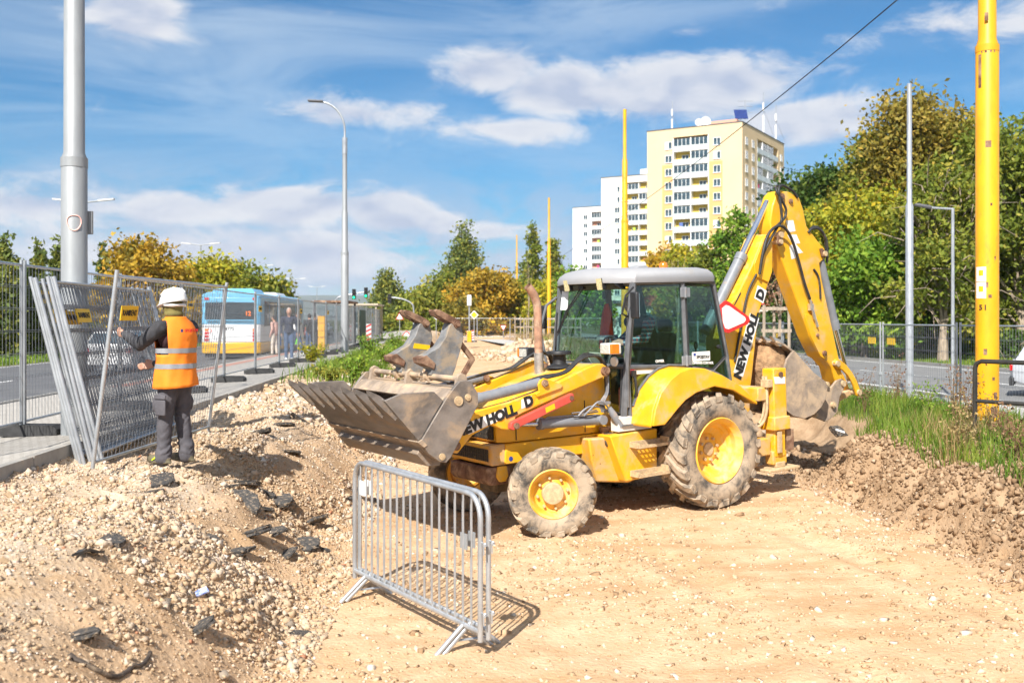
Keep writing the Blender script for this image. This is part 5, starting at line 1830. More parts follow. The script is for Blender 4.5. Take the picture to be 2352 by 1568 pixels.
rail_me = MB().cyl((0.02, 0, 0), (PW - .02, 0, 0), .0165, n=8).mesh('rail', galv, 40)
plate_me = MB().bb(-.20, .20, -.004, .004, -.075, .075).mesh('sign_plate', sign_yellow)
ram_me = text_mesh('RAMIRENT', .085, ink, bold=.001)


def fence_panel(origin, ang, label, group, lean=0.0, sign_x=.45, sign_face=-1, roll=0.0):
    """origin: foot of the first post; ang: heading of the panel; lean: sideways tilt"""
    e = bpy.data.objects.new('wire_fence', None)
    link(e)
    e.matrix_world = Matrix.Translation(origin) @ Matrix.Rotation(ang, 4, 'Z') @ Matrix.Rotation(lean, 4, 'X') @ Matrix.Rotation(roll, 4, 'Y')
    tag(e, label, 'fence', group)
    for x in (.021, PW - .021):
        o = bpy.data.objects.new('post', post_me); link(o, e); o.location = (x, 0, 0)
    for z in (.15, PH - .02):
        o = bpy.data.objects.new('rail', rail_me); link(o, e); o.location = (0, 0, z)
    o = bpy.data.objects.new('wire_mesh', infill_me); link(o, e); o['kind'] = 'stuff'
    if sign_x is not None:
        p = bpy.data.objects.new('sign_plate', plate_me); link(p, e); p.location = (sign_x, sign_face * .010, 1.62)
        t = bpy.data.objects.new('lettering', ram_me); link(t, p)
        t.location = (0, sign_face * .006, 0)
        t.rotation_euler = (math.pi / 2, 0, 0 if sign_face < 0 else math.pi)
        t.scale = (.82, 1, 1)
    return e


blk = MB().prism([(-.36, 0), (.36, 0), (.36, .09), (.30, .135), (-.30, .135), (-.36, .09)], -.11, .11)
blk_me = blk.mesh('ballast_block', block_m)
clamp_me = MB().box((0, 0, 0), (.11, .06, .045)).mesh('clamp', galv)


def foot_block(p, ang, label, group):
    o = bpy.data.objects.new('ballast_block', blk_me)
    link(o)
    o.location = p
    o.rotation_euler = (0, 0, ang)
    tag(o, label, 'fence foot', group)
    return o


def pave_z(u):
    return .885 + (u + 8.2) / 4.07 * .20


# row along the pavement
uF = -5.1
zF = pave_z(uF)
jts = [8.35 + 3.34 * i for i in range(18)]
road_ang = math.atan2(1, -SL)
for i, Y in enumerate(jts[:-1]):
    X = uF - SL * Y
    fence_panel((X, Y, zF + .02), road_ang, '%s wire mesh fence panel from the camera along the bus stop pavement' % ORD[i], 'fence panels along the pavement', sign_x=.55 if i % 2 else None, sign_face=-1)
for i, Y in enumerate(jts):
    X = uF - SL * Y
    foot_block((X + .10, Y - .02, zF + .003), rnd.uniform(-.08, .08), '%s black fence foot from the camera along the pavement fence' % ORD[i], 'fence feet on the pavement')
tag(link(bpy.data.objects.new('green_screen', MB().box((uF - SL * 52 + .03, 52.6, zF + 1.0), (.02, 3.1, 1.75), Matrix.Rotation(math.atan(SL), 3, 'Z')).mesh('green_screen', mat('dark_green_screen', (.02, .075, .06), .7, var=.15)))), 'dark green screen sheet tied to the fence past the grey lamp pole', 'screen')

# stack of panels leaning back toward the lamp pole
lean_s = math.radians(-14)
for k in range(7):
    x = -4.50 + k * .042
    y = 10.30 + rnd.uniform(-.05, .05)
    z = gz(x, y) + .01 + rnd.uniform(0, .03)
    fence_panel((x, y, .86 + rnd.uniform(-.015, .02)), math.radians(93.0 + rnd.uniform(-.4, .4)), '%s fence panel counted from the pavement in the leaning stack beside the worker' % ORD[k], 'stacked fence panels', lean=lean_s + math.radians(-.2 * k + rnd.uniform(-.5, .5)) * -1 * 0 + math.radians(rnd.uniform(-.5, .5)), sign_x=.55 if k in (0, 3, 6) else None, sign_face=-1)
# the one the worker is tipping over
fence_panel((-4.10, 9.68, .86), math.radians(87.6), 'single fence panel tipped toward the trench in the worker hand', None, lean=math.radians(7.2), sign_x=.40, sign_face=-1)

# right-hand row on the verge
uR = 9.42
for i in range(10):
    Y = 12.0 + 3.4 * i
    X = uR - SL * Y
    fence_panel((X, Y, .31), road_ang, '%s fence panel counted from the right edge along the right road' % ORD[i], 'fence panels along the right road', sign_x=.50 if i % 2 else 2.9, sign_face=-1)
    foot_block((X, Y, .305), 0, '%s fence foot counted from the right edge beside the right road' % ORD[i], 'fence feet along the right road')
    c = bpy.data.objects.new('steel_coupling', clamp_me)
    link(c)
    c.location = (X, Y, 1.2)
    tag(c, '%s steel clamp counted from the right edge on the right fence' % ORD[i], 'clamp', 'fence clamps')
# closing row across the far end of the trench
for i in range(5):
    fence_panel((-6.8 + 3.3 * i, 100.0, .56), 0, '%s fence panel from the left closing the far end of the trench' % ORD[i], 'fence panels across the trench end', sign_x=1.6 if i % 2 else None)

# ---------------------------------------------------------------- two crowd barriers nested together
def barrier(origin, ang, label):
    e = empty('crowd_barrier', origin, ang, label, 'barrier', 'crowd barriers')
    Lb, H, rr = 2.2, 1.22, .17
    h = Lb / 2
    pts = [(-h, 0, .14), (-h, 0, H - rr)]
    pts += [(-h + rr - rr * math.cos(a), 0, H - rr + rr * math.sin(a)) for a in [math.pi / 2 * i / 6 for i in range(1, 7)]]
    pts += [(h - rr + rr * math.sin(a), 0, H - rr + rr * math.cos(a)) for a in [math.pi / 2 * i / 6 for i in range(0, 7)]]
    pts += [(h, 0, .14)]
    MB().tube(pts, .0205, 14).build('frame', galv, e, 50)
    MB().cyl((-h, 0, .21), (h, 0, .21), .0195, n=12).build('bottom_rail', galv, e, 40)
    nb = 17
    bme = MB().cyl((0, 0, .21), (0, 0, H), .0075, n=8).mesh('bar', galv, 40)
    for i in range(nb):
        x = -h + .125 + (Lb - .25) * i / (nb - 1)
        o = bpy.data.objects.new('bar', bme)
        link(o, e)
        o.location = (x, 0, 0)
        if x < -h + rr or x > h - rr:
            o.scale = (1, 1, .985)
    for x in (-.86, .86):
        for s in (-1, 1):
            MB().tube([(x, 0, .21), (x, s * .05, .17), (x, s * .25, .005)], .020, 10).build('leg', galv, e, 50)
        MB().tube([(x - .02, -.15, .09), (x + .02, .15, .085)], .006, 6).build('leg_brace', galv, e, 40)
    for z in (.36, .88):
        MB().tube([(h - .02, 0, z), (h + .045, .0, z), (h + .05, 0, z - .09)], .006, 6).build('hook', galv, e, 40)
        MB().tube([(h, .0, z - .02), (h + .03, .03, z - .02), (h + .06, .0, z - .02)], .012, 4).build('eye', galv, e)
    MB().bb(-h + .13, -h + .24, -.012, -.004, .93, 1.06).build('name_plate', white_m, e)
    MB().bb(h - .30, h - .20, .003, .011, .78, .90).build('tag_plate', galv_dull, e)
    return e


bx_, by_ = -.845, 8.30
b_ang = math.atan2(-.832, .555)
g0 = gz(bx_, by_)
barrier((bx_, by_, g0 - .01), b_ang, 'front one of the two nested galvanised crowd barriers, nearest the camera')
barrier((bx_ + .832 * .06, by_ + .555 * .06, g0 - .005), b_ang + .01, 'rear one of the two nested galvanised crowd barriers, behind the first')

# ---------------------------------------------------------------- the worker
orange_v = mat('orange_safety_cloth', (.92, .235, .012), .75, var=.08, scale=5, bump=.006, bscale=7)
strip_m = mat('reflective_tape', (.33, .34, .36), .35, metal=.2, var=.08)
jacket_m = mat('dark_grey_jacket', (.040, .040, .046), .8, var=.25, scale=6, bump=.006, bscale=14)
maroon_m = mat('dark_maroon_knit', (.035, .012, .016), .9, var=.2)
trouser_m = mat('grey_work_trousers', (.088, .083, .094), .85, var=.2, scale=5, bump=.006, bscale=12, dirt=((.20, .17, .14), .6, .85, 4))
olive_m = mat('olive_snood', (.17, .145, .045), .9, var=.15, scale=8, bump=.005, bscale=12)
boot_m = mat('olive_boots', (.13, .11, .065), .8, var=.3, scale=14, dirt=((.40, .33, .25), .5, .7, 8))
lime_m = mat('lime_flash', (.55, .80, .03), .6, var=.05)
helmet_m = mat('white_helmet', (.80, .80, .78), .35, var=.04, coat=.3)


def worker():
    fwd = Vector((-.90, .44, 0)).normalized()
    root = bpy.data.objects.new('person', None)
    S = 1.0
    a = math.atan2(fwd.y, fwd.x)
    V = Vector
    pr = []
    # legs and hips (slot 1 trousers), jacket 2, snood 3, skin 0, boots 4, knit 5
    for s, fx in ((1, .05), (-1, -.04)):
        pr += [('c', V((0, s * .085, .92)), V((.02 + fx * .3, s * .105, .50)), .112, .082, 1),
               ('c', V((.02 + fx * .3, s * .105, .50)), V((fx, s * .115, .13)), .080, .072, 1),
               ('c', V((fx - .01, s * .115, .16)), V((fx, s * .115, .07)), .080, .085, 1),
               ('c', V((fx - .04, s * .115, .05)), V((fx + .16, s * .125, .045)), .050, .045, 4),
               ('e', V((fx + .05, s * .12, .02)), (.17, .055, .022), None, 4),
               ('e', V((.03 + fx * .2, s * .195, .62)), (.085, .03, .10), None, 1)]
    pr += [('e', V((0, 0, .95)), (.145, .185, .14), None, 1), ('c', V((0, 0, 1.0)), V((.0, 0, 1.25)), .148, .155, 2), ('e', V((-.005, 0, 1.30)), (.145, .20, .17), None, 5),
           ('c', V((-.01, -.15, 1.41)), V((-.01, .15, 1.41)), .075, .075, 2), ('c', V((-.005, 0, 1.43)), V((.02, 0, 1.56)), .080, .072, 3),
           ('e', V((.035, 0, 1.63)), (.112, .092, .125), None, 3), ('e', V((.085, 0, 1.615)), (.066, .070, .09), None, 0), ('e', V((.152, 0, 1.605)), (.02, .014, .022), None, 0),
           ('e', V((.02, 0, 1.545)), (.10, .098, .055), None, 3)]
    sh = V((-.005, .215, 1.405)); el = V((.20, .285, 1.235)); wr = V((.455, .235, 1.335))
    pr += [('c', sh, el, .080, .068, 2), ('c', el, wr, .066, .046, 2)]
    pr += hand_prims(wr + V((.02, 0, .004)), (.95, -.1, .12), (0, .25, 1), (.1, -1, -.1), 0, 1.0, 1.0)
    sh = V((-.005, -.215, 1.405)); el = V((.10, -.225, 1.13)); wr = V((.34, -.08, 1.02))
    pr += [('c', sh, el, .080, .068, 2), ('c', el, wr, .066, .046, 2)]
    pr += hand_prims(wr + V((.02, .01, 0)), (.8, .5, -.2), (.2, -.2, 1), (-.2, .9, 0), 0, 1.0, .5)

    def fold(c):
        z = c[:, 2]
        w = np.exp(-((z - .17) / .12) ** 2) * 1.0 + np.exp(-((z - .52) / .10) ** 2) * .6 + .25 * (z < .9)
        f = np.sin(z * 70 + 26 * fbm(c[:, 0] * 7 + 5, c[:, 1] * 7 + z * 3, 3, 3) + c[:, 0] * 30 + c[:, 1] * 22) * .0042 * w * (z > .09) * (z < .93)
        arm = (c[:, 1] > .17) & (z > 1.1) & (z < 1.45)
        f = f + arm * np.sin(c[:, 0] * 85 + c[:, 2] * 30) * .0045
        return f
    me = body_mesh('person', pr, [skin_m, trouser_m, jacket_m, olive_m, boot_m, maroon_m], .0105, 3, fold)
    o = link(bpy.data.objects.new('person', me))
    gx, gy = -3.50, 10.35
    o.matrix_world = Matrix.Translation((gx, gy, gz(gx, gy) + .045)) @ Matrix.Rotation(a, 4, 'Z')
    tag(o, 'worker in white helmet, orange vest and grey trousers holding a fence panel', 'person')
    # vest as a shell with arm openings
    rings = [(.80, .215, .240), (.86, .203, .236), (.95, .188, .228), (1.02, .180, .222), (1.07, .178, .220), (1.13, .180, .222), (1.18, .182, .226), (1.25, .184, .232), (1.33, .178, .236), (1.40, .155, .230), (1.455, .122, .200), (1.50, .100, .130), (1.52, .094, .106)]
    N = 72

    def vfold(th, z):
        k = 1.0 if z < 1.3 else .3
        return 1 + k * (.022 * math.sin(5 * th + z * 11) + .014 * math.sin(11 * th - z * 17) + .010 * math.sin(3 * th + z * 31)) + (.02 * math.sin(7 * th) if z < .9 else 0)
    zs = [r_[0] for r_ in rings]
    fine = sorted(set(zs + [(a_ + b_) / 2 for a_, b_ in zip(zs[:-1], zs[1:])]))
    rings = [(z, float(np.interp(z, zs, [r_[1] for r_ in rings])), float(np.interp(z, zs, [r_[2] for r_ in rings]))) for z in fine]
    mb = MB()
    vs = []
    for (z, rx, ry) in rings:
        for j in range(N):
            th = 2 * math.pi * j / N
            wv = vfold(th, z)
            dz = -.02 * math.sin(th) * (1 if z < .9 else 0)
            vs.append(V((rx * math.cos(th) * wv - .008, ry * math.sin(th) * wv, z + dz)))
    fs = []
    for i in range(len(rings) - 1):
        zm = (rings[i][0] + rings[i + 1][0]) / 2
        for j in range(N):
            th = 2 * math.pi * (j + .5) / N
            side = abs(abs((th + math.pi) % (2 * math.pi) - math.pi) - math.pi / 2)
            if 1.14 < zm < 1.44 and side < (.52 - .5 * max(0, abs(zm - 1.3) - .10)):
                continue
            fs.append((i * N + j, i * N + (j + 1) % N, (i + 1) * N + (j + 1) % N, (i + 1) * N + j))
    mb.add(vs, fs)
    ves = mb.build('vest', orange_v, o, 60)
    sd = ves.modifiers.new('thick', 'SOLIDIFY')
    sd.thickness = .006
    for (z0, z1) in ((1.145, 1.195), (.985, 1.035)):
        sb = MB()
        vv = []
        for z in (z0, z1):
            rx = np.interp(z, [r[0] for r in rings], [r[1] for r in rings]) + .004
            ry = np.interp(z, [r[0] for r in rings], [r[2] for r in rings]) + .004
            for j in range(N):
                th = 2 * math.pi * j / N
                wv = vfold(th, z)
                vv.append(V((rx * math.cos(th) * wv - .008, ry * math.sin(th) * wv, z)))
        sb.add(vv, [(j, (j + 1) % N, N + (j + 1) % N, N + j) for j in range(N)])
        sb.build('reflective_strip', strip_m, ves, 60)
    place_text(text_mesh('SPOJSTAV', .042, red_ink, bold=.001), 'lettering', ves, (-.195, -.03, 1.375), (0, -1, 0), (.06, 0, 1))
    MB().bb(-.196, -.193, .09, .12, 1.36, 1.39).build('emblem', blue_ink, ves)
    # helmet
    hm = MB()
    prof = [(.150, 1.655), (.142, 1.68), (.136, 1.72), (.118, 1.765), (.085, 1.80), (.045, 1.815), (.001, 1.818)]
    hm.lathe(prof, (.03, 0, 0), 'z', 36)
    for i, v in enumerate(hm.v):
        x, y, z = v
        k = max(0, (x - .03) / .15)
        br = (.055 * k ** 3 if z < 1.66 else 0)
        hm.v[i] = (.03 + (x - .03) * 1.04 + br, y * .88, z - (x - .03) * .18 - (.012 * k if z < 1.66 else 0))
    for yy in (-.05, 0, .05):
        hm.tube([(.15, yy, 1.745), (.10, yy, 1.79), (.03, yy, 1.822 - abs(yy) * .3), (-.04, yy, 1.81), (-.085, yy, 1.775)], .007, 6)
    he = hm.build('helmet', helmet_m, o, 50)
    sd = he.modifiers.new('thick', 'SOLIDIFY')
    sd.thickness = .004
    MB().tube([(.10, .095, 1.66), (.03, .108, 1.64), (-.05, .085, 1.635), (-.095, 0, 1.64), (-.05, -.085, 1.635), (.03, -.108, 1.64)], [.016] * 6, 6).build('helmet_band', helmet_m, he, 50)
    # pocket flap and boot flash
    MB().box((-.02, .232, .70), (.15, .016, .045), Matrix.Rotation(.1, 3, 'X')).build('pocket_flap', trouser_m, o, bevel=.006)
    MB().box((-.02, .226, .59), (.14, .02, .16)).build('cargo_pocket', trouser_m, o, bevel=.01)
    MB().box((.10, .172, .075), (.08, .008, .012), Matrix.Rotation(.5, 3, 'Y')).box((.12, .174, .06), (.07, .008, .012), Matrix.Rotation(.5, 3, 'Y')).build('boot_flash', lime_m, o)


worker()

# ---------------------------------------------------------------- poles
def street_lamp(X, Y, z0, r, z1, z2, z3, zt, label, reach=1.05, heading=math.pi):
    e = empty('street_lamp', (X, Y, z0), 0, label, 'street lamp', 'tall grey street lamps')
    H1, H2, H3, HT = z1 - z0, z2 - z0, z3 - z0, zt - z0
    mb = MB().tube([(0, 0, -.3), (0, 0, H1), (0, 0, H1 + .07), (0, 0, H2), (0, 0, H2 + .06), (0, 0, H3)], [r, r * .98, r * .80, r * .76, r * .64, r * .60], 24)
    mb.build('pole', galv_dull, e, 30)
    MB().cyl((0, 0, H1 - .10), (0, 0, H1 + .01), r * 1.02, n=24).build('collar', galv_dull, e, 30)
    MB().cyl((0, 0, H3 - .35), (0, 0, H3 + .3), r * .68, n=16).build('sleeve', galv, e, 30)
    d = Vector((math.cos(heading), math.sin(heading), 0))
    pts = [Vector((0, 0, H3)), Vector((0, 0, H3 + .35 * (HT - H3)))]
    R = HT - (H3 + .35 * (HT - H3))
    for i in range(1, 8):
        a = math.pi / 2 * i / 7 * .92
        pts.append(Vector((0, 0, pts[1].z)) + d * (reach * (1 - math.cos(a))) + Vector((0, 0, R * math.sin(a))))
    MB().tube(pts, .042, 10).build('arm', galv, e, 50)
    p = pts[-1] + d * .25 + Vector((0, 0, .03))
    MB().box(p, (.62, .26, .075), Matrix.Rotation(.05, 3, 'Y')).build('lamp_head', mat_lamp_grey, e, bevel=.03)
    return e


mat_lamp_grey = mat('dark_lamp_grey', (.12, .12, .13), .5, var=.1)
L1 = street_lamp(-5.10, 11.6, 1.05, .147, 4.27, 7.0, 9.6, 11.2, 'thick grey lamp pole beside the leaning fence stack')
L2 = street_lamp(-6.72, 40.0, 1.0, .155, 5.1, 6.7, 9.4, 11.15, 'grey street lamp with curved arm rising over the weedy verge')
ring = []
for i in range(28):
    a = 2 * math.pi * i / 28
    q = 1 + .06 * math.sin(3 * a)
    th = .078 * q * math.cos(a) / .147
    ring.append((.149 * math.sin(th + .40), -.149 * math.cos(th + .40), 2.47 + .088 * q * math.sin(a)))
MB().tube(ring, .007, 6, close=True).build('sprayed_ring', mat('pink_spray', (.85, .50, .44), .7, var=.1), L1, 50)
MB().bb(.10, .18, .06, .10, 2.35, 2.62).build('terminal_box', galv_dull, L1)


def tram_pole(X, Y, z0, r, z1, z2, zt, label):
    e = empty('tram_pole', (X, Y, z0), 0, label, 'pole', 'yellow tram poles')
    H1, H2, HT = z1 - z0, z2 - z0, zt - z0
    MB().tube([(0, 0, -.4), (0, 0, H1), (0, 0, H1 + .12), (0, 0, H2), (0, 0, H2 + .10), (0, 0, HT)], [r, r, r * .78, r * .76, r * .50, r * .48], 28).build('pole', yellow_pole, e, 30)
    MB().cyl((0, 0, H1 - .08), (0, 0, H1 + .02), r * 1.03, n=28).build('collar', yellow_pole, e, 30)
    MB().tube([(-r * .95, 0, H1 + .9), (0, -r * .85, H1 + .9), (r * .95, 0, H1 + .9), (0, r * .85, H1 + .9)], .02, 6, close=True).build('clamp_ring', rust_m, e, 50)
    return e


TP = [(7.16, 15.0), (5.37, 47.4), (3.22, 86.6), (.64, 133.0)]
tp1 = tram_pole(7.16, 15.0, .72, .164, 6.5, 9.6, 12.2, 'yellow tram pole with peeling stickers beside the black railing')
tram_pole(5.37, 47.4, .6, .170, 7.1, 9.97, 12.4, 'yellow tram pole standing before the cream tower block')
tram_pole(3.22, 86.6, .6, .170, 7.3, 9.4, 13.0, 'yellow tram pole behind the exhaust stack, third from the camera')
tram_pole(.64, 133.0, .6, .170, 7.5, 9.8, 13.7, 'thinnest farthest yellow tram pole before the orange trees')


def on_pole(e, r, az, z, w, h, m, name, off=.002, n=6):
    """a sheet wrapped on a round pole; az measured from the camera side"""
    mb = MB()
    vs, fs = [], []
    for i in range(n + 1):
        th = az + (i / n - .5) * w / r
        for zz in (z - h / 2, z + h / 2):
            vs.append(((r + off) * math.sin(th), -(r + off) * math.cos(th), zz))
    for i in range(n):
        fs.append((2 * i, 2 * i + 2, 2 * i + 3, 2 * i + 1))
    mb.add(vs, fs)
    return mb.build(name, m, e)


for (z, h) in ((2.36, .22), (2.12, .24)):
    on_pole(tp1, .164, -1.05, z, .17, h, decal_white, 'warning_sticker')
    on_pole(tp1, .164, -.98, z + .02, .07, .085, sign_yellow, 'hazard_triangle', .004)
for k, ch in enumerate('51'):
    th = -1.0 + k * .40
    me = text_mesh(ch, .11, ink, bold=.003)
    place_text(me, 'lettering', tp1, (.168 * math.sin(th), -.168 * math.cos(th), 1.86), (math.cos(th), math.sin(th), 0), (0, 0, 1))
for (th, z, w, h) in ((-.35, 4.30, .08, .10), (-.2, 2.03, .05, .05), (-.45, 2.2, .03, .08), (-.5, 6.2, .05, .12), (-1.1, 5.4, .05, .5), (.3, .55, .06, .10), (.1, .8, .04, .05), (-.35, 5.70, .20, .07), (.45, 5.72, .14, .05), (-.1, 3.4, .03, .04), (.25, 2.6, .025, .05), (-.6, 1.2, .05, .09), (.2, .3, .12, .16)):
    on_pole(tp1, .164, th, z - .0, w, h, rust_m, 'rust_patch', .002, 3)

# tram span wire slung from pole to pole
wr = []
for i in range(41):
    t = i / 40
    Y = 4 + t * 129
    xw = np.interp(Y, [4, 18, 47.4, 86.6, 133], [7.3, 6.72, 5.42, 3.26, .68])
    zw = np.interp(Y, [4, 18, 47.4, 86.6, 133], [8.75, 8.17, 7.42, 7.2, 7.2]) - .25 * math.sin(math.pi * min(1, max(0, (Y - 4) / 43))) * (Y < 47)
    wr.append((xw, Y, zw))
tag(MB().tube(wr, .012, 5).build('overhead_wire', mat('black_wire', (.015, .015, .018), .6, var=.1), None, 50), 'thin black overhead wire strung along the yellow tram poles', 'wire')

# galvanised posts at the right
def galv_post(X, Y, z0, r, zs, zt, label):
    e = empty('steel_post', (X, Y, z0), 0, label, 'post')
    MB().tube([(0, 0, -.2), (0, 0, zs - z0), (0, 0, zs - z0 + .08), (0, 0, zt - z0)], [r, r, r * .68, r * .64], 18).build('pole', galv, e, 30)
    return e


galv_post(9.78, 24.5, .33, .092, 5.2, 8.2, 'bare galvanised steel post without lamp behind the right fence')
e = empty('street_lamp', (11.6, 26.2, .35), 0, 'short street lamp with a sideways arm beside the yellow pole', 'street lamp')
MB().cyl((0, 0, 0), (0, 0, 4.98), .048, .04, n=12).build('pole', galv, e, 40)
MB().tube([(0, 0, 4.96), (-.35, 0, 4.98), (-.62, 0, 5.0)], .028, 8).build('arm', galv, e, 40)
MB().box((-.78, 0, 5.04), (.42, .16, .07), Matrix.Rotation(.18, 3, 'Y')).build('lamp_head', mat_lamp_grey, e, bevel=.02)

# black tube railing on the verge
dark_rail = mat('dark_painted_railing', (.035, .034, .030), .42, var=.2, scale=9, dirt=((.16, .12, .08), .62, .8, 7))
e = empty('railing', (5.72, 12.30, .78), math.atan2(-.78, .58), 'dark tube railing with three rails at the right edge', 'railing')
MB().tube([(0, 0, -.15), (0, 0, 1.02), (.02, 0, 1.08), (.08, 0, 1.11), (2.8, 0, 1.11)], .028, 12).build('frame', dark_rail, e, 50)
for z in (.62, .16):
    MB().cyl((0, 0, z), (2.8, 0, z), .025, n=10).build('rail', dark_rail, e, 40)
MB().cyl((2.6, 0, -.1), (2.6, 0, 1.1), .028, n=10).build('post', dark_rail, e, 40)

# ---------------------------------------------------------------- foliage
L_GREEN = mat_leaf('leaf_green', (.07, .16, .014), (.17, .29, .026), (.34, .42, .045))
L_DARK = mat_leaf('leaf_dark_green', (.035, .08, .014), (.075, .14, .024), (.16, .20, .035))
L_YGREEN = mat_leaf('leaf_yellow_green', (.13, .19, .018), (.33, .33, .025), (.58, .42, .025))
L_ORANGE = mat_leaf('leaf_orange', (0.168, 0.154, 0.025), (0.476, 0.308, 0.028), (0.620, 0.336, 0.028))
L_OLIVE = mat_leaf('leaf_olive', (.09, .13, .016), (.20, .24, .03), (.40, .34, .05))
L_BROWN = mat_leaf('leaf_russet', (.13, .135, .024), (.28, .225, .036), (.44, .29, .045))
L_POPLAR = mat_leaf('leaf_poplar', (0.080, 0.120, 0.032), (0.176, 0.216, 0.048), (0.432, 0.384, 0.056))
L_GRASS = mat_leaf('grass_blade', (0.065, 0.130, 0.016), (0.156, 0.260, 0.029), (0.338, 0.364, 0.065), .3)
L_DRY = mat_leaf('dry_grass', (.22, .14, .05), (.36, .26, .11), (.50, .38, .20), .25)
L_WEED = mat_leaf('dry_weed', (.13, .06, .035), (.24, .13, .075), (.34, .22, .12), .2)


def leaf_quads(Pn, size, rng_, up=.35):
    """one small diamond leaf per point"""
    N = len(Pn)
    a = rng_.normal(0, 1, (N, 3))
    a /= np.linalg.norm(a, axis=1)[:, None]
    r = rng_.normal(0, 1, (N, 3))
    r[:, 2] += up
    b = np.cross(a, r)
    b /= np.linalg.norm(b, axis=1)[:, None] + 1e-9
    s = size * rng_.uniform(.6, 1.25, N)[:, None]
    V = np.stack([Pn - a * s, Pn + b * s * .55, Pn + a * s, Pn - b * s * .55], 1).reshape(-1, 3)
    return V


def crown_points(ells, n_cl, per, cr, rng_, shell=.45):
    w = np.array([(e[3] * e[4] * e[5]) ** .66 for e in ells])
    w /= w.sum()
    k = rng_.choice(len(ells), n_cl, p=w)
    E_ = np.array(ells)[k]
    d = rng_.normal(0, 1, (n_cl, 3))
    d /= np.linalg.norm(d, axis=1)[:, None]
    r = rng_.uniform(0, 1, n_cl) ** shell
    C = E_[:, :3] + d * r[:, None] * E_[:, 3:6]
    tone = np.clip(rng_.normal(.48, .20, n_cl), 0, 1)
    Pn = np.repeat(C, per, 0) + rng_.normal(0, 1, (n_cl * per, 3)) * cr * np.array([1, 1, .75])
    tn = np.clip(np.repeat(tone, per) + rng_.normal(0, .13, n_cl * per), 0, 1)
    return C, Pn, tn


def tree(name, label, X, Y, z0, ells, leafm, n_cl, per, leaf, cr, group=None, seed=1, trunk_r=.18, limbs=9, bark=None, bare=0, shell=.45, fork=None):
    """ells: crown lobes (x, y, z, rx, ry, rz) from the foot of the tree"""
    rg = np.random.default_rng(seed)
    e = empty(name, (X, Y, z0), 0, label, 'tree', group)
    C, Pn, tn = crown_points(ells, n_cl, per, cr, rg, shell)
    V = leaf_quads(Pn, leaf, rg)
    me = np_mesh('crown', V, 4, np.arange(len(V)), leafm, attr={'tone': tn})
    link(bpy.data.objects.new('crown', me), e)
    zc = float(np.mean([q[2] for q in ells]))
    top = max(q[2] + q[5] * .6 for q in ells)
    mb = MB()
    h0 = fork if fork else min(q[2] - q[5] for q in ells) + .6
    h0 = max(h0, .8)
    mb.tube([(0, 0, -.3), (.02, 0, h0 * .5), (.05, .03, h0), (.08, .0, zc), (.05, .05, top)], [trunk_r * 1.25, trunk_r, trunk_r * .85, trunk_r * .5, trunk_r * .12], 9)
    idx = rg.choice(len(C), min(limbs, len(C)), replace=False)
    for i in idx:
        c = Vector(C[i])
        st = Vector((.05, .02, h0 + (max(zc, c.z) - h0) * rg.uniform(.0, .5)))
        mid = st.lerp(c, .5) + Vector((0, 0, .25 + rg.uniform(0, .4)))
        mb.tube([st, mid, c], [trunk_r * .38, trunk_r * .24, trunk_r * .07], 6)
    for i in range(bare):
        c = Vector(C[rg.integers(len(C))]) * 1.0
        q = c + Vector((rg.normal(0, .9), rg.normal(0, .9), rg.normal(-.2, .7)))
        mb.tube([c * .9, (c + q) / 2 + Vector((0, 0, .15)), q], [.03, .022, .008], 4)
    mb.build('trunk', bark or bark_m, e, 50)
    return e


def blob_ells(H, R, n, seed, base=.35, flat=1.0):
    """lobes piled into an uneven crown of height H and half width R"""
    r = random.Random(seed)
    out = [(0, 0, H * (base + 1) / 2, R * .72, R * .72, H * (1 - base) / 2 * .86)]
    for i in range(n):
        a = 2.4 * i + r.uniform(-.5, .5)
        t = r.uniform(.05, .95)
        q = R * (.62 * math.sin(math.pi * min(.95, .15 + t * .8)) + .1)
        s = R * r.uniform(.30, .46)
        out.append((q * math.cos(a), q * math.sin(a) * flat, H * (base + (1 - base) * t * .88), s, s, s * .8))
    return out


def pillar_ells(H, R, seed, n=6):
    r = random.Random(seed)
    out = []
    for i in range(n):
        t = i / (n - 1)
        w = R * (.55 + .55 * math.sin(math.pi * min(1, .2 + t * .75))) * (1 - .55 * t ** 3)
        out.append((r.uniform(-.15, .15) * R, r.uniform(-.15, .15) * R, H * (.12 + .82 * t), w, w, H / n * .95))
    return out


def tpos(xD, Y):
    return (xD - 1176) * Y / FPX


def hgt(yD, Y):
    return CAMZ + (HZ - yD) * Y / FPX


def big_tree(name, label, xD, Y, ytop, wD, leafm, n_cl, per, leaf, seed, group, z0=.3, base=.3, kind='blob', **kw):
    H = hgt(ytop, Y) - z0
    R = wD / 2 * Y / FPX
    ells = blob_ells(H, R, 11, seed, base) if kind == 'blob' else pillar_ells(H, R, seed)
    cr = R * (.13 if kind == 'blob' else .20)
    return tree(name, label, tpos(xD, Y), Y, z0, ells, leafm, n_cl, per, leaf, cr, group, seed, **kw)


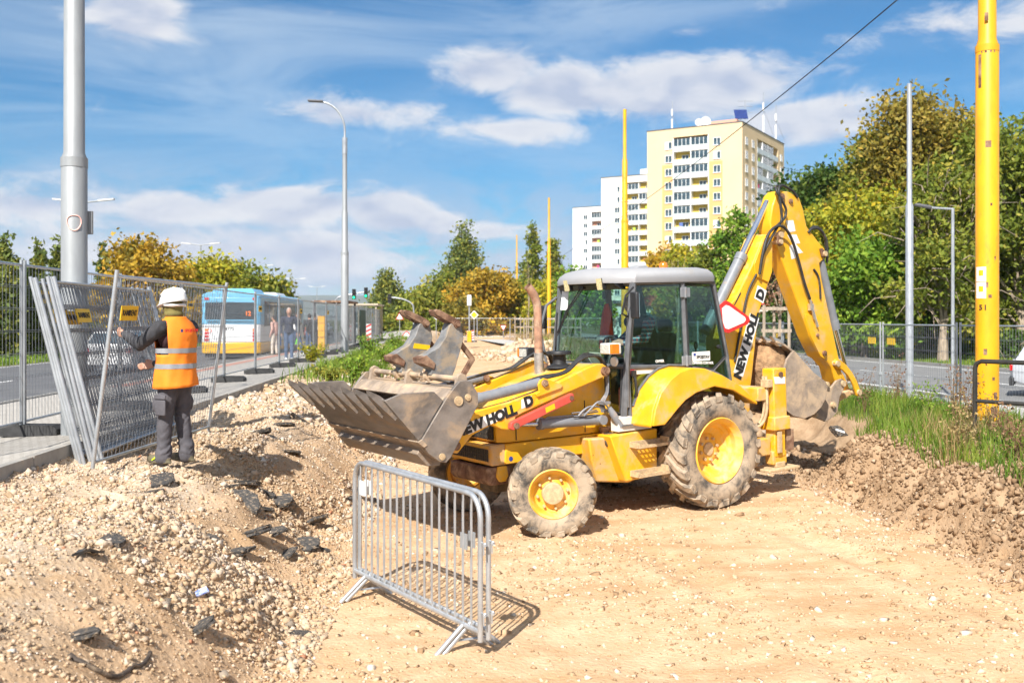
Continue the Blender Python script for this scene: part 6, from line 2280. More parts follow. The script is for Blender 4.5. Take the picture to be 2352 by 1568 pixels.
GR = 'trees beyond the right road'
big_tree('russet_tree', 'tall russet brown tree rising behind the bare steel post', 2095, 64, 172, 360, L_BROWN, 1000, 28, .19, 1, GR, trunk_r=.34, limbs=22, base=.18)
big_tree('maple_tree', 'dark green maple between the digging arm and the cream tower', 1855, 70, 335, 240, L_DARK, 480, 28, .21, 2, GR, trunk_r=.28, limbs=12, base=.12)
big_tree('yellowing_tree', 'yellow green tree right behind the top of the digging arm', 1965, 60, 415, 330, L_YGREEN, 600, 28, .18, 3, GR, trunk_r=.25, limbs=14, base=.12)
big_tree('green_tree', 'bright green bushy tree right of the dipper cylinder', 1985, 53, 515, 240, L_GREEN, 480, 28, .16, 4, GR, trunk_r=.2, limbs=10, base=.10)
big_tree('twiggy_tree', 'half bare twiggy tree with hanging branches before the yellow pole', 2165, 50, 330, 250, L_OLIVE, 480, 22, .15, 5, GR, trunk_r=.24, limbs=26, base=.10, bare=200, bark=bark_pale)
big_tree('ash_tree', 'olive green tree at the right edge behind the yellow pole', 2345, 56, 215, 340, L_OLIVE, 820, 28, .18, 6, GR, trunk_r=.3, limbs=18, base=.12, bare=60, bark=bark_pale)
big_tree('lime_tree', 'green tree low behind the right fence beside the lamp post', 2260, 62, 480, 280, L_GREEN, 480, 28, .18, 7, GR, trunk_r=.25, limbs=12, base=.10)
big_tree('dark_tree', 'dense dark tree behind the dipper and the right fence', 1890, 66, 560, 220, L_DARK, 330, 24, .20, 8, GR, trunk_r=.25, limbs=10, base=.08)
big_tree('lime_tree', 'mid green tree between the boom and the bright bushy tree', 1790, 76, 455, 220, L_YGREEN, 300, 24, .21, 9, GR, trunk_r=.22, limbs=10, base=.08)
big_tree('birch_tree', 'slim green tree with pointed tops before the tower side wall', 1690, 84, 458, 150, L_GREEN, 260, 24, .22, 10, GR, trunk_r=.18, limbs=8, base=.08)
big_tree('birch_tree', 'loose green tree standing left of the digging boom', 1625, 88, 545, 110, L_OLIVE, 220, 22, .22, 11, GR, trunk_r=.16, limbs=8, base=.10)
big_tree('golden_tree', 'golden small tree above the cab roof beacon', 1580, 92, 550, 140, L_YGREEN, 220, 22, .22, 12, GR, trunk_r=.15, limbs=8, base=.10)
big_tree('golden_tree', 'orange tinted small tree above the rear of the cab roof', 1520, 98, 545, 120, L_ORANGE, 240, 20, .22, 13, GR, trunk_r=.14, limbs=8, base=.12)
big_tree('shrub_tree', 'low green tree left of the cream tower foot', 1330, 110, 598, 150, L_GREEN, 200, 22, .26, 14, GR, trunk_r=.14, limbs=8, base=.05)
big_tree('dark_tree', 'dark tree filling the right edge under the ash', 2380, 68, 470, 260, L_DARK, 320, 24, .20, 15, GR, trunk_r=.25, limbs=10, base=.05)
big_tree('dark_tree', 'dark tree low behind the lamp post and the yellow pole', 2120, 74, 560, 260, L_DARK, 320, 24, .21, 16, GR, trunk_r=.25, limbs=10, base=.05)

big_tree('ash_tree', 'olive tree filling the gap left of the tall russet tree', 2000, 67, 238, 200, L_OLIVE, 520, 28, .20, 17, GR, trunk_r=.28, limbs=16, base=.10)
big_tree('ash_tree', 'olive green tree between the bare post and the yellow pole', 2245, 60, 222, 230, L_OLIVE, 560, 28, .18, 18, GR, trunk_r=.28, limbs=16, base=.10, bare=60, bark=bark_pale)
big_tree('lime_tree', 'green tree directly right of the dark maple crown', 1935, 72, 365, 150, L_GREEN, 360, 26, .20, 19, GR, trunk_r=.22, limbs=10, base=.10)

GC = 'trees at the far end of the street'
big_tree('poplar_tree', 'single columnar poplar left of the pallet forks', 889, 150, 628, 86, L_POPLAR, 300, 24, .30, 21, GC, kind='pillar', trunk_r=.22, limbs=6)
big_tree('poplar_tree', 'tallest poplar in the middle of the street end', 1060, 140, 530, 105, L_POPLAR, 420, 26, .29, 22, GC, kind='pillar', trunk_r=.25, limbs=6)
big_tree('willow_tree', 'rounded olive tree between the pallet forks', 1000, 135, 622, 140, L_OLIVE, 400, 24, .29, 23, GC, trunk_r=.22, limbs=8, base=.03)
big_tree('willow_tree', 'lower olive bush left of the rounded tree between the forks', 965, 145, 660, 100, L_OLIVE, 260, 22, .30, 24, GC, trunk_r=.2, limbs=8, base=.03)
big_tree('autumn_tree', 'bright orange yellow tree behind the priority road sign', 1115, 122, 612, 165, L_ORANGE, 520, 26, .25, 25, GC, trunk_r=.22, limbs=8, base=.03)
big_tree('autumn_tree', 'yellow tree beside the farthest yellow tram pole', 1200, 126, 635, 130, L_YGREEN, 360, 24, .26, 26, GC, trunk_r=.2, limbs=8, base=.03)
big_tree('poplar_tree', 'leaning dark poplar left of the third tram pole', 1220, 165, 530, 58, L_OLIVE, 220, 24, .32, 27, GC, kind='pillar', trunk_r=.22, limbs=6)
big_tree('poplar_tree', 'dark poplar right of the third tram pole', 1275, 165, 560, 58, L_OLIVE, 220, 24, .32, 28, GC, kind='pillar', trunk_r=.22, limbs=6)
big_tree('autumn_tree', 'yellow green bush behind the exhaust stack and mirror', 1265, 118, 632, 140, L_YGREEN, 360, 24, .25, 29, GC, trunk_r=.2, limbs=8, base=.03)
big_tree('willow_tree', 'dull brown bush at the foot of the orange tree', 1060, 112, 682, 100, L_BROWN, 200, 22, .24, 30, GC, trunk_r=.15, limbs=8, base=.03)
GL = 'trees beyond the left road'
big_tree('autumn_tree', 'broad orange and green tree right of the thick lamp pole', 345, 78, 540, 240, L_ORANGE, 620, 26, .22, 31, GL, trunk_r=.3, limbs=12, base=.08)
big_tree('autumn_tree', 'yellowing tree above the left part of the bus', 470, 84, 582, 210, L_YGREEN, 520, 26, .22, 32, GL, trunk_r=.28, limbs=12, base=.08)
big_tree('green_tree', 'green tree above the bus roof, last before the open sky', 570, 92, 590, 190, L_OLIVE, 480, 26, .23, 33, GL, trunk_r=.28, limbs=12, base=.08)
big_tree('poplar_tree', 'thin poplar right beside the thick lamp pole', 238, 92, 566, 44, L_POPLAR, 130, 24, .24, 34, GL, kind='pillar', trunk_r=.2, limbs=6)
for k, (xd, yt, w) in enumerate(((12, 556, 80), (88, 572, 66), (134, 564, 50), (55, 620, 90), (160, 610, 70))):
    big_tree('thuja_tree', ['pointed dark conifer at the left picture edge', 'pointed dark conifer second from the left edge', 'slim dark conifer just left of the lamp pole', 'broad dark conifer low between the first two', 'broad dark conifer low behind the lamp pole'][k], xd, 52 + 2 * k, yt, w, L_POPLAR if k < 3 else L_DARK, 230, 24, .15, 40 + k, GL, kind='pillar', trunk_r=.16, limbs=4)


def hedge(name, label, p0, p1, h, w, leafm, n, leaf, seed):
    rg = np.random.default_rng(seed)
    t = rg.uniform(0, 1, n)
    P0, P1 = np.array(p0), np.array(p1)
    d = (P1 - P0)
    nrm = np.array([-d[1], d[0]]) / np.linalg.norm(d)
    xy = P0[None, :] + d[None, :] * t[:, None] + nrm[None, :] * (rg.uniform(-.5, .5, n) * w)[:, None]
    hh = h * (.8 + .35 * fbm(t * 40, t * 0, seed, 3))
    z = np.abs(rg.uniform(0, 1, n)) ** .8 * hh
    Pn = np.stack([xy[:, 0], xy[:, 1], ground_z(xy[:, 0], xy[:, 1], False) + z], -1)
    V = leaf_quads(Pn, leaf, rg)
    tn = np.clip(fbm(xy[:, 0] * .8, z * 2, seed, 2) + rg.normal(0, .15, n), 0, 1)
    o = link(bpy.data.objects.new(name, np_mesh(name, V, 4, np.arange(len(V)), leafm, attr={'tone': tn})))
    return tag(o, label, 'hedge')


hedge('hedge', 'dark clipped hedge under the trees beyond the right road', (17.5, 70), (30.5, 50), 1.5, 1.6, L_DARK, 9000, .13, 3)
hedge('hedge', 'brown and green hedge beyond the left road', (-36, 44), (-30, 95), 1.5, 1.8, L_BROWN, 9000, .14, 4)
hedge('undergrowth', 'dense dark undergrowth behind the right hand trees', (22, 82), (42, 60), 4.5, 5.0, L_DARK, 14000, .22, 5)
hedge('undergrowth', 'tall green undergrowth behind the left hand trees', (-42, 66), (-40, 130), 4.0, 5.0, L_GREEN, 9000, .24, 6)
hedge('undergrowth', 'low yellowish bushes along the far right of the street', (12, 118), (22, 92), 2.2, 3.0, L_YGREEN, 5000, .18, 7)
hedge('undergrowth', 'low olive bushes at the far end of the street', (-22, 150), (8, 128), 2.6, 4.0, L_OLIVE, 7000, .24, 8)


# ---- grass and weeds
def blades(name, label, X, Y, h, leafm, w=.006, lean=.35, seed=1, cat='grass'):
    rg = np.random.default_rng(seed)
    N = len(X)
    Z = ground_z(X, Y) - .01
    H = h * rg.uniform(.5, 1.25, N)
    a = rg.uniform(0, 6.283, N)
    q = lean * rg.uniform(.2, 1.2, N) * H
    dx, dy = np.cos(a) * q, np.sin(a) * q
    b = a + rg.uniform(-1, 1, N) + 1.57
    wx, wy = np.cos(b) * w, np.sin(b) * w
    P0 = np.stack([X - wx, Y - wy, Z], -1)
    P1 = np.stack([X + wx, Y + wy, Z], -1)
    P2 = np.stack([X + dx * .35 + wx * .8, Y + dy * .35 + wy * .8, Z + H * .6], -1)
    P3 = np.stack([X + dx * .35 - wx * .8, Y + dy * .35 - wy * .8, Z + H * .6], -1)
    T0 = np.stack([X + dx, Y + dy, Z + H], -1)
    T1 = T0 + np.array([.001, 0, 0])
    V = np.stack([P0, P1, P2, P3, T0, T1], 1).reshape(-1, 3)
    base = (np.arange(N) * 6)[:, None]
    F = np.concatenate([base + np.array([0, 1, 2, 3]), base + np.array([3, 2, 5, 4])], 1).ravel()
    tn = np.clip(fbm(X * 1.5, Y * 1.5, seed, 3) + rg.normal(0, .18, N), 0, 1)
    o = link(bpy.data.objects.new(name, np_mesh(name, V, 4, F, leafm, attr={'tone': np.repeat(tn, 2)})))
    return tag(o, label, cat, kind='stuff')


X, Y = pick(34000, 5.75, 9.2, 9.5, 30, 1.25)
k_ = ground_z(X, Y) > .50
X, Y = X[k_], Y[k_]
blades('grass', 'long green grass on the verge behind the cut bank', X, Y, .27, L_GRASS, .006, .5, 3)
X, Y = pick(6000, 5.7, 7.6, 8.2, 17, 1.0)
k_ = (ground_z(X, Y) > .55) & (fbm(X * 1.2, Y * 1.2, 91, 3) > .5)
X, Y = X[k_], Y[k_]
blades('dry_grass', 'straw coloured dry grass near the railing', X, Y, .36, L_DRY, .005, .5, 4)
X, Y = pick(30000, -4.0, -1.5, 22, 75, 1.3)
k_ = (fbm(X * .7, Y * .3, 95, 3) > .47) & (rng.uniform(0, 1, len(X)) < sstep(22, 30, Y) * sstep(-1.6, -2.6, X + SL * Y) * .9 + .04)
X, Y = X[k_], Y[k_]
blades('grass', 'overgrown grass and weeds on the verge behind the loader bucket', X, Y, .36, L_GRASS, .011, .6, 5)
X, Y = pick(9000, 5.3, 9.2, 26, 95, 1.5)
blades('dry_grass', 'pale dry grass along the far trench edge', X, Y, .55, L_DRY, .018, .45, 6)
X, Y = pick(9000, 5.3, 9.2, 26, 70, 1.5)
blades('grass', 'green grass along the far trench edge', X, Y, .40, L_GRASS, .016, .45, 7)
X, Y = pick(12000, -24, -18.7, 36, 80, 1.0)
blades('grass', 'mown grass strip beyond the left road', X, Y, .16, L_GRASS, .03, .4, 8)
rg_ = np.random.default_rng(5)
Y = rg_.uniform(30, 75, 14000)
X = 26.6 - S2 * Y + rg_.uniform(0, 8, 14000)
blades('grass', 'sunlit lawn under the trees beyond the right road', X, Y, .14, L_GRASS, .03, .4, 9)


def weed(name, label, X, Y, h, leafm, n_st, leaf, seed, group, spread=.25):
    """upright stems with small leaves or seed heads"""
    rg = np.random.default_rng(seed)
    z = gz(X, Y)
    e = empty(name, (X, Y, z), 0, label, 'plant', group)
    mb = MB()
    pts = []
    for i in range(n_st):
        a = rg.uniform(0, 6.283)
        s = spread * rg.uniform(.2, 1)
        H = h * rg.uniform(.65, 1.1)
        tip = Vector((s * math.cos(a), s * math.sin(a), H))
        mid = Vector((tip.x * .4, tip.y * .4, H * .55))
        mb.tube([(0, 0, -.03), mid, tip], [.006, .004, .002], 4)
        for j in range(26):
            t = rg.uniform(.25, 1)
            p = (mid * (t / .55)) if t < .55 else mid.lerp(tip, (t - .55) / .45)
            k = .05 + .09 * (1 - t) * h
            pts.append(p + Vector((rg.normal(0, k), rg.normal(0, k), rg.normal(0, .03))))
    mb.build('stem', leaf_stem, e)
    V = leaf_quads(np.array([tuple(p) for p in pts]), leaf, rg)
    me = np_mesh('foliage', V, 4, np.arange(len(V)), leafm, attr={'tone': np.clip(rg.normal(.5, .22, len(pts)), 0, 1)})
    link(bpy.data.objects.new('foliage', me), e)
    return e


leaf_stem = mat('weed_stem', (.17, .12, .05), .8, var=.3)
GW = 'weeds on the right verge'
wl = [(2060, 905, 18.5, .95, L_WEED, 'reddish dry weed before the bare steel post'), (1985, 890, 18.6, .8, L_WEED, 'reddish dry weed right of the tipping link'),
      (2190, 960, 15.5, 1.05, L_WEED, 'tall reddish dry weed left of the railing corner'), (2230, 965, 14.6, .95, L_WEED, 'brown dry weed against the railing corner'),
      (2205, 1010, 12.9, .85, L_DRY, 'yellow goldenrod stalk at the railing foot'), (2215, 1050, 11.8, .6, L_DRY, 'pale yellow stalk below the railing'),
      (1925, 880, 20.0, .8, L_DRY, 'yellowish weed behind the coupler'), (2310, 1030, 11.9, .55, L_WEED, 'dry weed under the lower rail at the right edge'),
      (2130, 930, 17.0, .6, L_GREEN, 'green herb in the long grass middle'), (2280, 985, 13.0, .6, L_DRY, 'dry stalks in front of the yellow pole foot'),
      (1850, 860, 24.0, .9, L_WEED, 'reddish weed seen under the dipper stick'), (2335, 1075, 10.9, .5, L_WEED, 'low reddish weed at the bank crest by the right edge'),
      (1760, 860, 26.0, .9, L_DRY, 'dry weed between boom and wooden stakes')]
for k, (xd, yd, Yw, h, m, lab) in enumerate(wl):
    weed('tall_weed', lab, tpos(xd, Yw), Yw, h, m, 9, .022 if m is not L_GREEN else .03, 60 + k, GW)
GV = 'weeds on the left verge'
vl = [(815, 830, 24.5, .75, L_GREEN, 'dark green leafy weed at the gravel edge right of the lamp pole'), (760, 838, 23.5, .35, L_OLIVE, 'low creeping weed beside the pavement fence feet'),
      (885, 800, 33, .8, L_GREEN, 'leafy weed left of the pallet fork claw'), (930, 790, 36, .75, L_YGREEN, 'yellow green weed behind the left pallet fork'),
      (850, 790, 38, .9, L_GREEN, 'tall weed in the middle of the left verge'), (720, 815, 31, .6, L_YGREEN, 'pale weed at the yellow box foot'), (905, 775, 48, 1.0, L_GREEN, 'bushy weed far along the left verge')]
for k, (xd, yd, Yw, h, m, lab) in enumerate(vl):
    e = weed('leafy_weed', lab, tpos(xd, Yw), Yw, h, m, 26, .045, 80 + k, GV, .55)

# ---------------------------------------------------------------- tower blocks
def facade_mat(name, c, c2=None):
    return mat(name, c, .85, var=.035, scale=.2, col2=c2)


cream = facade_mat('cream_render', (.75, .555, .33))
ochre = facade_mat('ochre_render', (.72, .40, .165))
pale_r = facade_mat('pale_cream_render', (.80, .72, .62))
white_r = facade_mat('white_render', (.80, .77, .73))
salmon = facade_mat('salmon_render', (.70, .36, .25))
parapet_m = mat('milky_balcony_glass', (.55, .60, .60), .3, var=.08, scale=.6)
dark_in = mat('room_dark', (.10, .10, .11), .7, var=.3, scale=.6)
loggia_yellow = facade_mat('yellow_loggia_wall', (.72, .52, .10))


def tower(corner, fdir, W, D, H, z0, walls, accent, label, cols_f, bay_f, cols_s, bay_s, roofs=True, first=3.4, pitch=2.8, frame=white_m, inner=loggia_yellow, seed=1):
    """corner: nearest corner on the ground; fdir: direction of the front away from that corner; the side runs to the right of it"""
    r = random.Random(seed)
    f = Vector((fdir[0], fdir[1], 0)).normalized()
    s = Vector((f.y, -f.x, 0))
    if s.y < 0:
        s = -s
    # local axes: x along the front from the far-left end to the corner, y into the depth
    root = bpy.data.objects.new('tower_block', None)
    link(root)
    x = -f
    M = Matrix((x, s, Vector((0, 0, 1)))).transposed().to_4x4()
    M.translation = Vector(corner) + f * W
    root.matrix_world = M
    tag(root, label, 'building', 'tower blocks')
    n = int((H - first - 1.0) / pitch) + 1
    fl = [H - first - pitch * i for i in range(n)]
    b0, b1 = bay_f[0] * W, bay_f[1] * W
    DR = 1.3
    mb = MB()
    t0, t1 = bay_s[0] * D, bay_s[1] * D
    top = H - first + 1.6
    # four solid blocks leave the loggia bays open
    mb.bb(0, W - DR, DR, D, 0, H)
    mb.bb(0, b0, 0, DR, 0, H)
    mb.bb(b1, W, 0, DR, 0, H)
    mb.bb(b0, b1, 0, DR, top, H)
    mb.bb(W - DR, W, DR, t0, 0, H)
    mb.bb(W - DR, W, t1, D, 0, H)
    mb.bb(W - DR, W, t0, t1, top, H)
    mb.build('wall', walls, root)
    MB().bb(-.1, W + .1, -.1, D + .1, H, H + .18).build('roof', mat_lamp_grey, root)
    # windows: one shared frame and pane
    wf = MB()
    ww, wh = 1.55, 1.55
    for (a0, a1, c0, c1) in ((-ww / 2, ww / 2, wh / 2 - .09, wh / 2), (-ww / 2, ww / 2, -wh / 2, -wh / 2 + .09), (-ww / 2, -ww / 2 + .09, -wh / 2 + .09, wh / 2 - .09), (ww / 2 - .09, ww / 2, -wh / 2 + .09, wh / 2 - .09), (-.05, .05, -wh / 2 + .09, wh / 2 - .09)):
        wf.bb(a0, a1, -.06, .02, c0, c1)
    wf.bb(-ww / 2 - .05, ww / 2 + .05, -.14, .02, -wh / 2 - .07, -wh / 2)
    wme = wf.mesh('window', frame)
    pme = MB().bb(-ww / 2 + .09, ww / 2 - .09, -.02, .02, -wh / 2 + .09, wh / 2 - .09).mesh('pane', win_glass)
    bl = MB().bb(-ww / 2 + .09, -.05, -.03, .0, -wh / 2 + .09, wh / 2 - .09).mesh('blind', white_m)

    def window(px, py, z, rot, sc=1.0):
        o = bpy.data.objects.new('window', wme)
        link(o, root)
        o.location = (px, py, z)
        o.rotation_euler = (0, 0, rot)
        o.scale = (sc, 1, sc)
        p = bpy.data.objects.new('pane', pme)
        link(p, o)
        if r.random() < .35:
            q = bpy.data.objects.new('blind', bl)
            link(q, o)
            q.location = (0 if r.random() < .6 else ww / 2 - .04, 0, 0)
    for zc in fl:
        for c in cols_f:
            window(c * W, -.03, zc, 0)
        for c in cols_s:
            window(W + .03, c * D, zc, math.pi / 2)
    if accent is not None:
        ac, lo = accent
        for (a, b) in lo:
            MB().bb(a * W, b * W, -.025, 0, 0, fl[2] + 1.6).build('accent_panel', ac, root)
    # loggias
    nb = 2
    bw = (b1 - b0) / nb
    lme = MB()
    lme.bb(-bw / 2, bw / 2, 0.0, DR, -1.42, -1.26).bb(-bw / 2 - .07, -bw / 2 + .07, -.02, DR, -1.42, 1.38)
    lmesh = lme.mesh('loggia', frame)
    pm = MB().bb(-bw / 2 + .07, bw / 2 - .07, -.06, -.02, -1.24, -.25).mesh('parapet', parapet_m)
    bk_ = MB().bb(-bw / 2 + .07, bw / 2 - .07, DR - .03, DR + .0 - .004, -1.26, 1.36).mesh('back_wall', inner)
    gl = MB()
    for i in range(5):
        xx = -bw / 2 + .1 + i * (bw - .2) / 4
        gl.bb(xx - .05, xx + .05, -.05, -.01, -.25, 1.2)
    gl.bb(-bw / 2 + .07, bw / 2 - .07, -.03, -.015, -.23, 1.2, 1)
    glm = gl.mesh('glazing', [frame, win_glass])

    def loggia(px, py, z, rot):
        o = bpy.data.objects.new('loggia', lmesh)
        link(o, root)
        o.location = (px, py, z)
        o.rotation_euler = (0, 0, rot)
        for (nm, me) in (('parapet', pm), ('back_wall', bk_)):
            q = bpy.data.objects.new(nm, me)
            link(q, o)
        if r.random() < .55:
            q = bpy.data.objects.new('glazing', glm)
            link(q, o)
        else:
            q = bpy.data.objects.new('window', wme)
            link(q, o)
            q.location = (.3, DR - .06, 0)
            q = bpy.data.objects.new('pane', pme)
            link(q, o)
            q.location = (.3, DR - .06, 0)
        if r.random() < .25:
            q = bpy.data.objects.new('laundry', laundry_me[r.randrange(3)])
            link(q, o)
            q.location = (r.uniform(-.8, .8), .15, .2)
    for zc in fl:
        for k in range(nb):
            loggia(b0 + bw * (k + .5), 0, zc, 0)
        ns = max(1, round((t1 - t0) / bw))
        if bay_s[1] > bay_s[0]:
            for k in range(ns):
                loggia(W, t0 + (t1 - t0) * (k + .5) / ns, zc, math.pi / 2)
    MB().bb(b1 - .07, b1 + .07, -.02, DR, 0, top).build('bay_end', frame, root)
    if roofs:
        MB().bb(W * .42, W * .80, D * .3, D * .7, H + .18, H + 2.6).build('plant_room', salmon if walls is cream else white_r, root)
    return root, M


laundry_me = [MB().bb(-.4, .4, 0, .03, -.35, .45).mesh('laundry', mat('laundry_' + n_, c_, .8)) for n_, c_ in (('pink', (.65, .06, .18)), ('lime', (.45, .65, .05)), ('blue', (.10, .16, .40)))]
c1_ = at(1705, 275, 200)
r1, M1 = tower((c1_.x, 200, .5), (-17.7, 10.6), 20.6, 30.0, 41.6, .5, cream, (ochre, ((.165, .278), (.665, .80))), 'cream and ochre tower block with white loggias, nearest of three', (.235, .745), (.285, .655), (.09, .235, .92), (.33, .84), seed=3)
tower((24.3 + 17.8, 262, .5), (-17.7, 10.6), 20.6, 22, 40.6, .5, pale_r, None, 'pale white tower block half hidden behind the cream one', (.235, .745), (.34, .74), (), (0, 0), seed=4, inner=loggia_yellow)
tower((20.4 + 17.8, 326, .5), (-17.7, 10.6), 20.6, 22, 39.6, .5, white_r, None, 'white tower block with salmon loggias, farthest of three', (.235, .745), (.34, .74), (), (0, 0), seed=5, inner=salmon, frame=white_m)
e = empty('apartment_house', (tpos(1152, 420), 420, .5), .3, 'pale pink house top beyond the orange trees', 'building')
MB().bb(-5, 5, 0, 10, 0, hgt(652, 420)).build('wall', salmon, e)
MB().bb(-2, 2, 2, 6, hgt(652, 420), hgt(638, 420)).build('lift_tower', pale_r, e)
MB().bb(-5.2, 5.2, -.2, 10.2, hgt(652, 420), hgt(652, 420) + .3).build('roof', mat_lamp_grey, e)
for i in range(3):
    for j in range(2):
        MB().bb(-4 + 3 * i, -2.6 + 3 * i, -.06, 0, hgt(652, 420) - 3 - 3 * j, hgt(652, 420) - 1.6 - 3 * j).build('window', win_glass, e)

# aerials, dishes and the solar panel on the near tower roof
def on_roof(fx, fy, z=41.78):
    return M1 @ Vector((fx * 20.6, fy * 30.0, z))


for k, (fx, fy, h, lab) in enumerate(((.16, .2, 7, 'phone mast with white antenna on the left roof corner of the cream tower'), (.97, .55, 9, 'tall phone mast on the right roof edge of the cream tower'), (.97, .86, 8, 'phone mast at the far right roof corner of the cream tower'))):
    p = on_roof(fx, fy)
    e = empty('phone_mast', p, 0, lab, 'antenna', 'phone masts on the tower')
    MB().cyl((0, 0, 0), (0, 0, h), .09, n=6).build('mast', galv, e)
    for (z0_, z1_) in ((.3, h * .45), (h * .55, h * .75)):
        MB().bb(-.32, .02, -.35, -.12, z0_, z1_).build('antenna_panel', white_m, e, bevel=.03)
    MB().cyl((0, 0, h * .6), (2.0, 0, 0), .03, n=4).build('guy_wire', wire_m, e)
e = empty('tv_aerial', on_roof(.82, .45, 42), 0, 'thin television aerial beside the solar panel on the tower roof', 'antenna')
MB().cyl((0, 0, 0), (0, 0, 7), .07, n=5).build('mast', galv, e)
for z in (6.7, 5.6, 4.2):
    MB().cyl((-1.6, 0, z), (1.6, 0, z), .05, n=5).build('boom', galv, e)
sp_ = bpy.data.objects.new('solar_panel', MB().box((0, 0, 0), (2.6, .08, 2.6), Matrix.Rotation(-.6, 3, 'X')).mesh('solar_panel', mat('solar_blue', (.02, .04, .16), .2, var=.2, scale=2)))
link(sp_)
sp_.location = on_roof(.93, .12, 43.9)
tag(sp_, 'tilted dark blue solar panel on the cream tower roof', 'solar panel')
MB().cyl((0, .4, -1.9), (0, 0, -.4), .06, n=6).build('stand', galv, sp_)
for k, (fx, lab) in enumerate(((.60, 'larger white satellite dish on the cream tower roof'), (.53, 'smaller white satellite dish on the cream tower roof'))):
    d_ = link(bpy.data.objects.new('satellite_dish', MB().lathe([(.001, .25), (.5, .18), (.9, 0), (.88, -.02), (.5, .14), (.001, .2)], (0, 0, 0), 'y', 20).cyl((0, .2, -1.0), (0, .2, 0), .06, n=6).mesh('satellite_dish', white_m, 40)))
    d_.location = on_roof(fx, .05, 42.75)
    d_.scale = (1.2 - .3 * k,) * 3
    tag(d_, lab, 'satellite dish')

# chimney
e = empty('factory_chimney', (tpos(945, 900), 900, .5), 0, 'red and white striped factory chimney far down the street', 'chimney')
zt = hgt(687, 900)
for i in range(5):
    a, b = zt * (.55 + .09 * i), zt * (.55 + .09 * (i + 1))
    MB().cyl((0, 0, a), (0, 0, b), 2.1, 2.0, n=16).build('band', red_m if i % 2 == 0 else white_m, e, 40)
MB().cyl((0, 0, 0), (0, 0, zt * .55), 2.6, 2.1, n=16).build('stack', white_dirty, e, 40)

# wooded hills
def hills():
    xs = np.linspace(-5200, 4200, 160)
    ys = np.linspace(4200, 7600, 26)
    Xh, Yh = np.meshgrid(xs, ys)
    t = (Yh - 4200) / 3400
    ridge = 128 * (.55 + .6 * fbm(Xh / 1500 + 3, Yh / 9000, 77, 4)) * np.exp(-((Xh + 1500) / 2800) ** 2) + 24
    Z = .3 + ridge * sstep(0, .45, t) * (1 - .7 * sstep(.55, 1, t)) + (fbm(Xh / 200, Yh / 200, 78, 3) - .5) * 26 * sstep(.02, .2, t)
    n, k = Xh.shape
    V = np.stack([Xh, Yh, Z], -1).reshape(-1, 3)
    i = np.arange((n - 1) * (k - 1))
    a = (i // (k - 1)) * k + i % (k - 1)
    me = np_mesh('hills', V, 4, np.stack([a, a + 1, a + k + 1, a + k], -1).ravel(), mat('forest_hills', (.05, .07, .03), .95, var=.35, scale=.004), smooth=True)
    o = link(bpy.data.objects.new('hills', me))
    o['kind'] = 'structure'


hills()

# ---------------------------------------------------------------- bus
bus_blue = mat('bus_blue', (.16, .45, .68), .3, var=.05, scale=.8, coat=.4)
bus_white = mat('bus_white', (.74, .75, .76), .3, var=.04, scale=.8, coat=.4)
bus_yellow = mat('bus_yellow', (.80, .43, .010), .3, var=.05, scale=.8, coat=.4)
bus_glass = mat('bus_window_glass', (.03, .04, .045), .05, var=.4, scale=1.0, spec=.8)
led_amber = mat_emit('amber_display', (1.0, .22, .04), 1.6)


def car_wheel(parent, x, y, z, r, w, name='wheel'):
    o = MB().lathe([(r * .62, w * .48), (r * .58, w * .35), (.001, w * .30)], n=20, axis='x').build(name, alu_m, parent, 40)
    o.location = (x, y, z)
    MB().lathe([(r * .60, -w * .4), (r * .9, -w * .5), (r, -w * .3), (r, w * .3), (r * .9, w * .5), (r * .60, w * .4)], n=24, axis='x', closed=True).build('tyre', black_rubber, o, 40)
    if x < 0:
        o.rotation_euler = (0, 0, math.pi)
    return o


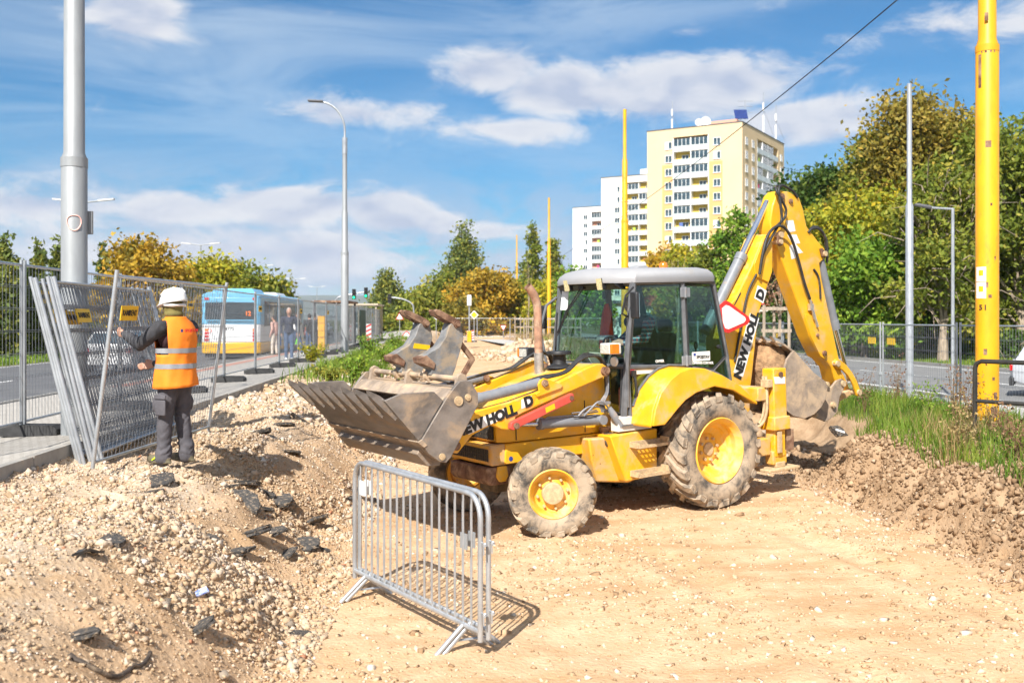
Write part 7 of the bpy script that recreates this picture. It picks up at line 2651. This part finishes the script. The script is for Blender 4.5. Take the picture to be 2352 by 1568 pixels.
def bus():
    e = empty('city_bus', (-12.15, 43.0, .60), math.atan(SL), 'blue, white and yellow city bus numbered 4775 at the stop', 'bus')
    Lb, hw = 12.0, 1.26

    def shell(name, z0, z1, m, inset=0.0, y0=0.0, y1=Lb):
        pl = [(-hw + inset + .12, y0), (hw - inset - .12, y0), (hw - inset, y0 + .14), (hw - inset, y1), (-hw + inset, y1), (-hw + inset, y0 + .14)]
        return MB().prism(pl, z0, z1, axis='z').build(name, m, e, bevel=.03)
    shell('lower_body', .34, .82, bus_yellow)
    shell('middle_body', .823, 1.60, bus_white, .004)
    up = shell('upper_body', 1.603, 2.78, bus_blue, .002)
    MB().prism([(-hw, 2.783), (hw, 2.783), (hw - .06, 2.90), (hw - .30, 2.99), (-hw + .30, 2.99), (-hw + .06, 2.90)], .03, Lb, axis='y').build('roof', bus_blue, e, bevel=.02)
    MB().prism([(-.95, 2.99), (.95, 2.99), (.80, 3.16), (-.80, 3.16)], .5, 2.6, axis='y').build('roof_unit', bus_blue, e, bevel=.03)
    MB().prism([(-.95, 2.99), (.95, 2.99), (.80, 3.14), (-.80, 3.14)], 6.0, 8.4, axis='y').build('roof_unit', bus_white, e, bevel=.03)
    MB().bb(-1.08, 1.08, -.008, .01, 1.80, 2.55).build('rear_window', bus_glass, e, bevel=.01)
    o = MB().bb(.55, .92, -.012, -.009, 1.92, 2.20).build('display', black_plastic, e)
    place_text(text_mesh('12', .26, led_amber, bold=.006), 'lettering', o, (.74, -.016, 2.06), (1, 0, 0), (0, 0, 1))
    for z in (1.66, 1.70, 1.74):
        MB().bb(-1.0, 1.0, -.012, .0, z, z + .018).build('vent_slat', black_plastic, e)
    for s in (-1, 1):
        for (z, m) in ((2.70, red_lens), (1.22, red_lens), (1.08, red_lens), (.93, red_lens), (1.36, orange_lens)):
            MB().bb(s * 1.02 - .09, s * 1.02 + .09, -.014, .0, z - .055, z + .055).build('tail_light', m, e, bevel=.01)
    place_text(text_mesh('4775', .20, ink, bold=.003), 'lettering', e, (-.05, -.004, 1.40), (1, 0, 0), (0, 0, 1))
    MB().bb(-.30, .25, -.012, 0, 1.08, 1.20).build('number_plate', white_m, e)
    MB().lathe([(.001, 0), (.10, 0)], (-.90, -.006, 1.33), 'y', 18).build('round_sticker', red_ink, e)
    MB().lathe([(.001, 0), (.075, 0)], (-.90, -.010, 1.33), 'y', 18).build('sticker_field', white_m, e)
    # side windows facing the pavement, doors
    y = .9
    k = 0
    while y < Lb - 1.3:
        w = 1.25 if k % 4 else 1.1
        if k % 4 == 2:
            d = MB().bb(hw - .01, hw + .012, y, y + w, .42, 2.62).build('door', bus_glass, e, bevel=.01)
            MB().bb(hw + .012, hw + .03, y + w / 2 - .02, y + w / 2 + .02, .42, 2.62).build('door_post', bus_blue, d)
        else:
            MB().bb(hw - .01, hw + .010, y, y + w, 1.52, 2.62).build('window', bus_glass, e, bevel=.01)
        y += w + .10
        k += 1
    for yy in (2.6, 9.4):
        for s in (-1, 1):
            car_wheel(e, s * 1.10, yy, .40, .48, .30)
    MB().bb(-1.1, 1.1, .1, .5, .18, .40).build('bumper_skirt', black_plastic, e)


bus()

# ---------------------------------------------------------------- cars
def car(X, Y, z, rz, label, paint, L=4.2, W=1.78, H=1.48, group='cars on the roads', suv=False):
    """x across, y forward, z up; the tail sits at y = 0"""
    e = empty('car', (X, Y, z), rz, label, 'car', group)
    g = .22 if not suv else .28
    sec = [(0.0, .62, .88, .80), (.06, .42, 1.0, .93), (.5, .30, 1.02, 1.0), (L * .5, .26, .98, 1.0), (L * .75, .26, .95, 1.0), (L - .35, .30, .86, .96), (L - .08, .40, .76, .86), (L, .48, .66, .72)]
    sections = []
    for (y, z0, z1, k) in sec:
        w = W / 2 * k
        sections.append((y, [(-w * .92, z0), (-w, (z0 + z1) / 2 - .05), (-w * .97, z1 - .10), (-w * .82, z1), (w * .82, z1), (w * .97, z1 - .10), (w, (z0 + z1) / 2 - .05), (w * .92, z0)]))
    mb = MB()
    n = 8
    vs = [(px, y, pz) for y, loop in sections for (px, pz) in loop]
    fs = []
    for i in range(len(sections) - 1):
        for j in range(n):
            j2 = (j + 1) % n
            fs.append((i * n + j, (i + 1) * n + j, (i + 1) * n + j2, i * n + j2))
    fs += [tuple(range(n)), tuple((len(sections) - 1) * n + j for j in range(n))[::-1]]
    mb.add(vs, fs)
    mb.build('body', paint, e, 40, bevel=.02)
    # cabin
    w0, w1 = W / 2 * .88, W / 2 * .70
    cab_ = [(.10, .96), (.42, H - .10), (.75, H), (L * .48, H), (L * .58, H - .06), (L * .76, .96)]
    cb = MB()
    vs = [(-(w0 if zz < 1.0 else w1), yy, zz) for yy, zz in cab_] + [((w0 if zz < 1.0 else w1), yy, zz) for yy, zz in cab_]
    m = len(cab_)
    fs = [tuple(range(m)), tuple(range(2 * m - 1, m - 1, -1))] + [(i, m + i, m + (i + 1) % m, (i + 1) % m) for i in range(m)]
    cb.add(vs, fs)
    cb.build('cabin', paint, e, 40, bevel=.03)
    # glass
    q = .012
    a0, a1 = .5, L * .70
    for s in (-1, 1):
        sg = MB().add([(s * (w0 + q - .02), .55, 1.02), (s * (w1 + q + .015), .78, H - .10), (s * (w1 + q + .015), L * .47, H - .10), (s * (w0 + q - .02), L * .66, 1.02)], [(0, 1, 2, 3) if s < 0 else (3, 2, 1, 0)])
        sg.build('side_window', win_glass, e)
    MB().add([(-w0 * .88, .10 - .02, 1.02), (w0 * .88, .10 - .02, 1.02), (w1 * .9, .40 - .025, H - .13), (-w1 * .9, .40 - .025, H - .13)], [(0, 1, 2, 3)]).build('rear_window', win_glass, e)
    MB().add([(-w0 * .9, L * .76 - .03, 1.02), (w0 * .9, L * .76 - .03, 1.02), (w1 * .95, L * .58 + .04, H - .10), (-w1 * .95, L * .58 + .04, H - .10)], [(3, 2, 1, 0)]).build('windscreen', win_glass, e)
    for s in (-1, 1):
        MB().bb(s * W * .34, s * W * .455, -.015, .06, .70, .86).build('tail_light', red_lens, e, bevel=.01)
        MB().bb(s * W * .30, s * W * .42, L - .10, L - .02, .55, .66).build('head_lamp', lamp_lens, e, bevel=.01)
        for yy in (.78, L - .82):
            car_wheel(e, s * (W / 2 - .10), yy, .32, .325, .20)
        MB().box((s * (W / 2 + .02), L * .64, 1.0), (.16, .10, .11)).build('mirror', paint, e, bevel=.02)
    MB().bb(-.26, .26, -.02, .0, .62, .72).build('number_plate', white_m, e)
    MB().prism([(-W * .46, .30), (W * .46, .30), (W * .47, .52), (-W * .47, .52)], -.03, .10, axis='y').build('bumper', black_plastic if suv else paint, e, bevel=.02)
    return e


paint_white = mat('car_white', (.72, .72, .72), .3, var=.03, coat=.5)
paint_silver = mat('car_silver', (.52, .54, .58), .32, metal=.3, var=.03, coat=.5)
paint_red = mat('car_red', (.42, .03, .03), .3, var=.05, coat=.5)
paint_grey = mat('car_dark_grey', (.09, .095, .10), .3, var=.05, coat=.5)
paint_blue = mat('car_blue', (.04, .10, .28), .3, var=.05, coat=.5)
ra = math.atan(SL)
car(-13.4, 33.0, .60, ra, 'white hatchback on the left road seen through the stacked fences', paint_white)
car(13.75, 27.4, .34, math.pi + .16 + .9, 'silver estate car cut off by the right picture edge', paint_silver, suv=True, H=1.6)
car(-17.2, 74, .55, ra, 'dark grey car far along the left road', paint_grey)
car(-18.6, 96, .62, ra + math.pi, 'red car farther along the left road', paint_red)
car(-14.2, 88, .70, ra, 'white car in the nearer far lane of the left road', paint_white)
car(-22.0, 118, .55, ra + math.pi, 'silver car smallest along the left road', paint_silver)
e = empty('delivery_van', (tpos(920, 150), 150, .6), ra, 'white delivery van with blue front top far down the road', 'van')
MB().prism([(-1.0, .4), (1.0, .4), (1.0, 2.2), (.9, 2.5), (-.9, 2.5), (-1.0, 2.2)], 0, 5.2, axis='y').build('body', bus_white, e, bevel=.05)
MB().bb(-.85, .85, -.02, 0, 2.0, 2.45).build('blue_sign', bus_blue, e)
MB().bb(-.8, .8, -.02, 0, 1.3, 1.85).build('rear_window', win_glass, e)
for s in (-1, 1):
    for yy in (.9, 4.3):
        car_wheel(e, s * .9, yy, .36, .36, .22)

# ---------------------------------------------------------------- people at the stop
def passer(X, Y, z, yaw, h, top_m, leg_m, hair_m, label, stride=.12, bag=None, sleeve=None):
    V = Vector
    k = h / 1.75
    pr = []
    sl = 3
    for s, fx in ((1, stride), (-1, -stride)):
        pr += [('c', V((0, s * .085, .92)), V((fx * .55 + .02, s * .09, .50)), .10, .075, 1), ('c', V((fx * .55 + .02, s * .09, .50)), V((fx, s * .09, .10)), .07, .055, 1),
               ('c', V((fx - .03, s * .09, .045)), V((fx + .15, s * .10, .04)), .045, .038, 4)]
        ax = -fx * .8
        pr += [('c', V((0, s * .20, 1.40)), V((ax * .5 - .03, s * .26, 1.14)), .070, .056, sl), ('c', V((ax * .5 - .03, s * .26, 1.14)), V((ax + .08, s * .25, .92)), .052, .042, sl)]
        pr += hand_prims(V((ax + .09, s * .25, .90)), (.25, 0, -1), (1, 0, 0), (0, -s, 0), 0, .9, .4)
    pr += [('e', V((0, 0, .97)), (.14, .175, .15), None, 2), ('c', V((0, 0, 1.02)), V((0, 0, 1.28)), .145, .155, 2), ('c', V((0, -.14, 1.39)), V((0, .14, 1.39)), .075, .075, 2),
           ('c', V((0, 0, 1.42)), V((.02, 0, 1.53)), .055, .052, 0), ('e', V((.035, 0, 1.62)), (.098, .078, .12), None, 0), ('e', V((.01, 0, 1.645)), (.102, .084, .112), None, 5),
           ('e', V((.135, 0, 1.60)), (.018, .013, .02), None, 0), ('e', V((.03, .08, 1.61)), (.02, .01, .028), None, 0), ('e', V((.03, -.08, 1.61)), (.02, .01, .028), None, 0)]
    me = body_mesh('person', pr, [skin_m, leg_m, top_m, sleeve or top_m, boot_m if leg_m is not jeans_m else white_m, hair_m], .016, 2)
    o = link(bpy.data.objects.new('person', me))
    o.location = (X, Y, z)
    o.rotation_euler = (0, 0, yaw)
    o.scale = (k, k, k)
    tag(o, label, 'person', 'people waiting at the bus stop')
    if bag:
        b = MB().prism([(-.14, -.42), (.14, -.42), (.12, -.05), (.05, .02), (-.05, .02), (-.12, -.05)], -.05, .05)
        q = link(bpy.data.objects.new('carrier_bag', b.mesh('carrier_bag', bag[0])))
        q.location = o.matrix_basis @ Vector((-stride * -.8 * -1 + .05, bag[1] * .27, .86))
        q.rotation_euler = (0, 0, yaw)
        tag(q, bag[2], 'bag')
    return o


jeans_m = mat('blue_jeans', (.07, .11, .20), .85, var=.2, scale=9)
navy_m = mat('navy_jacket', (.025, .03, .055), .75, var=.2, scale=6)
pink_m = mat('pink_quilted_jacket', (.62, .36, .30), .7, var=.1, scale=6, bump=.02, bscale=8)
cream_m = mat('cream_trousers', (.62, .56, .48), .85, var=.1)
black_m = mat('black_coat', (.02, .018, .018), .7, var=.2)
lime_bag = mat('lime_bag_plastic', (.18, .62, .05), .5, var=.15)
blue_bag = mat('blue_bag_plastic', (.05, .12, .40), .5, var=.15)
zp = pave_z


def ppl(xs, Y, *a, **kw):
    X = (xs - 2048) / 3982 * Y
    return passer(X, Y, zp(min(-4.3, max(-8.1, X + SL * Y))) + .012, *a, **kw)


ppl(1156, 34.0, math.radians(-75), 1.80, navy_m, jeans_m, grey_hair, 'grey haired man in navy jacket and jeans facing the camera at the stop', stride=.04)
ppl(1098, 42.0, math.radians(160), 1.66, pink_m, cream_m, dark_hair, 'person in pink quilted jacket beside the bus rear corner', stride=.06, bag=(blue_bag, -1, 'blue carrier bag held by the person in pink'))
ppl(1186, 40.0, math.radians(-20), 1.72, navy_m, jeans_m, dark_hair, 'walking person with white sleeves and a green bag', stride=.2, sleeve=white_m, bag=(lime_bag, 1, 'bright green carrier bag beside the walking person'))
ppl(1238, 44.0, math.radians(100), 1.70, black_m, jeans_m, dark_hair, 'person in black coat and jeans walking behind the fence', stride=.14)
ppl(1256, 41.0, math.radians(80), 1.68, black_m, black_m, dark_hair, 'person all in black walking nearest the yellow box', stride=.16)
ppl(1270, 46.0, math.radians(80), 1.65, cream_m, black_m, grey_hair, 'person in cream top farthest from the camera at the stop', stride=.14)

# ---------------------------------------------------------------- street furniture
X_ = (1293 - 2048) / 3982 * 38.5
e = empty('ticket_cabinet', (X_ - .05, 38.5, zp(-5.3) - .0), 0, 'yellow orange metal cabinet standing behind the pavement fence', 'cabinet')
cabm = mat('orange_cabinet_paint', (.80, .40, .012), .5, var=.08, dirt=((.7, .6, .4), .6, .8, 4))
MB().bb(-.13, .13, -.15, .15, 0, .70).build('lower_door', cabm, e, bevel=.01)
MB().bb(-.13, .13, -.15, .15, .71, 1.52).build('body', cabm, e, bevel=.01)


def shelter(X, Y, Lx, Ly, H, frame_m, roof_m, label):
    e = empty('bus_shelter', (X, Y, zp(-6.2)), ra, label, 'bus shelter', 'bus shelters')
    MB().bb(-Lx / 2 - .15, Lx / 2 + .15, -.2, Ly + .2, H, H + .10).build('roof', roof_m, e, bevel=.01)
    for x in (-Lx / 2, Lx / 2):
        for y in (0, Ly):
            MB().bb(x - .05, x + .05, y - .05, y + .05, 0, H).build('post', frame_m, e)
    for k in range(3):
        pane('glass_panel', [(Lx / 2, Ly * k / 3 + .05, .2), (Lx / 2, Ly * (k + 1) / 3 - .05, .2), (Lx / 2, Ly * (k + 1) / 3 - .05, H - .15), (Lx / 2, Ly * k / 3 + .05, H - .15)], e, glass_shelter, .01, (1, 0, 0))
    pane('glass_panel', [(-Lx / 2 + .1, 0, .2), (Lx / 2 - .1, 0, .2), (Lx / 2 - .1, 0, H - .15), (-Lx / 2 + .1, 0, H - .15)], e, glass_shelter, .01, (0, -1, 0))
    MB().bb(Lx / 2 - .5, Lx / 2 - .1, .6, Ly - .6, .42, .47).build('bench', wood_m, e)
    return e


glass_shelter = mat_glass('shelter_glass', (.80, .85, .86), .08)
shelter(-8.85, 48.5, 1.5, 4.2, 2.25, mat_lamp_grey, rust_m, 'glass bus shelter with dark flat roof left of the lamp pole')
shelter(-9.55, 64.0, 1.6, 5.0, 2.35, mat('tan_shelter_frame', (.50, .42, .30), .6, var=.05), mat('tan_roof', (.52, .45, .34), .6, var=.05), 'tan framed bus shelter right of the lamp pole')


def two_arm_lamp(xD, yD, label, H=9.5):
    Y = (H + .4 - CAMZ) * FPX / (HZ - yD)
    X = tpos(xD, Y)
    e = empty('street_lamp', (X, Y, .4), 0, label, 'street lamp', 'two armed street lamps along the left road')
    MB().cyl((0, 0, 0), (0, 0, H), .11, .06, n=8).build('pole', galv_dull, e, 40)
    for s in (-1, 1):
        MB().tube([(0, 0, H - .05), (s * 1.0, 0, H + .08)], .05, 6).build('arm', galv_dull, e)
        MB().box((s * 1.45, 0, H + .14), (1.0, .28, .09), Matrix.Rotation(-s * .1, 3, 'Y')).build('lamp_head', white_dirty, e)
    return e


for (x, y, lab) in ((192, 463, 'two armed street lamp hidden behind the thick grey pole'), (461, 561, 'two armed street lamp above the yellowing trees'), (596, 610, 'two armed street lamp above the bus roof'), (678, 640, 'two armed street lamp over the middle of the bus'), (728, 658, 'smallest two armed street lamp left of the shelter roof')):
    two_arm_lamp(x, y, lab)


def one_arm_lamp(xD, yD, label, m, H=7.0, side=1, Lr=1.2):
    Y = (H + .4 - CAMZ) * FPX / (HZ - yD)
    e = empty('street_lamp', (tpos(xD, Y), Y, .4), 0, label, 'street lamp')
    MB().tube(crom([(0, 0, 0), (0, 0, H * .8), (side * .15, 0, H * .95), (side * Lr * .5, 0, H), (side * Lr, 0, H + .05)]), .07, 7).build('pole', m, e, 50)
    MB().box((side * (Lr + .2), 0, H + .05), (.6, .22, .1)).build('lamp_head', white_dirty, e)
    return e


one_arm_lamp(1130, 660, 'grey street lamp before the orange trees', galv, 7)
one_arm_lamp(1157, 672, 'yellow curved lamp post left of the farthest tram pole', yellow_pole, 6)
one_arm_lamp(1048, 706, 'small yellow curved lamp post between the forks', yellow_pole, 5)
one_arm_lamp(902, 712, 'small yellow curved lamp post near the traffic lights', yellow_pole, 5, Lr=1.6)
one_arm_lamp(1207, 660, 'thin grey lamp behind the farthest tram pole', galv, 8)
one_arm_lamp(1233, 690, 'thin white post left of the exhaust stack', galv, 5, Lr=.3)

lamp_green = mat_emit('green_signal', (.02, .9, .35), 2.0)


def signal_head(parent, p, green=True):
    o = MB().box(p, (.34, .22, .95)).build('signal_head', black_plastic, parent, bevel=.03)
    for k, m in enumerate((red_lens, orange_lens, lamp_green)):
        MB().lathe([(.001, 0), (.11, 0)], (p[0], p[1] - .13, p[2] + .30 - .30 * k), 'y', 12).build('lens', m if k == 2 and green else black_rubber, o)
        MB().bb(p[0] - .13, p[0] + .13, p[1] - .26, p[1] - .11, p[2] + .40 - .30 * k, p[2] + .42 - .30 * k).build('hood', black_plastic, o)


Y = 92
e = empty('traffic_light', (tpos(770, Y), Y, .6), 0, 'traffic light gantry with three heads right of the grey lamp pole', 'traffic light', 'traffic lights')
MB().tube([(0, 0, 0), (0, 0, 3.6), (.3, 0, 3.9), (1.2, 0, 4.1), (3.0, 0, 4.4)], [.1, .09, .08, .07, .05], 8).build('mast', galv, e, 50)
for dx in (.75, 1.75, 2.85):
    signal_head(e, (dx, -.1, 4.15 + (.15 if dx > 2 else 0)))
Y = 100
e = empty('traffic_light', (tpos(950, Y), Y, .6), 0, 'traffic light on a curved mast left of the olive bush', 'traffic light', 'traffic lights')
MB().tube(crom([(0, 0, 0), (0, 0, 2.8), (-.3, 0, 3.5), (-1.2, 0, 3.9), (-2.3, 0, 4.05)]), .07, 8).build('mast', galv, e, 50)
signal_head(e, (-2.4, -.1, 3.9), False)
Y = 80
e = empty('traffic_light', (tpos(1078, Y), Y, .6), 0, 'white pedestrian signal on a thin post before the orange tree', 'traffic light', 'traffic lights')
MB().cyl((0, 0, 0), (0, 0, 3.2), .06, n=8).build('mast', galv, e)
MB().box((0, -.05, 3.35), (.34, .25, .85)).build('signal_head', white_m, e, bevel=.03)
MB().bb(-.17, .17, -.2, .2, 0, .9).build('base_cover', yellow_pole, e, bevel=.03)


def sign_post(xD, yD, Y, shape, label, size=.45, z0=.6, fill=white_m, border=red_ink):
    z = hgt(yD, Y)
    e = empty('road_sign', (tpos(xD, Y), Y, z0), 0, label, 'sign', 'road signs')
    MB().cyl((0, 0, 0), (0, 0, z - z0 + .2), .03, n=8).build('post', galv, e)
    n, a0 = {'tri': (3, 90), 'dia': (4, 90), 'inv': (3, -90), 'sq': (4, 45)}[shape]

    def poly(k):
        return [(k * size * math.cos(math.radians(a0 + 360 * i / n)), z - z0 + k * size * math.sin(math.radians(a0 + 360 * i / n))) for i in range(n)]
    o = MB().prism(poly(1.0), -.045, -.03).build('sign_face', border, e)
    MB().prism(poly(.76), -.05, -.046).build('sign_field', fill, o)
    return e


sign_post(918, 727, 84, 'tri', 'red edged triangular warning sign left of the pallet forks', .40)
sign_post(934, 770, 70, 'dia', 'red edged diamond shaped notice board low left of the forks', .36)
o = sign_post(1089, 722, 76, 'dia', 'yellow and white priority road diamond sign', .34, border=white_m, fill=sign_yellow)
sign_post(1002, 724, 82, 'dia', 'white back of a diamond sign between the forks', .33, border=white_m, fill=white_dirty)
sign_post(1156, 750, 88, 'inv', 'inverted triangular give way sign beside the yellow lamp post', .32)


def striped_board(xD, Y, label, z0=.6, h=1.0):
    e = empty('marker_board', (tpos(xD, Y), Y, z0), 0, label, 'marker board', 'red and white marker boards')
    MB().bb(-.13, .13, -.02, .02, .15, .15 + h).build('board', white_m, e)
    for k in range(4):
        z = .2 + k * h / 4
        MB().prism([(-.13, z), (.13, z + .12), (.13, z + .22), (-.13, z + .10)], -.024, -.021).build('stripe', red_ink, e)
    MB().bb(-.35, .35, -.15, .15, 0, .12).build('base', block_m, e)
    return e


striped_board(847, 55, 'red and white striped marker board beside the green screen', zp(-5.6))
striped_board(872, 70, 'striped marker board behind the tan shelter', .9)
striped_board(1076, 82, 'left one of two striped boards at the trench end', .55, .8)
striped_board(1086, 82.4, 'right one of two striped boards at the trench end', .55, .8)

# wooden stakes holding young trees on the right verge
def stake_frame(X, Y, z0, h, w, label, group, tree_too=True):
    e = empty('tree_stakes', (X, Y, z0), rnd.uniform(-.2, .2), label, 'tree stakes', group)
    for (sx, sy) in ((-w, -w * .4), (w, -w * .4), (0, w)):
        MB().cyl((sx, sy, -.2), (sx * .96, sy * .96, h + rnd.uniform(-.08, .08)), .045, .04, n=8).build('stake', wood_m, e, 40)
    for z in (h - .15, h - .75):
        MB().box((0, -w * .4, z), (2 * w + .12, .04, .09)).build('crossbar', wood_m, e)
    return e


GS = 'wooden tree stakes'
stake_frame(tpos(1782, 27), 27, .5, 2.35, .34, 'grey wooden stakes seen between boom and dipper', GS)
tree('young_tree', 'thin young tree with reddish leaves tied between the wooden stakes', tpos(1790, 27), 27.1, .5, [(0, 0, 2.8, .5, .5, .9), (.1, 0, 3.6, .35, .3, .6)], L_WEED, 34, 9, .06, .16, 'young staked trees', 90, .05, 10, bark_pale, fork=1.8)
for k, xd in enumerate((1196, 1216, 1238, 1262, 1290, 1320)):
    stake_frame(tpos(xd, 76 - k), 76 - k, .5, 2.1, .45, '%s far wooden stake frame from the left behind the exhaust stack' % ORD[k], GS)
for k, (xd, yt) in enumerate(((1213, 560), (1555, 540))):
    Yt = 40 if k else 78
    tree('young_tree', ['slender young tree with sparse leaves among the far stakes', 'sparse reddish young tree rising over the cab roof'][k], tpos(xd, Yt), Yt, .5, [(0, 0, hgt(yt, Yt) * .55, .5, .5, hgt(yt, Yt) * .33)], L_BROWN, 30, 8, .08, .2, 'young staked trees', 92 + k, .05, 10, bark_pale, fork=1.5)

# low white hall and red shop behind the right-hand trees
e = empty('white_hall', (34, 100, .4), math.radians(-22), 'long white low building glimpsed between the tree trunks', 'building')
MB().bb(-26, 26, 0, 8, 0, 3.8).build('wall', white_r, e)
MB().bb(-26.3, 26.3, -.4, 8.3, 3.8, 4.1).build('roof', mat_lamp_grey, e)
for i in range(12):
    MB().bb(-24 + 4.2 * i, -22.2 + 4.2 * i, -.05, 0, 1.2, 2.6).build('window', win_glass, e)
e = empty('red_shop', (tpos(1655, 96), 96, .4), math.radians(-15), 'low shop with red fascia seen through the cab glass', 'building')
MB().bb(-8, 8, 0, 8, 0, 3.4).build('wall', pale_r, e)
MB().bb(-8.2, 8.2, -.4, 8.2, 3.4, 4.6).build('fascia', red_m, e)
for i in range(6):
    MB().bb(-7.2 + 2.5 * i, -5.2 + 2.5 * i, -.05, 0, .3, 2.7).build('shop_window', win_glass, e)

# fence rails beyond the left road
e = empty('railing', (-28.2, 46, .45), math.radians(95), 'thin dark railing beyond the left road before the hedge', 'railing')
for z in (.45, .9):
    MB().cyl((0, 0, z), (34, 0, z), .025, n=6).build('rail', dark_rail, e)
pm_ = MB().cyl((0, 0, 0), (0, 0, .95), .03, n=6).mesh('post', dark_rail)
for i in range(18):
    o = bpy.data.objects.new('post', pm_)
    link(o, e)
    o.location = (i * 2.0, 0, 0)

# ---------------------------------------------------------------- the air
def haze():
    m = bpy.data.materials.new('haze_air')
    m.use_nodes = True
    t = NT(m.node_tree)
    v = t.n('ShaderNodeVolumePrincipled', ins={'Color': (.80, .88, 1.0, 1), 'Density': 1.1e-4, 'Anisotropy': 0.0})
    o = t.n('ShaderNodeOutputMaterial')
    t.nt.links.new(v.outputs[0], o.inputs['Volume'])
    mb = MB().bb(-6300, 6300, -400, 9300, -2, 190)
    ob = mb.build('haze', m)
    ob['kind'] = 'stuff'
    return ob


haze()
